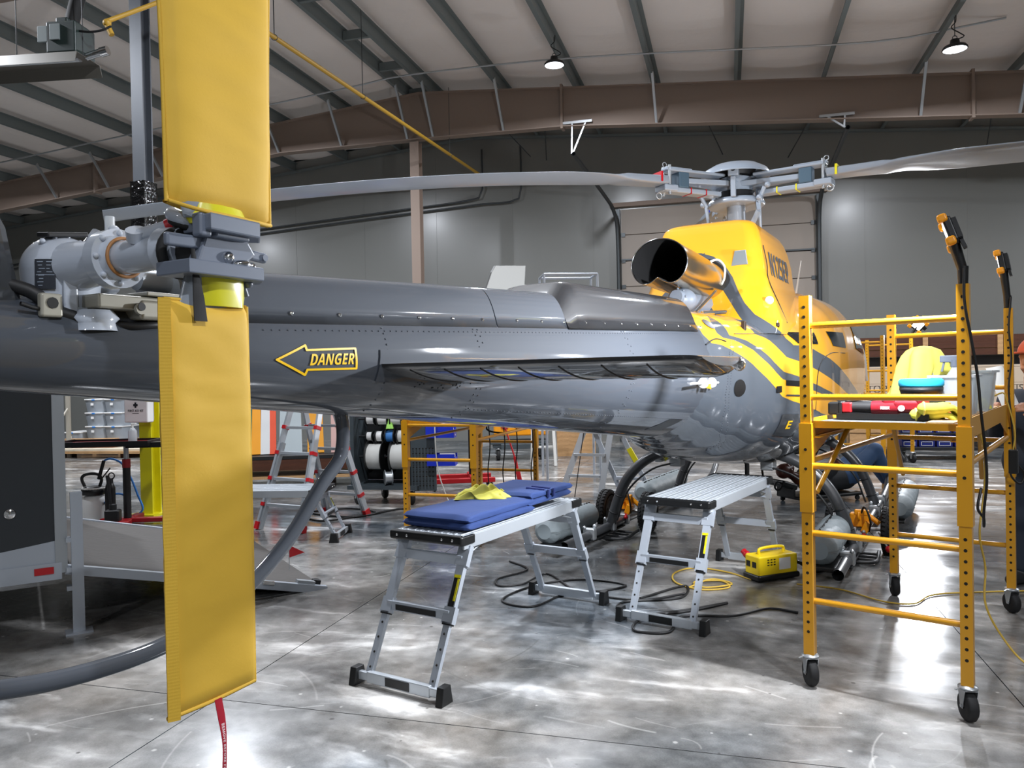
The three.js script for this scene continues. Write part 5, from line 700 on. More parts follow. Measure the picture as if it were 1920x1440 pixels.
// ---------------------------------------------------------------- ground handling wheels clamped to the skids
{
  const tyre = (r, w) => { const pr = []; for (let k = 0; k <= 16; k++) { const a = -PI / 2 + PI * k / 16; pr.push([r - w * 0.5 * (1 - Math.cos(a) ** 0.6), w / 2 * Math.sin(a)]); } const g = [lathe([[r * 0.5, -w * 0.45], [r * 0.8, -w * 0.5], ...pr, [r * 0.8, w * 0.5], [r * 0.5, w * 0.45]], 36)]; for (let i = 0; i < 34; i++) { const a = i / 34 * PI * 2; for (const s of [-1, 1]) g.push(place(new THREE.BoxGeometry(0.02, w * 0.3, 0.024), 0, s * w * 0.22, 0, 0.35 * s).translate(0, 0, 0).applyMatrix4(new THREE.Matrix4().makeRotationY(a + s * 0.04).multiply(new THREE.Matrix4().makeTranslation(r - 0.004, 0, 0)))); } return merge(g); };
  const T = tyre(0.205, 0.105);
  for (const s of [-1, 1]) {
    const [x, , z] = toWorld(6.5, 0, s * 1.12);
    const w = thing('ground_wheel_set', s < 0 ? 'orange hydraulic wheel set with two chunky tyres beneath the port skid' : 'orange hydraulic wheel set with a red knob, on the skid behind the tall scaffold', 'wheel set', [x, 0, z], PI / 3, 'helicopter ground handling wheels');
    for (const q of [-0.23, 0.23]) { const g = add('tyre', T.clone().rotateX(PI / 2).translate(0, 0.205, q), M.rubber, w); add('rim', lathe([[0, -0.02], [0.09, -0.03], [0.105, -0.045], [0.105, 0.045], [0.09, 0.03], [0, 0.02]], 22, 0, 0.205, q, PI / 2), M.dark, g); }
    add('axle', cyl(V(0, 0.205, -0.28), V(0, 0.205, 0.28), 0.016), M.galv, w);
    add('hydraulic_block', [rbox(0.1, 0.12, 0.16, 0.012, -0.03, 0.29, 0), rbox(0.06, 0.1, 0.06, 0.01, -0.1, 0.24, 0.06, 0.4), cyl(V(-0.02, 0.3, -0.1), V(-0.16, 0.2, -0.06), 0.026), cyl(V(-0.02, 0.34, 0.06), V(-0.02, 0.26, 0.16), 0.022), rbox(0.05, 0.05, 0.12, 0.01, -0.06, 0.36, 0.02), torus(0.03, 0.01, 8, 16, -0.1, 0.33, 0)], M.orangePaint, w);
    add('release_valve', [cyl(V(-0.08, 0.2, 0.02), V(-0.16, 0.17, 0.05), 0.014), ball(0.022, -0.17, 0.168, 0.052)], M.red, w);
    if (s > 0) { add('pump_handle', cyl(V(-0.12, 0.2, 0.16), V(-0.24, 0.1, 0.24), 0.007), M.galv, w); add('handle_knob', ball(0.03, -0.25, 0.09, 0.25), M.red, w); }
    add('hose', tube([[-0.05, 0.3, 0.0], [-0.12, 0.42, 0.05], [-0.16, 0.3, 0.1], [-0.1, 0.2, 0.08]], 0.009, 24, 6), M.cable, w);
    add('tow_frame', [tube([[-0.1, 0.03, -0.16], [-0.5, 0.025, -0.16], [-0.56, 0.025, -0.08], [-0.56, 0.025, 0.08], [-0.5, 0.025, 0.16], [-0.1, 0.03, 0.16]], 0.016, 40, 8), ...[-0.2, -0.32, -0.44].map((q) => cyl(V(q, 0.025, -0.16), V(q, 0.025, 0.16), 0.012))], M.dark, w);
  }
}
// ---------------------------------------------------------------- things on the scaffold deck. Helper: local frame of the scaffold (x across, z along)
const onDeck = (x, z, y = 1.376) => { const p = V(x, y, z).applyAxisAngle(V(0, 1, 0), -0.66); return [p.x + 1.53, p.y, p.z - 4.02]; };
const ST = -0.66;
{
  const tr = thing('tool_tray', 'shallow black tool tray on the scaffold deck', 'tray', onDeck(0.3, -0.36), ST);
  add('tray_base', [box(0.44, 0.008, 0.2, 0, 0.006, 0)], M.black, tr); add('tray_rim', [box(0.44, 0.03, 0.008, 0, 0.018, 0.1), box(0.44, 0.03, 0.008, 0, 0.018, -0.1), box(0.008, 0.03, 0.2, 0.22, 0.018, 0), box(0.008, 0.03, 0.2, -0.22, 0.018, 0)], M.black, tr);
  const po = thing('cordless_polisher', 'red and black cordless polisher lying in the black tray', 'polisher', onDeck(0.29, -0.34, 1.388), ST);
  add('battery_pack', [rbox(0.08, 0.07, 0.08, 0.012, -0.23, 0.045, 0), rbox(0.02, 0.075, 0.085, 0.006, -0.205, 0.045, 0)], M.black, po);
  add('battery_band', rbox(0.05, 0.055, 0.084, 0.008, -0.172, 0.05, 0.001), M.redDeep, po);
  add('grip', [cyl(V(-0.16, 0.052, 0), V(-0.02, 0.05, 0), 0.027, 0.031, 18)], M.dark, po);
  add('motor_housing', [cyl(V(-0.05, 0.05, 0), V(0.08, 0.05, 0), 0.036, 0.042, 22), rbox(0.15, 0.07, 0.085, 0.025, 0.13, 0.06, 0), cyl(V(0.2, 0.01, 0), V(0.2, 0.1, 0), 0.045, 0.05, 22), rbox(0.1, 0.05, 0.06, 0.02, 0.05, 0.085, 0)], phys(0x7d1622, 0.35, { clearcoat: 0.3 }), po);
  add('gear_head', [cyl(V(0.25, 0.02, 0), V(0.25, 0.09, 0), 0.04, 0.045, 20), rbox(0.12, 0.05, 0.08, 0.02, 0.24, 0.03, 0)], M.dark, po);
  add('tool_lettering', box(0.06, 0.022, 0.001, 0.02, 0.052, 0.0405).translate(0, 0, 0), (() => { const m = printMat(128, 48, (g) => { g.font = 'bold 44px sans-serif'; g.textAlign = 'center'; g.textBaseline = 'middle'; g.fillText('FLEX', 64, 26); }, 0xf2f2f2); return m; })(), po);
  add('speed_dial', cyl(V(0.1, 0.05, 0.04), V(0.1, 0.05, 0.046), 0.016, 0.016, 16), M.offWhite, po);
  const pd = thing('polishing_pad', 'round turquoise foam polishing pad above the polisher', 'polishing pad', onDeck(0.43, -0.6, 1.376), ST);
  add('backing_plate', lathe([[0, 0.125], [0.1, 0.125], [0.108, 0.15], [0.108, 0.165], [0, 0.165]], 30), M.dark, pd); add('foam_disc', lathe([[0, 0.165], [0.104, 0.165], [0.112, 0.175], [0.112, 0.2], [0.1, 0.211], [0, 0.211]], 36), mat(0x1b9ec6, 0.85), pd); add('pad_hub', cyl(V(0, 0, 0), V(0, 0.13, 0), 0.06, 0.045, 18), M.dark, pd);
  const g2 = thing('work_gloves', 'pair of lime yellow work gloves on the scaffold deck edge', 'gloves', onDeck(0.6, -0.3), ST + 0.3);
  for (const [x, y, z, c, q] of [[-0.1, 0.03, -0.02, 0.35, 0.1], [-0.07, 0.065, 0.03, 0.5, -0.35]]) { const gl = add('glove', skinMesh(handCaps([0, 0, 0], [1, 0.05, q], [0, 1, 0], 1.0, c).concat([[[-0.04, 0, 0], [0, 0, 0], 0.03, 0.026]]), 0.014, 0.006), M.clothLime, g2); gl.position.set(x, y, z); add('cuff', [torus(0.03, 0.006, 8, 20, -0.04, 0, 0, 0, PI / 2, 0)], M.cloth, gl); }
  const bl = thing('black_hose_coil', 'coil of thin black hoses beside the polishing pad', 'hose', onDeck(0.2, -0.62), ST);
  add('coil', [0, 1, 2, 3].map((k) => tube(Array.from({ length: 12 }, (_, i) => { const a = i / 12 * PI * 2; return [0.12 * Math.cos(a) * (1 + 0.1 * k), 0.02 + 0.025 * k + 0.012 * Math.sin(a * 3 + k), 0.1 * Math.sin(a)]; }), 0.008, 50, 6, true)), M.cable, bl);
  const sl = thing('cleaner_bottle', 'white plastic bottle standing behind the polishing pad', 'bottle', onDeck(0.42, -0.75), ST); add('bottle', lathe([[0, 0], [0.03, 0], [0.032, 0.01], [0.032, 0.1], [0.02, 0.125], [0.012, 0.13], [0.012, 0.15], [0, 0.15]], 18), M.white, sl); add('cap', cyl(V(0, 0.148, 0), V(0, 0.172, 0), 0.014), M.red, sl);
  // towel over a bottle
  const dr = thing('draped_cloth', 'pale yellow cloth draped over a jug on the scaffold deck', 'cloth', onDeck(0.36, -1.05), ST, 'yellow cloths');
  const R = []; for (const [y, r, fl] of [[0.4, 0.008, 0], [0.395, 0.04, 0.04], [0.375, 0.072, 0.08], [0.34, 0.085, 0.1], [0.29, 0.092, 0.13], [0.23, 0.1, 0.17], [0.17, 0.108, 0.22], [0.12, 0.114, 0.26], [0.07, 0.12, 0.3]]) R.push(Array.from({ length: 56 }, (_, k) => { const a = k / 56 * PI * 2, f = 1 + 1.7 * fl * Math.sin(a * 4 + 1 + y * 3) + fl * 0.9 * Math.sin(a * 7 + 2) + 0.35 * perlin.noise(Math.cos(a) * 1.5, y * 9, Math.sin(a) * 1.5); return V(Math.cos(a) * r * f * 1.3 - (0.4 - y) * 0.12, y - (y < 0.1 ? 0.03 * Math.sin(a * 4) : 0) - (y < 0.3 ? 0.05 * Math.sin(a) ** 2 : 0) + 0.06 * (0.4 - y > 0.2 ? Math.cos(a + 0.5) : 0), Math.sin(a) * r * f); }));
  add('cloth', loft(R, { capA: true, capB: false }), M.cloth, dr);
  const jg = thing('clear_jug', 'clear plastic jug under the draped yellow cloth', 'jug', onDeck(0.36, -1.05), ST); add('jug_body', lathe([[0, 0], [0.065, 0], [0.07, 0.02], [0.07, 0.24], [0.03, 0.32], [0.022, 0.36], [0, 0.37]], 20), M.greyPlastic, jg); add('jug_neck', cyl(V(0, 0.345, 0), V(0, 0.375, 0), 0.026), M.offWhite, jg);
  // clear tubs
  const tub = (label, x, z, w, d, h) => { const t = thing('plastic_tub', label, 'tub', onDeck(x, z), ST, 'clear tubs on the scaffold deck'); const q = 0.86, wall = 0.004, ring = (y, f, i) => [[-1, -1], [1, -1], [1, 1], [-1, 1]].map(([a, b]) => V(a * (w / 2 * f - i), y, b * (d / 2 * f - i))); add('tub_wall', loft([ring(0.004, q, 0), ring(h, 1, 0), ring(h, 1, wall), ring(0.01, q, wall)], { capA: false, capB: true }), M.plastic, t); add('tub_floor', box(w * q, 0.004, d * q, 0, 0.004, 0), M.plastic, t); add('rim', [box(w + 0.03, 0.014, 0.014, 0, h, d / 2 + 0.006), box(w + 0.03, 0.014, 0.014, 0, h, -d / 2 - 0.006), box(0.014, 0.014, d + 0.03, w / 2 + 0.006, h, 0), box(0.014, 0.014, d + 0.03, -w / 2 - 0.006, h, 0)], M.plastic, t); return t; };
  tub('clear plastic tub with spray bottle, left of the nearest scaffold post', 0.56, -0.85, 0.2, 0.3, 0.22);
  tub('wide clear plastic tub of yellow cloths, right of the nearest scaffold post', 0.56, -1.35, 0.26, 0.36, 0.24);
  tag(add('cleaning_cloth', rag(0.18, 0.24, 0.16, 21, 22), M.cloth), 'yellow cloth bunched inside the wide clear tub', 'cloth', 'yellow cloths').position.set(...onDeck(0.56, -1.36, 1.388));
  const spb = (label, pos, turn, m, sc = 1) => { const t = thing('spray_bottle', label, 'spray bottle', pos, turn, 'spray bottles'); add('bottle', lathe([[0, 0], [0.04, 0], [0.043, 0.01], [0.043, 0.12], [0.035, 0.16], [0.016, 0.19], [0.014, 0.21], [0, 0.21]].map(([a, b]) => [a * sc, b * sc]), 20), m, t); add('trigger_head', [rbox(0.09 * sc, 0.03 * sc, 0.026 * sc, 0.006, -0.012 * sc, 0.235 * sc, 0), cyl(V(0, 0.2 * sc, 0), V(0, 0.23 * sc, 0), 0.018 * sc), bar(V(-0.04 * sc, 0.225 * sc, 0), V(-0.05 * sc, 0.18 * sc, 0), 0.012 * sc, 0.008 * sc)], M.hubGrey, t); return t; };
  spb('grey topped spray bottle standing in the left clear tub', onDeck(0.555, -0.87, 1.388), ST, M.plastic, 1.3);
  globalThis.spbF = spb;
  const bk = thing('black_case', 'small black case beside the clear tubs', 'case', onDeck(0.45, -1.55), ST); add('case_body', rbox(0.2, 0.2, 0.16, 0.015, 0, 0.1, 0), M.black, bk); add('case_lid', rbox(0.2, 0.04, 0.16, 0.012, 0, 0.222, 0), M.dark, bk); add('case_handle', tube([[-0.05, 0.24, 0], [-0.04, 0.265, 0], [0.04, 0.265, 0], [0.05, 0.24, 0]], 0.007, 18, 6), M.black, bk);
  const pbx = thing('yellow_tool_case', 'small yellow tool case behind the gloves', 'case', onDeck(0.5, -0.55), ST); add('case_body', rbox(0.15, 0.05, 0.1, 0.01, 0, 0.025, 0), M.orangePaint, pbx); add('case_lid', rbox(0.15, 0.03, 0.1, 0.01, 0, 0.068, 0), M.orangePaint, pbx); add('latch', box(0.03, 0.02, 0.006, 0, 0.05, 0.052), M.black, pbx);
  // charger and cables hanging on the rear right post
  const ch = thing('cable_adapter', 'black power adapter hanging on cords from the scaffold side', 'power adapter', onDeck(0.77, -1.55, 0.98), ST);
  add('adapter_block', rbox(0.05, 0.15, 0.04, 0.008, 0, 0.075, 0), M.black, ch); add('adapter_cord', tube([[0, 0.15, 0], [0.01, 0.25, 0], [-0.03, 0.45, 0], [-0.05, 0.5, -0.02], [-0.1, 0.48, -0.03]], 0.005, 24, 6), M.cordYellow, ch);
}
const cord = (name, label, pts, r, m, n = 140) => tag(add(name, tube(pts, r, n, 7), m), label, 'cord');
{
  cord('extension_lead', 'black cord running down the nearest scaffold post from its work light', [[2.08, 2.1, -3.545], [2.075, 1.95, -3.54], [2.1, 1.8, -3.54], [2.135, 1.6, -3.545], [2.15, 1.45, -3.55], [2.2, 1.25, -3.6], [2.235, 1.1, -3.65], [2.25, 0.95, -3.7], [2.28, 0.87, -3.75], [2.31, 0.9, -3.8], [2.27, 0.95, -3.78], [2.3, 1.05, -3.8]], 0.0065, m0());
  cord('extension_lead', 'black cord running down the rear right scaffold post from its work light', [[3.3, 2.1, -5.105], [3.28, 1.9, -5.1], [3.295, 1.7, -5.1], [3.275, 1.5, -5.1], [3.29, 1.3, -5.1], [3.3, 1.15, -5.1], [3.31, 1.0, -5.1], [3.27, 0.93, -5.08], [3.33, 0.87, -5.08], [3.36, 0.93, -5.08], [3.3, 1.0, -5.06]], 0.0065, m0());
  function m0() { return M.cable; }
  cord('trailing_cable', 'yellow extension cord hanging from the scaffold and trailing over the floor', [[2.55, 1.32, -4.25], [2.62, 1.2, -4.3], [2.68, 0.95, -4.4], [2.62, 0.7, -4.35], [2.68, 0.5, -4.4], [2.65, 0.3, -4.35], [2.72, 0.12, -4.3], [2.78, 0.02, -4.2], [2.9, 0.008, -4.15], [3.0, 0.008, -4.3], [3.4, 0.008, -4.5]], 0.006, M.cordYellow);
  cord('trailing_cable', 'tan cord along the floor between the scaffold wheels', [[2.15, 0.008, -5.9], [2.4, 0.008, -5.75], [2.6, 0.008, -5.4], [2.75, 0.008, -5.35], [3.0, 0.008, -5.55], [3.4, 0.008, -5.6], [4.2, 0.008, -5.6]], 0.006, M.cordYellow);
  cord('trailing_cable', 'coiled tan cord leading to the yellow power box', [[1.85, 0.008, -6.05], [1.72, 0.008, -6.3], [1.5, 0.008, -6.45], [1.3, 0.008, -6.3], [1.25, 0.008, -6.0], [1.4, 0.008, -5.8], [1.62, 0.008, -5.85], [1.6, 0.012, -6.02], [1.38, 0.014, -5.98], [1.42, 0.014, -5.84], [1.66, 0.014, -5.92], [1.55, 0.016, -6.06], [1.3, 0.008, -5.85]], 0.007, M.cordYellow);
  cord('black_cable', 'looped black cable on the floor between the two near work platforms', [[-0.05, 0.009, -6.8], [0.1, 0.009, -6.5], [-0.15, 0.009, -6.2], [-0.12, 0.009, -6.0], [0.05, 0.009, -6.05], [0.25, 0.009, -6.35], [0.5, 0.009, -5.8], [0.85, 0.009, -5.95], [0.55, 0.009, -6.15], [0.15, 0.009, -6.0], [-0.1, 0.009, -5.6], [0.1, 0.009, -5.45], [0.4, 0.009, -5.75], [0.9, 0.012, -5.55], [1.25, 0.009, -5.7]], 0.009, M.cable, 200);
  cord('black_cable', 'black cable in loops under the bare work platform', [[0.9, 0.01, -5.6], [1.3, 0.01, -5.9], [1.2, 0.01, -5.6], [0.75, 0.01, -5.5], [0.72, 0.01, -5.25], [1.1, 0.01, -5.25], [1.5, 0.01, -5.45], [1.2, 0.014, -5.3], [0.85, 0.014, -5.15], [0.75, 0.01, -4.9], [0.95, 0.01, -4.85], [1.1, 0.012, -5.15], [1.45, 0.012, -5.15], [1.75, 0.01, -5.3], [1.9, 0.01, -5.2]], 0.009, M.cable, 200);
}
{
  // yellow power box on the floor
  const t = thing('power_box', 'bright yellow power box with carry handle on the floor', 'power box', [2.03, 0, -6.12], 0.38);
  add('housing', rbox(0.38, 0.16, 0.17, 0.015, 0, 0.12, 0), M.yellowBox, t); add('bumper', [rbox(0.41, 0.05, 0.2, 0.02, 0, 0.032, 0)], M.black, t);
  add('handle', [tube([[-0.12, 0.195, 0], [-0.12, 0.235, 0], [-0.09, 0.245, 0], [0.09, 0.245, 0], [0.12, 0.235, 0], [0.12, 0.195, 0]], 0.012, 30, 8)], M.yellowBox, t);
  add('rating_label', box(0.11, 0.09, 0.002, 0.06, 0.13, 0.0862), M.white, t); for (const x of [-0.1, -0.07, -0.04]) for (const y of [0.13, 0.15, 0.17]) add('vent_slot', box(0.018, 0.008, 0.002, x, y, 0.0862), M.black, t);
  for (const z of [-0.04, 0.03]) add('socket', box(0.004, 0.045, 0.045, -0.191, 0.13, z), M.black, t);
  add('red_plug', [cyl(V(-0.15, 0.17, -0.1), V(-0.15, 0.2, -0.15), 0.025), ball(0.03, -0.15, 0.18, -0.11)], M.red, t);
  add('cable_tail', tube([[0.19, 0.12, 0], [0.26, 0.1, 0.02], [0.4, 0.02, 0.03], [0.8, 0.02, -0.05]], 0.014, 30, 8), M.cable, t);
}

// ---------------------------------------------------------------- left side: column, trailer with ramp, stand, totes, lumber
{
  const c = thing('steel_column', 'tall grey steel column with black plastic wrap and yellow painted foot', 'column', [-4.52, 0, -9.62], -PSI);
  const I = (y0, y1, w, m, name, k = 0) => add(name, [box(w, y1 - y0, 0.02, 0, (y0 + y1) / 2, 0.07 + k), box(w, y1 - y0, 0.02, 0, (y0 + y1) / 2, -0.07 - k), box(0.014, y1 - y0, 0.14, 0, (y0 + y1) / 2, 0)], m, c);
  I(1.8, 7.5, 0.17, M.columnGrey, 'grey_shaft'); I(0.02, 1.8, 0.172, M.safety, 'yellow_foot', 0.001); add('base_plate', box(0.36, 0.025, 0.36, 0, 0.0125, 0), M.safety, c);
  const R = []; for (let i = 0; i <= 14; i++) { const y = 3.1 + 1.02 * i / 14; R.push(Array.from({ length: 40 }, (_, k) => { const a = k / 40 * PI * 2, q = 0.12 / Math.max(Math.abs(Math.cos(a)), Math.abs(Math.sin(a))) * 0.9 * (1 + 0.04 * perlin.noise(k * 1.3, i * 0.9, 6)); return V(Math.cos(a) * q, y + 0.02 * perlin.noise(k * 0.9, i, 2), Math.sin(a) * q); }).reverse()); }
  add('plastic_wrap', loft(R), M.wrap, c);
  const k = thing('first_aid_box', 'white first aid box mounted on the yellow column foot', 'first aid kit', [-4.5, 1.0, -9.4], -PSI);
  add('case', rbox(0.34, 0.34, 0.11, 0.015, -0.05, 0.33, 0), M.white, k); add('carry_handle', tube([[-0.1, 0.5, 0], [-0.09, 0.54, 0], [-0.01, 0.54, 0], [0, 0.5, 0]], 0.008, 16, 6), M.dark, k);
  add('front_print', place(new THREE.PlaneGeometry(0.28, 0.28), -0.05, 0.33, 0.0565), printMat(256, 256, (g) => { g.fillRect(116, 60, 24, 60); g.fillRect(98, 78, 60, 24); g.font = 'bold 34px sans-serif'; g.textAlign = 'center'; g.fillText('FIRST AID KIT', 128, 164, 210); g.fillRect(84, 178, 88, 6); }, 0x23272c), k);
  add('wall_bracket', box(0.1, 0.3, 0.06, 0.02, 0.33, -0.085), M.galv, k);
}
{
  // trailer: e = along its length (to the ramp), w = across, toward the camera
  const T = thing('cargo_trailer', 'dark grey cargo trailer at the left edge with lowered loading ramp', 'trailer', [-2.99, 0, -5.12], dirTurn(0.84, -0.54));
  // local x = rearward toward the ramp, local z = toward the camera side
  const dk = phys(0x23282d, 0.35, { clearcoat: 0.5, clearcoatRoughness: 0.2 });
  add('side_wall', box(3.4, 1.35, 0.03, -1.72, 1.13, 0), dk, T); add('side_wall', box(3.4, 1.35, 0.03, -1.72, 1.13, -2.3), dk, T);
  add('roof', box(3.4, 0.04, 2.34, -1.72, 1.82, -1.15), dk, T); add('floor_deck', box(3.4, 0.05, 2.34, -1.72, 0.44, -1.15), M.dark, T); add('front_wall', box(0.04, 1.35, 2.3, -3.4, 1.13, -1.15), dk, T);
  add('corner_post', [box(0.07, 1.45, 0.07, -0.02, 1.13, 0.0)], M.aluDull, T); add('corner_post', [box(0.07, 1.45, 0.07, -0.02, 1.13, -2.3)], M.aluDull, T);
  add('bottom_rail', [box(3.4, 0.11, 0.06, -1.72, 0.42, 0.01)], M.aluPaint, T); add('gusset_panel', ext([[0, 0.47], [0, 0.62], [-1.2, 0.47]], 0.006, 0, -0.03, 0, 0.02), M.aluPaint, T);
  add('reflector', box(0.11, 0.045, 0.006, -0.12, 0.43, 0.045), M.red, T); add('latch', [lathe([[0, 0], [0.035, 0], [0.03, 0.012], [0, 0.014]], 18, -0.3, 0.82, 0.016, PI / 2)], M.chrome, T);
  add('stabilizer_leg', [box(0.07, 0.92, 0.05, 0.07, 0.47, 0.05), box(0.16, 0.012, 0.12, 0.07, 0.006, 0.05), ...[0.62, 0.42, 0.3].map((y) => box(0.05, 0.03, 0.06, 0.03, y, 0.04))], M.aluPaint, T);
  add('axle', cyl(V(-2.2, 0.28, 0), V(-2.2, 0.28, -2.3), 0.04), M.dark, T);
  for (const z of [-0.12, -2.18]) add('wheel', lathe([[0, -0.1], [0.2, -0.1], [0.29, -0.07], [0.29, 0.07], [0.2, 0.1], [0, 0.1]], 28, -2.2, 0.29, z, PI / 2), M.rubber, T);
  const slope = Math.atan2(0.42, 1.72), ramp = new THREE.Group(); ramp.name = 'loading_ramp'; T.add(ramp);
  const L = 1.78, at = (g, x, y, z) => g.rotateZ(-slope).translate(x * Math.cos(slope) + y * Math.sin(slope), 0.44 - x * Math.sin(slope) + y * Math.cos(slope), z);
  add('ramp_deck', at(boxUV(box(L, 0.04, 2.24), 1), L / 2 + 0.03, -0.02, -1.15), mat(0x4b4845, 0.8, 0, { bumpMap: grain, bumpScale: 0.004 }), ramp);
  for (const z of [0.0, -2.3]) add('edge_rail', at(box(L + 0.04, 0.06, 0.05), L / 2 + 0.03, -0.02, z), M.aluPaint, ramp);
  add('end_flap', at(box(0.26, 0.012, 2.34), L + 0.12, -0.035, -1.15).translate(0, 0.02, 0), M.aluDull, ramp);
  add('side_catch', at(rbox(0.09, 0.03, 0.03, 0.006), L - 0.42, 0.0, 0.03), M.chrome, ramp); add('side_plate', at(box(0.14, 0.03, 0.06), L - 0.12, 0.02, -0.02), M.aluDull, ramp); add('hinge', cyl(V(0.0, 0.42, 0.02), V(0, 0.42, -2.32), 0.018), M.galv, ramp);
  add('rubber_stop', at(rbox(0.06, 0.05, 0.07, 0.01), L - 0.02, 0.02, -0.06), M.black, ramp);
  const f = thing('marker_flag', 'small red triangular flag standing on the trailer ramp', 'flag', [-1.8, 0.13, -6.14], 0.2);
  add('flag_cloth', ext([[0, 0], [0.12, 0.035], [0, 0.1]], 0.002, 0, 0, 0.1, 0), M.red, f); add('flag_stem', cyl(V(0, 0, 0), V(0, 0.2, 0), 0.003), M.galv, f);
}
{
  const s = thing('red_tray_stand', 'red tray stand with black post beside the yellow column foot', 'tool stand', [-4.5, 0, -8.98], 0.06);
  add('base', [rbox(0.8, 0.05, 0.1, 0.01, 0.1, 0.05, 0), rbox(0.1, 0.05, 0.7, 0.01, 0, 0.05, 0)], M.redDeep, s); add('post', [cyl(V(0, 0.06, 0), V(0, 0.66, 0), 0.042, 0.042, 16)], M.black, s); add('red_collar', cyl(V(0, 0.66, 0), V(0, 0.76, 0), 0.045), M.redDeep, s); add('inner_post', cyl(V(0, 0.76, 0), V(0, 0.93, 0), 0.028), M.galv, s);
  add('tray_pan', box(1.04, 0.02, 0.5, -0.18, 0.945, 0), M.redDeep, s); add('tray_rim', [box(1.06, 0.06, 0.02, -0.18, 0.955, 0.25), box(1.06, 0.05, 0.02, -0.18, 0.955, -0.25), box(0.02, 0.06, 0.5, -0.7, 0.955, 0), box(0.02, 0.06, 0.5, 0.34, 0.955, 0), box(0.5, 0.06, 0.16, 0.32, 0.93, 0.1)], M.black, s);
  const b = thing('pump_bottle', 'clear pump bottle standing on the red tray', 'bottle', [-4.38, 0.957, -8.9], 0); add('bottle', lathe([[0, 0], [0.045, 0], [0.047, 0.01], [0.047, 0.13], [0.025, 0.16], [0.016, 0.17], [0, 0.17]], 18), M.plastic, b); add('pump', [cyl(V(0, 0.16, 0), V(0, 0.21, 0), 0.012), rbox(0.06, 0.016, 0.02, 0.005, 0.015, 0.215, 0)], M.offWhite, b);
}
{
  const t = thing('garden_sprayer', 'white tank sprayer with black handles and looping blue hose', 'sprayer', [-5.0, 0, -9.2], 0.3);
  add('tank', [lathe([[0, 0.02], [0.14, 0.02], [0.15, 0.05], [0.15, 0.22], [0.11, 0.3], [0.08, 0.33], [0, 0.33]], 26)], M.white, t); add('collar', lathe([[0.1, 0.32], [0.14, 0.33], [0.14, 0.4], [0.09, 0.42], [0, 0.42]], 26), M.black, t); add('band', torus(0.13, 0.012, 8, 30, 0, 0.4, 0, PI / 2), M.offWhite, t);
  add('grip', tube([[-0.1, 0.42, 0], [-0.13, 0.52, 0], [-0.1, 0.56, 0], [0.04, 0.56, 0], [0.08, 0.5, 0], [0.06, 0.42, 0]], 0.018, 30, 8), M.black, t); add('wand', [cyl(V(0.05, 0.5, 0), V(0.11, 0.72, 0.0), 0.02), cyl(V(0.08, 0.5, 0.02), V(0.18, 0.63, 0.02), 0.008)], M.black, t);
  add('hose', tube([[0.11, 0.72, 0], [0.18, 0.74, 0], [0.3, 0.68, 0], [0.4, 0.5, 0.02], [0.47, 0.3, 0.03], [0.52, 0.1, 0.02], [0.4, 0.03, 0.05]], 0.012, 40, 8), M.hosepad, t); add('hose', tube([[0.12, 0.22, 0.08], [0.22, 0.32, 0.08], [0.33, 0.3, 0.06], [0.37, 0.12, 0.05], [0.36, 0.03, 0.05]], 0.012, 30, 8), M.hosepad, t);
  const b = thing('water_bottle', 'black sports bottle with loop cap beside the white sprayer', 'bottle', [-4.77, 0, -9.12], 0); add('flask', lathe([[0, 0.0], [0.055, 0], [0.058, 0.02], [0.058, 0.4], [0.045, 0.44], [0.035, 0.47], [0, 0.47]], 20), M.black, b); add('cap', [cyl(V(0, 0.47, 0), V(0, 0.52, 0), 0.036), torus(0.035, 0.008, 6, 16, 0.02, 0.55, 0)], M.dark, b);
  const j = thing('floor_jack', 'small black jack with upright lever on red base', 'jack', [-4.55, 0, -8.75], 0.2); add('jack_base', rbox(0.35, 0.06, 0.18, 0.01, 0, 0.05, 0), M.redDeep, j); add('jack_body', [rbox(0.16, 0.14, 0.12, 0.02, 0.0, 0.14, 0), cyl(V(0, 0.2, 0), V(0, 0.27, 0), 0.04)], M.black, j); add('lever', [cyl(V(-0.02, 0.26, 0), V(-0.05, 0.6, 0), 0.013, 0.02)], M.black, j);
}
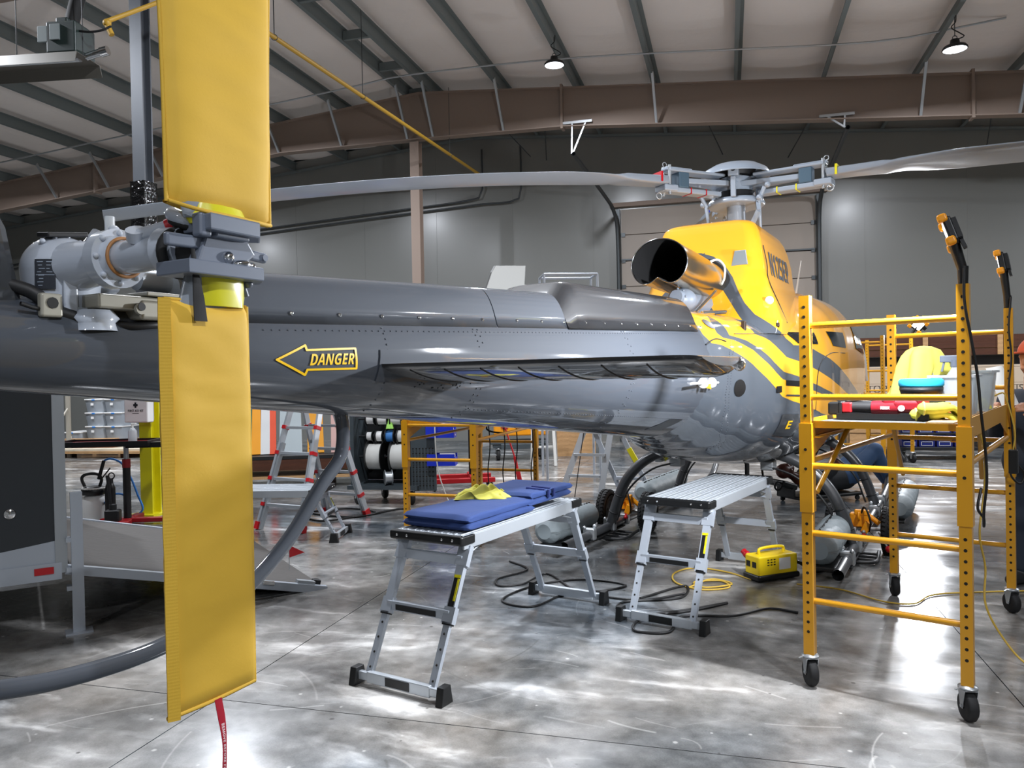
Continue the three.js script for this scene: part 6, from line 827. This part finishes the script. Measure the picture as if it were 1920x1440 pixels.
{
  // stacked storage totes near the back wall
  const pro = (() => { const t = thing('storage_tote', 'grey tote', 'storage tote', [0, 0, 0], -0.2, 'stacked grey storage totes'); const ring = (y, f) => [[-1, -1], [1, -1], [1, 1], [-1, 1]].map(([a, b]) => V(a * 0.235 * f, y, b * 0.33 * f)).reverse(); add('tote_body', loft([ring(0, 0.86), ring(0.03, 0.88), ring(0.3, 0.99)]), mat(0xa3abb3, 0.4), t); add('lid', rbox(0.5, 0.03, 0.69, 0.01, 0, 0.312, 0), M.white, t); add('lid_clip', [rbox(0.08, 0.035, 0.02, 0.005, 0.0, 0.305, 0.345)], M.hosepad, t); add('paper_label', box(0.08, 0.06, 0.003, -0.05, 0.2, 0.322, -0.1), M.white, t); return t; })();
  const words = ['bottom', 'middle', 'top'];
  let first = true; for (let c = 0; c < 2; c++) for (let r = 0; r < 3; r++) { const label = 'grey storage tote with white lid, ' + words[r] + ' of the ' + (c ? 'right' : 'left') + ' stack'; const o = first ? tag(pro, label, 'storage tote', 'stacked grey storage totes') : copyOf(pro, label); first = false; o.position.set(-10.05 + c * 0.52, 0.28 + r * 0.328, -19.0 + c * 0.1); }
  copyOf(pro, 'single grey storage tote with white lid left of the stacks', [-10.65, 0.14, -19.1], -0.2);
  const pl = thing('wood_pallet', 'wooden pallet carrying the storage totes', 'pallet', [-9.9, 0, -19], -0.2);
  for (let i = 0; i < 6; i++) add('deck_slat', boxUV(box(1.9, 0.025, 0.12, -0.1, 0.125, -0.5 + i * 0.2), 1), M.wood, pl); for (const x of [-0.95, 0, 0.7]) add('bearer', boxUV(box(0.1, 0.11, 1.1, x, 0.057, 0), 1), M.wood, pl);
  add('riser', boxUV(box(1.1, 0.14, 0.9, 0.1, 0.208, 0.0), 1), M.card, pl);
  // lumber and panel stack
  const lab = ['long pale plywood sheet at the bottom of the lumber pile', 'cream panel sheet in the middle of the lumber pile', 'reddish timber plank on the lumber pile', 'short brown plank near the top of the lumber pile', 'narrow plank topmost on the lumber pile'];
  [[2.6, 0.05, 0.9, 0, 0.125, 0, M.wood], [2.4, 0.045, 0.8, 0.1, 0.175, 0.05, mat(0xd8cdb6, 0.6)], [1.7, 0.11, 0.3, -0.45, 0.256, -0.1, mat(0xb98f72, 0.7, 0, { map: woodMap })], [1.5, 0.05, 0.28, -0.5, 0.337, -0.05, M.darkWood], [1.4, 0.035, 0.2, -0.3, 0.381, 0.0, M.wood]].forEach(([w, h, d, x, y, z, m], i) => { const o = tag(add('lumber_board', boxUV(box(w, h, d), 1), m), lab[i], 'lumber', 'boards in the lumber pile'); o.position.set(-9.3 + x, y, -17.4 + z); o.rotation.y = -0.18 + 0.03 * i; });
  for (const [x, n] of [[-10.2, 'left'], [-8.5, 'right']]) { const o = tag(add('timber_block', boxUV(box(0.1, 0.1, 0.9), 1), M.darkWood), n + ' timber block under the lumber pile', 'timber', 'blocks under the lumber pile'); o.position.set(x, 0.05, -17.4); o.rotation.y = -0.18; }
  const ra = thing('shelf_upright', 'beige slotted rack frame behind the lumber pile', 'rack', [-9.85, 0, -16.4], 0.1);
  for (const z of [0, -0.9]) add('upright', [box(0.08, 2.6, 0.07, 0, 1.3, z)], mat(0xa9a396, 0.6), ra); for (const y of [0.5, 1.2, 1.9]) add('brace', bar(V(0, y, 0), V(0, y + 0.6, -0.9), 0.03, 0.03), mat(0xa9a396, 0.6), ra); add('slots', Array.from({ length: 16 }, (_, i) => box(0.02, 0.04, 0.002, 0, 0.3 + i * 0.14, 0.036)), M.dark, ra).userData.kind = 'stuff';
}
// ---------------------------------------------------------------- middle background
{
  // multi position ladder with red feet and joints
  const t = thing('folding_ladder', 'aluminium folding ladder with red feet and red rung joints', 'ladder', [-2.3, 0, -8.88], dirTurn(0.887, 0.46));
  // local x across (left to right), local z toward the camera for the front half
  for (const s of [1, -1]) {
    const P = (f, x) => V(x * (0.32 - 0.12 * f), 1.55 * f, s * (0.56 - 0.53 * f));
    for (const x of [-1, 1]) { const r = add('rail', bar(P(0.02, x), P(1, x), 0.07, 0.028, V(1, 0, 0)), M.alu, t); add('inner_rail', bar(P(0.0, x * 0.86), P(0.6, x * 0.86), 0.05, 0.024, V(1, 0, 0)), M.aluDull, r); add('red_foot', bar(P(0, x), P(0.05, x), 0.085, 0.05, V(1, 0, 0)), M.red, r); }
    for (let i = 0; i < 5; i++) { const f = 0.17 + i * 0.18; add('rung', bar(P(f, -1), P(f, 1), 0.045, 0.03), M.alu, t); for (const x of [-1, 1]) add('rung_joint', bar(P(f - 0.012, x), P(f + 0.012, x), 0.08, 0.045, V(1, 0, 0)), M.red, t); }
  }
  for (const x of [-1, 1]) add('hinge', cyl(V(x * 0.2 - 0.03, 1.53, 0), V(x * 0.2 + 0.03, 1.53, 0), 0.06, 0.06, 16), M.orange, t);
}
{
  // rack of leaning coloured panels
  const r = thing('panel_rack', 'low dark wooden rack holding leaning coloured panels', 'rack', [-3.2, 0, -12.2], 0.12);
  add('deck', boxUV(box(3.2, 0.05, 0.9, 0.3, 0.46, 0), 1), M.dark, r); add('front_beam', boxUV(box(3.2, 0.16, 0.08, 0.3, 0.35, 0.42), 1), M.darkWood, r); add('lower_shelf', boxUV(box(3.2, 0.04, 0.9, 0.3, 0.16, 0), 1), M.wood, r); for (const x of [-1.2, 0.3, 1.8]) add('leg', box(0.09, 0.46, 0.8, x, 0.23, 0), M.darkWood, r); add('back_rail', [box(3.2, 0.06, 0.06, 0.3, 1.75, -0.4)], M.dark, r); for (const x of [-1.2, 1.8]) add('back_post', box(0.07, 1.3, 0.07, x, 1.11, -0.4), M.dark, r);
  const P = [['teal panel leaning in the rack, leftmost', 0x11776c, -0.95, 0.16, 1.05], ['orange panel with punched holes leaning in the rack', 0xf0a018, -0.8, 0.13, 1.0], ['white panel leaning behind the narrow red one', 0xdadbdb, -0.66, 0.14, 1.05], ['narrow coral red panel leaning in the rack', 0xe5532f, -0.55, 0.09, 1.0], ['pale grey wide panel leaning in the rack', 0xaeb9bd, -0.28, 0.34, 1.05], ['amber yellow panel leaning behind the folding ladder', 0xe39a12, 0.1, 0.24, 0.85], ['dusty pink panel leaning behind the folding ladder', 0xc9a29a, 0.46, 0.24, 1.05], ['blue panel leaning behind the folding ladder', 0x2c62c4, 0.74, 0.16, 1.0], ['violet blue narrow panel leaning in the rack', 0x3a46b0, 0.95, 0.1, 1.05], ['crimson panel leaning at the right of the rack', 0xa3122e, 1.24, 0.3, 1.05], ['magenta red panel leaning beside the spool cart', 0xb0143c, 1.52, 0.12, 1.05]];
  for (const [label, col, x, w, h] of P) { const o = tag(add('leaning_panel', [ext([[-w / 2, 0], [w / 2, 0], [w / 2 * 0.9, h * 0.7], [w / 2, h], [-w / 2 * 0.85, h]], 0.03, 0.006)], mat(col, 0.5)), label, 'panel', 'coloured panels in the rack'); const p = V(x, 0.5, 0.15).applyAxisAngle(V(0, 1, 0), 0.12); o.position.set(-3.2 + p.x, 0.495, -12.2 + p.z); o.rotation.set(-0.32, 0.12, 0.04, 'YXZ'); }
}
{
  // spool cart with perforated side and blue bins
  const t = thing('spool_cart', 'grey wheeled cart of wire spools with perforated side panel', 'cart', [-1.95, 0, -10.35], -0.18);
  add('left_panel', box(0.05, 1.15, 0.5, -0.12, 0.8, 0), M.cartGrey, t); add('right_panel', box(0.03, 1.2, 0.62, 0.66, 0.8, 0), M.cartGrey, t);
  add('side_wing', [box(0.34, 1.1, 0.02, 0.83, 0.72, 0.2, 0, 0.15, 0)], M.cartGrey, t);
  const hs = []; for (let i = 0; i < 7; i++) for (let j = 0; j < 9; j++) hs.push(cyl(V(0.71 + i * 0.042, 0.24 + j * 0.06, 0.2 + 0.045 - i * 0.0064), V(0.71 + i * 0.042, 0.24 + j * 0.06, 0.2 + 0.047 - i * 0.0064), 0.011, 0.011, 8)); add('perforations', hs, holeMat, t).userData.kind = 'stuff';
  add('base_shelf', [box(0.95, 0.05, 0.62, 0.3, 0.22, 0)], M.cartGrey, t); add('back_panel', box(0.8, 1.1, 0.02, 0.27, 0.8, -0.28), M.dark, t);
  for (const y of [0.6, 0.87, 1.1, 1.3]) add('spindle', cyl(V(-0.1, y, 0.05), V(0.66, y, 0.05), 0.012), M.dark, t);
  for (const [x, z] of [[-0.05, 0.25], [0.14, -0.25], [0.68, 0.25], [0.5, -0.25]]) { const c = caster(0.085); c.position.set(x, 0, z); c.rotation.y = rr(0.3, 1.4); t.add(c); }
  const spool = (label, x, y, r, w, m) => { const p = V(x, y, 0.05).applyAxisAngle(V(0, 1, 0), -0.18), s = thing('wire_spool', label, 'wire spool', [-1.95 + p.x, p.y, -10.35 + p.z], -0.18, 'wire spools on the cart'); add('wire', cyl(V(-w / 2, 0, 0), V(w / 2, 0, 0), r * 0.78, r * 0.78, 26), m, s); for (const q of [-1, 1]) add('flange', cyl(V(q * (w / 2), 0, 0), V(q * (w / 2 + 0.014), 0, 0), r, r, 26), M.black, s); add('core', cyl(V(-w / 2 - 0.02, 0, 0), V(w / 2 + 0.02, 0, 0), 0.03, 0.03, 12), M.dark, s); };
  spool('large white wire spool, left of the two big ones on the cart', 0.15, 0.6, 0.215, 0.2, M.offWhite); spool('large white wire spool, right of the two big ones on the cart', 0.48, 0.6, 0.215, 0.2, M.offWhite);
  spool('small white spool at the left end of the second row', 0.06, 0.87, 0.07, 0.07, M.white); spool('small white spool second in the second row', 0.2, 0.87, 0.085, 0.08, M.white); spool('small spool of light blue wire', 0.35, 0.87, 0.1, 0.1, mat(0x3f7fc4, 0.5)); spool('pale spool at the right end of the second row', 0.5, 0.87, 0.1, 0.08, M.offWhite);
  spool('white spool at the left of the upper row', 0.08, 1.1, 0.085, 0.1, M.white); spool('white spool in the middle of the upper row', 0.25, 1.1, 0.095, 0.13, M.white); spool('white spool at the right of the upper row', 0.44, 1.1, 0.1, 0.14, M.white); spool('dark cable spool on the top spindle', 0.3, 1.32, 0.1, 0.16, M.dark);
  const wl = V(0.36, 0.33, 0.22).applyAxisAngle(V(0, 1, 0), -0.18), sp = thing('wire_spool', 'small silver wire spool resting on the cart shelf', 'wire spool', [-1.95 + wl.x, 0.345, -10.35 + wl.z], 0.3, 'wire spools on the cart'); add('wire', cyl(V(-0.04, 0, 0), V(0.04, 0, 0), 0.075, 0.075, 20), M.galv, sp); for (const q of [-1, 1]) add('flange', cyl(V(q * 0.04, 0, 0), V(q * 0.05, 0, 0), 0.1, 0.1, 22), M.aluDull, sp);
  tag(add('loose_rag', rag(0.12, 0.12, 0.14, 31, 16), M.lime), 'scrap of pale green cloth among the wire spools', 'cloth').position.set(-1.62, 0.97, -10.2);
  // blue bins hung on the wing
  const bin = (label, x, y, z) => { const t2 = thing('parts_bin', label, 'parts bin', [x, y, z], -0.1, 'blue parts bins on the spool cart'); const w = 0.2, d = 0.36, h = 0.15; add('bin_shell', [box(0.006, h, d, -w / 2, h / 2, 0), box(0.006, h, d, w / 2, h / 2, 0), box(w, 0.006, d, 0, 0.003, 0), box(w, h, 0.006, 0, h / 2, -d / 2), box(w, h * 0.7, 0.006, 0, h * 0.35, d / 2)].map((g) => g.rotateY(PI / 2)), M.blue, t2); add('label_slot', [box(0.1, 0.012, 0.004, 0, h * 0.62, w / 2 + 0.005), box(0.1, 0.012, 0.004, 0, h * 0.4, w / 2 + 0.005)], M.blue, t2); return t2; };
  bin('blue parts bin, topmost on the spool cart', -0.95, 1.12, -10.0); bin('blue parts bin with white bags, middle of the spool cart', -0.93, 0.86, -10.0); bin('blue parts bin with papers, lowest on the spool cart', -0.92, 0.5, -10.0);
  for (const [y, x, n] of [[1.13, -0.93, 'topmost'], [0.87, -0.88, 'middle']]) tag(add('plastic_bag', rag(0.3, 0.2, 0.42, 40 + y * 10, 18), M.white), 'crumpled white bag in the ' + n + ' blue bin', 'bag', 'white bags in the blue bins').position.set(x, y + 0.01, -10.0);
  tag(add('document', box(0.2, 0.14, 0.004, 0, 0.07, 0, -0.2, 0.1, 0), M.white), 'white paper card in the lowest blue bin', 'paper').position.set(-0.85, 0.515, -9.98);
  cord('hanging_cord', 'pale cord hanging beside the blue bins', [[-0.98, 1.3, -9.75], [-0.985, 0.95, -9.75], [-0.97, 0.6, -9.75], [-0.94, 0.4, -9.75], [-0.86, 0.15, -9.75], [-0.8, 0.01, -9.75]], 0.008, M.offWhite, 40);
  cord('black_cable', 'tangled cables on the floor between ladder and spool cart', [[-2.6, 0.01, -9.3], [-2.2, 0.012, -8.9], [-1.7, 0.012, -9.4], [-2.1, 0.014, -9.7], [-2.5, 0.012, -9.5], [-1.9, 0.012, -9.1], [-1.4, 0.012, -9.6], [-1.2, 0.01, -9.3], [-0.9, 0.01, -9.5]], 0.012, M.cable, 120);
}
{
  // red hoist and jack pole behind the low scaffold
  const h = thing('engine_hoist', 'red engine hoist base with black upright post', 'hoist', [-0.68, 0, -11.4], 0.15);
  add('leg', [rbox(0.95, 0.07, 0.08, 0.01, -0.1, 0.14, 0.25), ], M.red, h); add('leg', [rbox(0.95, 0.07, 0.08, 0.01, -0.1, 0.14, -0.25)], M.red, h); add('cross_member', rbox(0.09, 0.08, 0.6, 0.01, 0.06, 0.16, 0), M.red, h); add('upright', rbox(0.08, 0.95, 0.08, 0.01, 0.06, 0.66, 0), M.black, h); add('red_mast', rbox(0.07, 0.3, 0.07, 0.01, 0.06, 1.28, 0), M.redDeep, h);
  for (const [x, z] of [[0.32, 0.25], [0.32, -0.25], [-0.5, 0.25], [-0.5, -0.25]]) { const c = caster(0.05); c.position.set(x, 0, z); h.add(c); }
  const p = thing('jack_handle', 'long thin red jack handle standing on its thick end', 'jack handle', [0.04, 0, -11.6], 0); add('shaft', cyl(V(0, 0.35, 0), V(-0.26, 1.2, 0), 0.012), M.red, p); add('grip', [cyl(V(0.02, 0.2, 0), V(-0.02, 0.42, 0), 0.024), rbox(0.07, 0.22, 0.06, 0.015, 0.04, 0.11, 0, 0, 0, 0.2)], M.red, p);
  // cord reel on the far end of the low scaffold
  const r = thing('cord_reel', 'yellow cord reel on a black triangular stand', 'cord reel', [-0.1, 1.22, -9.62], -0.32); add('drum', [cyl(V(0, 0.0, -0.05), V(0, 0.0, 0.05), 0.12, 0.12, 24)], M.safety, r); add('flange', [cyl(V(0, 0, 0.05), V(0, 0, 0.058), 0.17, 0.17, 28)], M.orangePaint, r); add('stand', [tube([[0, 0.1, 0.08], [-0.2, -0.22, 0.08], [0.2, -0.22, 0.08]], 0.011, 40, 6, true)], M.black, r); r.position.y = 1.22; r.position.z = -9.35;
  for (const [x, z, n] of [[-0.3, -9.32, 'left'], [-0.12, -9.3, 'second'], [0.03, -9.3, 'third'], [0.22, -9.28, 'right']]) cord('hanging_cord', 'black cord hanging below the cord reel, ' + n + ' of four', [[x, 1.15, z], [x + 0.02, 0.8, z], [x - 0.01, 0.45, z], [x + 0.04, 0.12, z], [x + 0.06, 0.01, z]], 0.007, M.cable, 30);
}
{
  // far yellow equipment case on a grey wheeled base
  const t = thing('equipment_case', 'yellow equipment case with round red emblem on a grey wheeled base', 'equipment case', [-0.05, 0, -15.2], 0.05);
  add('case_body', rbox(1.05, 0.55, 0.6, 0.03, 0.2, 0.75, 0), M.orangePaint, t); add('lid_seam', box(1.06, 0.02, 0.61, 0.2, 0.85, 0), M.dark, t); add('round_emblem', cyl(V(-0.12, 0.67, 0.3), V(-0.12, 0.67, 0.31), 0.075, 0.075, 24), M.redDeep, t);
  add('skid_base', [rbox(1.15, 0.06, 0.6, 0.01, 0.15, 0.34, 0), rbox(0.8, 0.1, 0.06, 0.01, 0.2, 0.27, 0.28)], M.cartGrey, t); add('base_ramp', ext([[-0.35, 0.26], [0, 0.37], [0, 0.3]], 0.6, 0, -0.4, 0, 0), M.aluDull, t);
  for (const x of [-0.25, 0.6]) for (const z of [0.22, -0.22]) { const c = caster(0.1); c.position.set(x, 0, z); t.add(c); } 
  for (const x of [-0.25, 0.6]) add('caster_plate', box(0.2, 0.06, 0.55, x, 0.27, 0), M.cartGrey, t);
  // white platform ladder in front
  const l = thing('step_ladder', 'pale white step ladder in front of the yellow equipment case', 'ladder', [0.42, 0, -14.0], 0.1);
  for (const s of [-1, 1]) { add('front_rail', bar(V(s * 0.2 + 0.1, 0.02, 0.3), V(s * 0.18 + 0.1, 1.25, 0.05), 0.05, 0.03), M.offWhite, l); add('rear_rail', bar(V(s * 0.24 + 0.2, 0.02, -0.45), V(s * 0.18 + 0.14, 1.25, 0.0), 0.04, 0.025), M.offWhite, l); } for (const y of [0.35, 0.65, 0.95, 1.22]) add('tread', box(0.4, 0.03, 0.09, 0.1, y, 0.24 - y * 0.2), M.offWhite, l);
  const w = thing('wooden_crate', 'plain plywood crate on the floor behind the step ladder', 'crate', [1.25, 0, -15.8], 0.02); for (const [g, n] of [[box(0.75, 0.6, 0.02, 0, 0.58, 0.3), 'front_board'], [box(0.75, 0.6, 0.02, 0, 0.58, -0.3), 'back_board'], [box(0.02, 0.6, 0.58, 0.365, 0.58, 0), 'side_board'], [box(0.02, 0.6, 0.58, -0.365, 0.58, 0), 'side_board'], [box(0.75, 0.02, 0.62, 0, 0.89, 0), 'lid'], [box(0.8, 0.28, 0.62, 0, 0.14, 0), 'base_block']]) add(n, boxUV(g, 1), M.wood, w);
  // grey guard cage seen above the boom
  const c = thing('platform_cage', 'grey tubular guard rail platform rising behind the tail boom', 'platform', [0.92, 0, -12.3], 0.1);
  for (const x of [-0.42, 0.42]) for (const z of [0.25, -0.25]) add('post', cyl(V(x, 0, z), V(x, 3.2, z), 0.02), M.aluPaint, c);
  for (const y of [1.0, 2.2, 2.95, 3.2]) for (const z of [0.25, -0.25]) add('rail', cyl(V(-0.42, y, z), V(0.42, y, z), 0.02), M.aluPaint, c); for (const y of [2.95, 3.2]) for (const x of [-0.42, 0.42]) add('rail', cyl(V(x, y, 0.25), V(x, y, -0.25), 0.018), M.aluPaint, c); add('floor_plate', box(0.84, 0.03, 0.5, 0, 2.22, 0), M.aluPaint, c);
  // aluminium step ladder beside the skid
  const s = thing('step_ladder', 'silver aluminium step ladder with yellow label behind the port wheels', 'ladder', [1.2, 0, -10.2], -0.35);
  for (const q of [-1, 1]) {
    const fr = add('front_rail', bar(V(q * 0.27 - 0.3, 0.02, 0.15), V(q * 0.18 - 0.08, 0.92, 0.0), 0.075, 0.03, V(0, 0, 1)), M.alu, s); add('rear_rail', bar(V(q * 0.2 + 0.42, 0.02, -0.1), V(q * 0.17 + 0.02, 0.92, -0.02), 0.06, 0.03, V(0, 0, 1)), M.aluPaint, s);
    if (q > 0) { const lb = add('yellow_label', bar(V(q * 0.2 + 0.255, 0.42, -0.045), V(q * 0.185 + 0.14, 0.66, -0.022), 0.064, 0.034, V(0, 0, 1)), M.safety, s); }
  }
  for (const [y, f] of [[0.3, 0.31], [0.58, 0.62]]) add('tread', bar(V(-0.27 * 0.9 - 0.3 + 0.22 * f + 0.02, y, 0.1), V(0.2 - 0.3 + 0.22 * f, y, 0.1), 0.09, 0.03), M.alu, s); add('rear_tread', box(0.36, 0.035, 0.08, 0.32, 0.26, -0.08), M.aluPaint, s);
  add('top_cap', rbox(0.5, 0.05, 0.2, 0.015, -0.03, 0.94, -0.01), M.white, s); add('spreader_cord', cyl(V(-0.36, 0.02, 0.2), V(-0.26, 0.9, 0.04), 0.006, 0.006, 6), M.cable, s);
}
// ---------------------------------------------------------------- right background: racking with crates and cartons, dolly of bins
{
  const t = thing('pallet_rack', 'yellow beamed pallet rack with wooden crates along the back wall', 'rack', [8.4, 0, -15.2], -PSI);
  for (const x of [-1.75, 2.6]) for (const z of [0.0, -0.95]) add('upright', box(0.08, 2.1, 0.08, x, 1.05, z), M.cartGrey, t); for (const y of [0.83]) for (const z of [0.0, -0.95]) add('beam', box(4.3, 0.1, 0.05, 0.42, y, z), M.orangePaint, t); add('shelf_deck', box(4.3, 0.02, 0.98, 0.42, 0.89, -0.475), M.wood, t);
  const put = (name, label, cat, x, y, z, grp) => { const p = V(x, 0, z).applyAxisAngle(V(0, 1, 0), -PSI); return thing(name, label, cat, [8.4 + p.x, y, -15.2 + p.z], -PSI, grp); };
  const c1 = put('long_crate', 'long wooden crate on top of the cartons on the rack', 'crate', 0.35, 1.87, -0.4); for (const y of [0.06, 0.2, 0.32]) add('front_plank', boxUV(box(4.0, 0.125, 0.025, 0, y, 0.42), 1), M.darkWood, c1); add('crate_box', boxUV(box(4.0, 0.37, 0.8, 0, 0.185, 0), 1), M.wood, c1); for (const x of [-1.9, -0.6, 0.7, 1.9]) add('batten', boxUV(box(0.09, 0.38, 0.03, x, 0.19, 0.445), 1), M.wood, c1);
  const text = (w, h, str, x, px = 60) => mat(0xffffff, 0.75, 0, { map: canvasTex(1024, Math.round(1024 * h / w), (g, a, b) => { g.fillStyle = '#c9b59d'; g.fillRect(0, 0, a, b); g.fillStyle = '#4a4038'; g.font = px + 'px sans-serif'; g.textBaseline = 'middle'; for (const [s2, q, yy] of str) g.fillText(s2, q, b * yy); }) });
  const bx = (label, x, y, w, h, str, px) => { const t2 = put('carton', label, 'carton', x, y, -0.4, 'long cartons on the rack'); add('carton_body', box(w, h, 0.8, 0, h / 2, 0), M.card, t2); add('printed_face', place(new THREE.PlaneGeometry(w, h), 0, h / 2, 0.402), text(w, h, str, 0, px), t2); add('lid_flap', box(w + 0.02, 0.03, 0.82, 0, h - 0.02, 0), M.card, t2); };
  bx('lower long carton with printed lettering on the rack', 0.3, 0.905, 3.9, 0.42, [['TOP PART', 90, 0.25], ['Airbus', 660, 0.2]], 54); bx('upper long carton under the wooden crate', 0.35, 1.33, 3.8, 0.34, [['2', 330, 0.4]], 60); 
  add('carton_window', box(0.6, 0.16, 0.01, -0.9, 1.05, 0.025), M.darkWood, t); add('support_block', box(3.6, 0.18, 0.5, 0.35, 1.77, -0.4), M.dark, t);
  const c2 = put('wooden_crate', 'orange brown wooden crate on the floor beneath the rack', 'crate', -1.2, 0, -0.3); add('crate_box', boxUV(box(0.9, 0.7, 0.7, 0, 0.38, 0), 1), M.wood, c2); for (const y of [0.12, 0.4, 0.66]) add('batten', boxUV(box(0.92, 0.09, 0.02, 0, y, 0.36), 1), M.wood, c2); for (const x of [-0.4, 0.4]) add('runner', boxUV(box(0.09, 0.06, 0.7, x, 0.03, 0), 1), M.darkWood, c2);
  // dolly of blue bins
  const d = thing('wheeled_dolly', 'black wheeled dolly loaded with tilted blue bins', 'dolly', [7.55, 0, -13.9], -0.2);
  add('dolly_frame', [rbox(1.3, 0.06, 0.55, 0.01, 0, 0.2, 0)], M.dark, d); for (const x of [-0.55, 0.55]) for (const z of [0.2, -0.2]) { const c = caster(0.07); c.position.set(x, 0, z); d.add(c); } add('side_frame', [bar(V(0.45, 0.22, 0.28), V(0.62, 0.72, 0.05), 0.02, 0.02), bar(V(-0.65, 0.22, 0.28), V(-0.65, 0.72, 0.05), 0.02, 0.02)], M.aluDull, d);
  const nm = ['left', 'second', 'third', 'right'];
  for (let r = 0; r < 2; r++) for (let i = 0; i < 4; i++) { const p = V(-0.45 + i * 0.29, 0.235 + r * 0.24, 0.05 - r * 0.06).applyAxisAngle(V(0, 1, 0), -0.2); const b = thing('parts_bin', 'dark blue bin on the dolly, ' + (r ? 'upper' : 'lower') + ' row, ' + nm[i] + (i === 1 || i === 2 ? ' from left' : 'most'), 'parts bin', [7.55 + p.x, p.y, -13.9 + p.z], -0.2, 'blue bins on the dolly'); add('bin_shell', [box(0.25, 0.19, 0.01, 0, 0.095, -0.16), box(0.01, 0.19, 0.32, -0.12, 0.095, 0), box(0.01, 0.19, 0.32, 0.12, 0.095, 0), box(0.25, 0.01, 0.32, 0, 0.005, 0), box(0.25, 0.1, 0.01, 0, 0.05, 0.16)], mat(0x10216e, 0.45), b); add('label_frame', [box(0.18, 0.008, 0.004, 0, 0.085, 0.167), box(0.18, 0.008, 0.004, 0, 0.02, 0.167), box(0.008, 0.07, 0.004, 0.09, 0.052, 0.167), box(0.008, 0.07, 0.004, -0.09, 0.052, 0.167)], M.offWhite, b); }
  tag(add('plastic_bag', rag(0.4, 0.3, 0.2, 60, 20), M.white), 'white bag heaped beside the dolly of blue bins', 'bag').position.set(6.55, 0, -14.2);
  const bb = thing('black_sack', 'black sack slumped next to the dolly', 'sack', [6.75, 0, -13.75], 0); add('sack_body', rag(0.5, 0.45, 0.3, 71, 20), M.black, bb); add('sack_tie', torus(0.04, 0.012, 6, 14, 0, 0.24, 0, PI / 2), M.dark, bb);
}
// ---------------------------------------------------------------- hung under the roof: radiant heater, gas pipe, fluorescent strip
{
  const t = thing('radiant_heater', 'dark green radiant tube heater hanging at the upper left corner', 'heater', [-4.75, 5.05, -8.5], -0.1);
  add('burner_box', [rbox(0.34, 0.34, 0.34, 0.02, 0, 0.32, 0), rbox(0.14, 0.12, 0.14, 0.02, -0.06, 0.52, 0)], mat(0x1d2a28, 0.45), t); add('door_panel', rbox(0.11, 0.17, 0.02, 0.004, -0.06, 0.37, 0.175), M.steelGrey, t); add('door_panel', rbox(0.11, 0.17, 0.02, 0.004, -0.21, 0.36, 0.16), M.steelGrey, t);
  add('flex_duct', tube([[-0.02, 0.55, -0.05], [0.0, 0.72, -0.08], [0.06, 0.95, -0.1], [0.15, 1.2, -0.1], [0.2, 1.6, -0.15]], 0.075, 40, 14), M.rubber, t);
  add('reflector', ext([[-0.2, 0.12], [-0.24, 0.0], [-0.235, 0.0], [-0.19, 0.115], [0.19, 0.115], [0.235, 0.0], [0.24, 0.0], [0.2, 0.12]], 2.6, 0, -1.1, 0.02, 0.0, 0, PI / 2, 0), mat(0x5f5c55, 0.5, 0.3), t);
  add('burner_tube', cyl(V(-2.4, 0.16, 0), V(0.1, 0.16, 0), 0.05, 0.05, 14), M.galv, t); add('ignition_tube', [cyl(V(0.18, 0.16, 0), V(0.4, 0.2, 0.02), 0.04), cyl(V(0.36, 0.19, 0.02), V(0.44, 0.205, 0.02), 0.05)], M.chrome, t);
  add('gas_hose', tube([[0.15, 0.4, 0.1], [0.3, 0.38, 0.1], [0.42, 0.4, 0.08], [0.5, 0.45, 0.05]], 0.012, 24, 7), M.cable, t);
  for (const [x, z] of [[0.17, 0.05], [-0.6, 0.05], [-2.0, 0.05]]) add('hanging_chain', cyl(V(x, 0.15, z), V(x, 2.35, z), 0.006, 0.006, 6), M.dark, t);
  const p = thing('gas_pipe', 'long yellow gas pipe slung below the roof purlins', 'pipe', [0, 0, 0], 0);
  const A = V(-3.6, 6.3, -9.2), B = V(-0.54, 6.3, -18.3);
  add('pipe_run', cyl(A, B, 0.033, 0.033, 12), M.pipeYellow, p); add('branch_run', cyl(V(-3.62, 6.3, -9.2), V(-4.35, 5.6, -8.5), 0.026, 0.026, 10), M.pipeYellow, p); add('valve', [ball(0.045, -4.35, 5.58, -8.5), cyl(V(-4.36, 5.58, -8.5), V(-4.3, 5.45, -8.5), 0.03)], M.pipeYellow, p);
  for (const f of [0.15, 0.4, 0.78]) { const q = A.clone().lerp(B, f), u = q.x * Math.cos(PSI) + q.z * Math.sin(PSI); add('clevis_hanger', [cyl(V(q.x, q.y + 0.05, q.z), V(q.x, roofY(u) + 0.1, q.z), 0.007, 0.007, 6), torus(0.042, 0.006, 6, 18, q.x, q.y, q.z, 0, 0.4, 0)], M.rail, p); }
  const rc = thing('ridge_post', 'brown steel post under the roof beam, behind the tail boom', 'column', [-1.93 - 0.02, 0, -16.5], -PSI); add('post_shaft', [box(0.2, 6.62, 0.015, 0, 3.31, 0.09), box(0.2, 6.62, 0.015, 0, 3.31, -0.09), box(0.012, 6.62, 0.18, 0, 3.31, 0)], M.brown, rc); add('base_plate', box(0.3, 0.02, 0.3, 0, 0.01, 0), M.brown, rc);
  const bs = thing('fluorescent_fixture', 'pale suspended strip fixture low on the left, behind the tail gearbox', 'light fixture', [-14.6, 6.1, -19.5], -PSI); add('tray', box(1.4, 0.08, 0.2, 0, 0, 0), M.offWhite, bs); add('tube_cover', rbox(1.3, 0.04, 0.1, 0.01, 0, -0.06, 0), M.white, bs); for (const x of [-0.5, 0.5]) add('drop_rod', cyl(V(x, 0.04, 0), V(x, 0.55, 0), 0.008, 0.008, 6), M.rail, bs);
}
renderer.render(scene, camera);
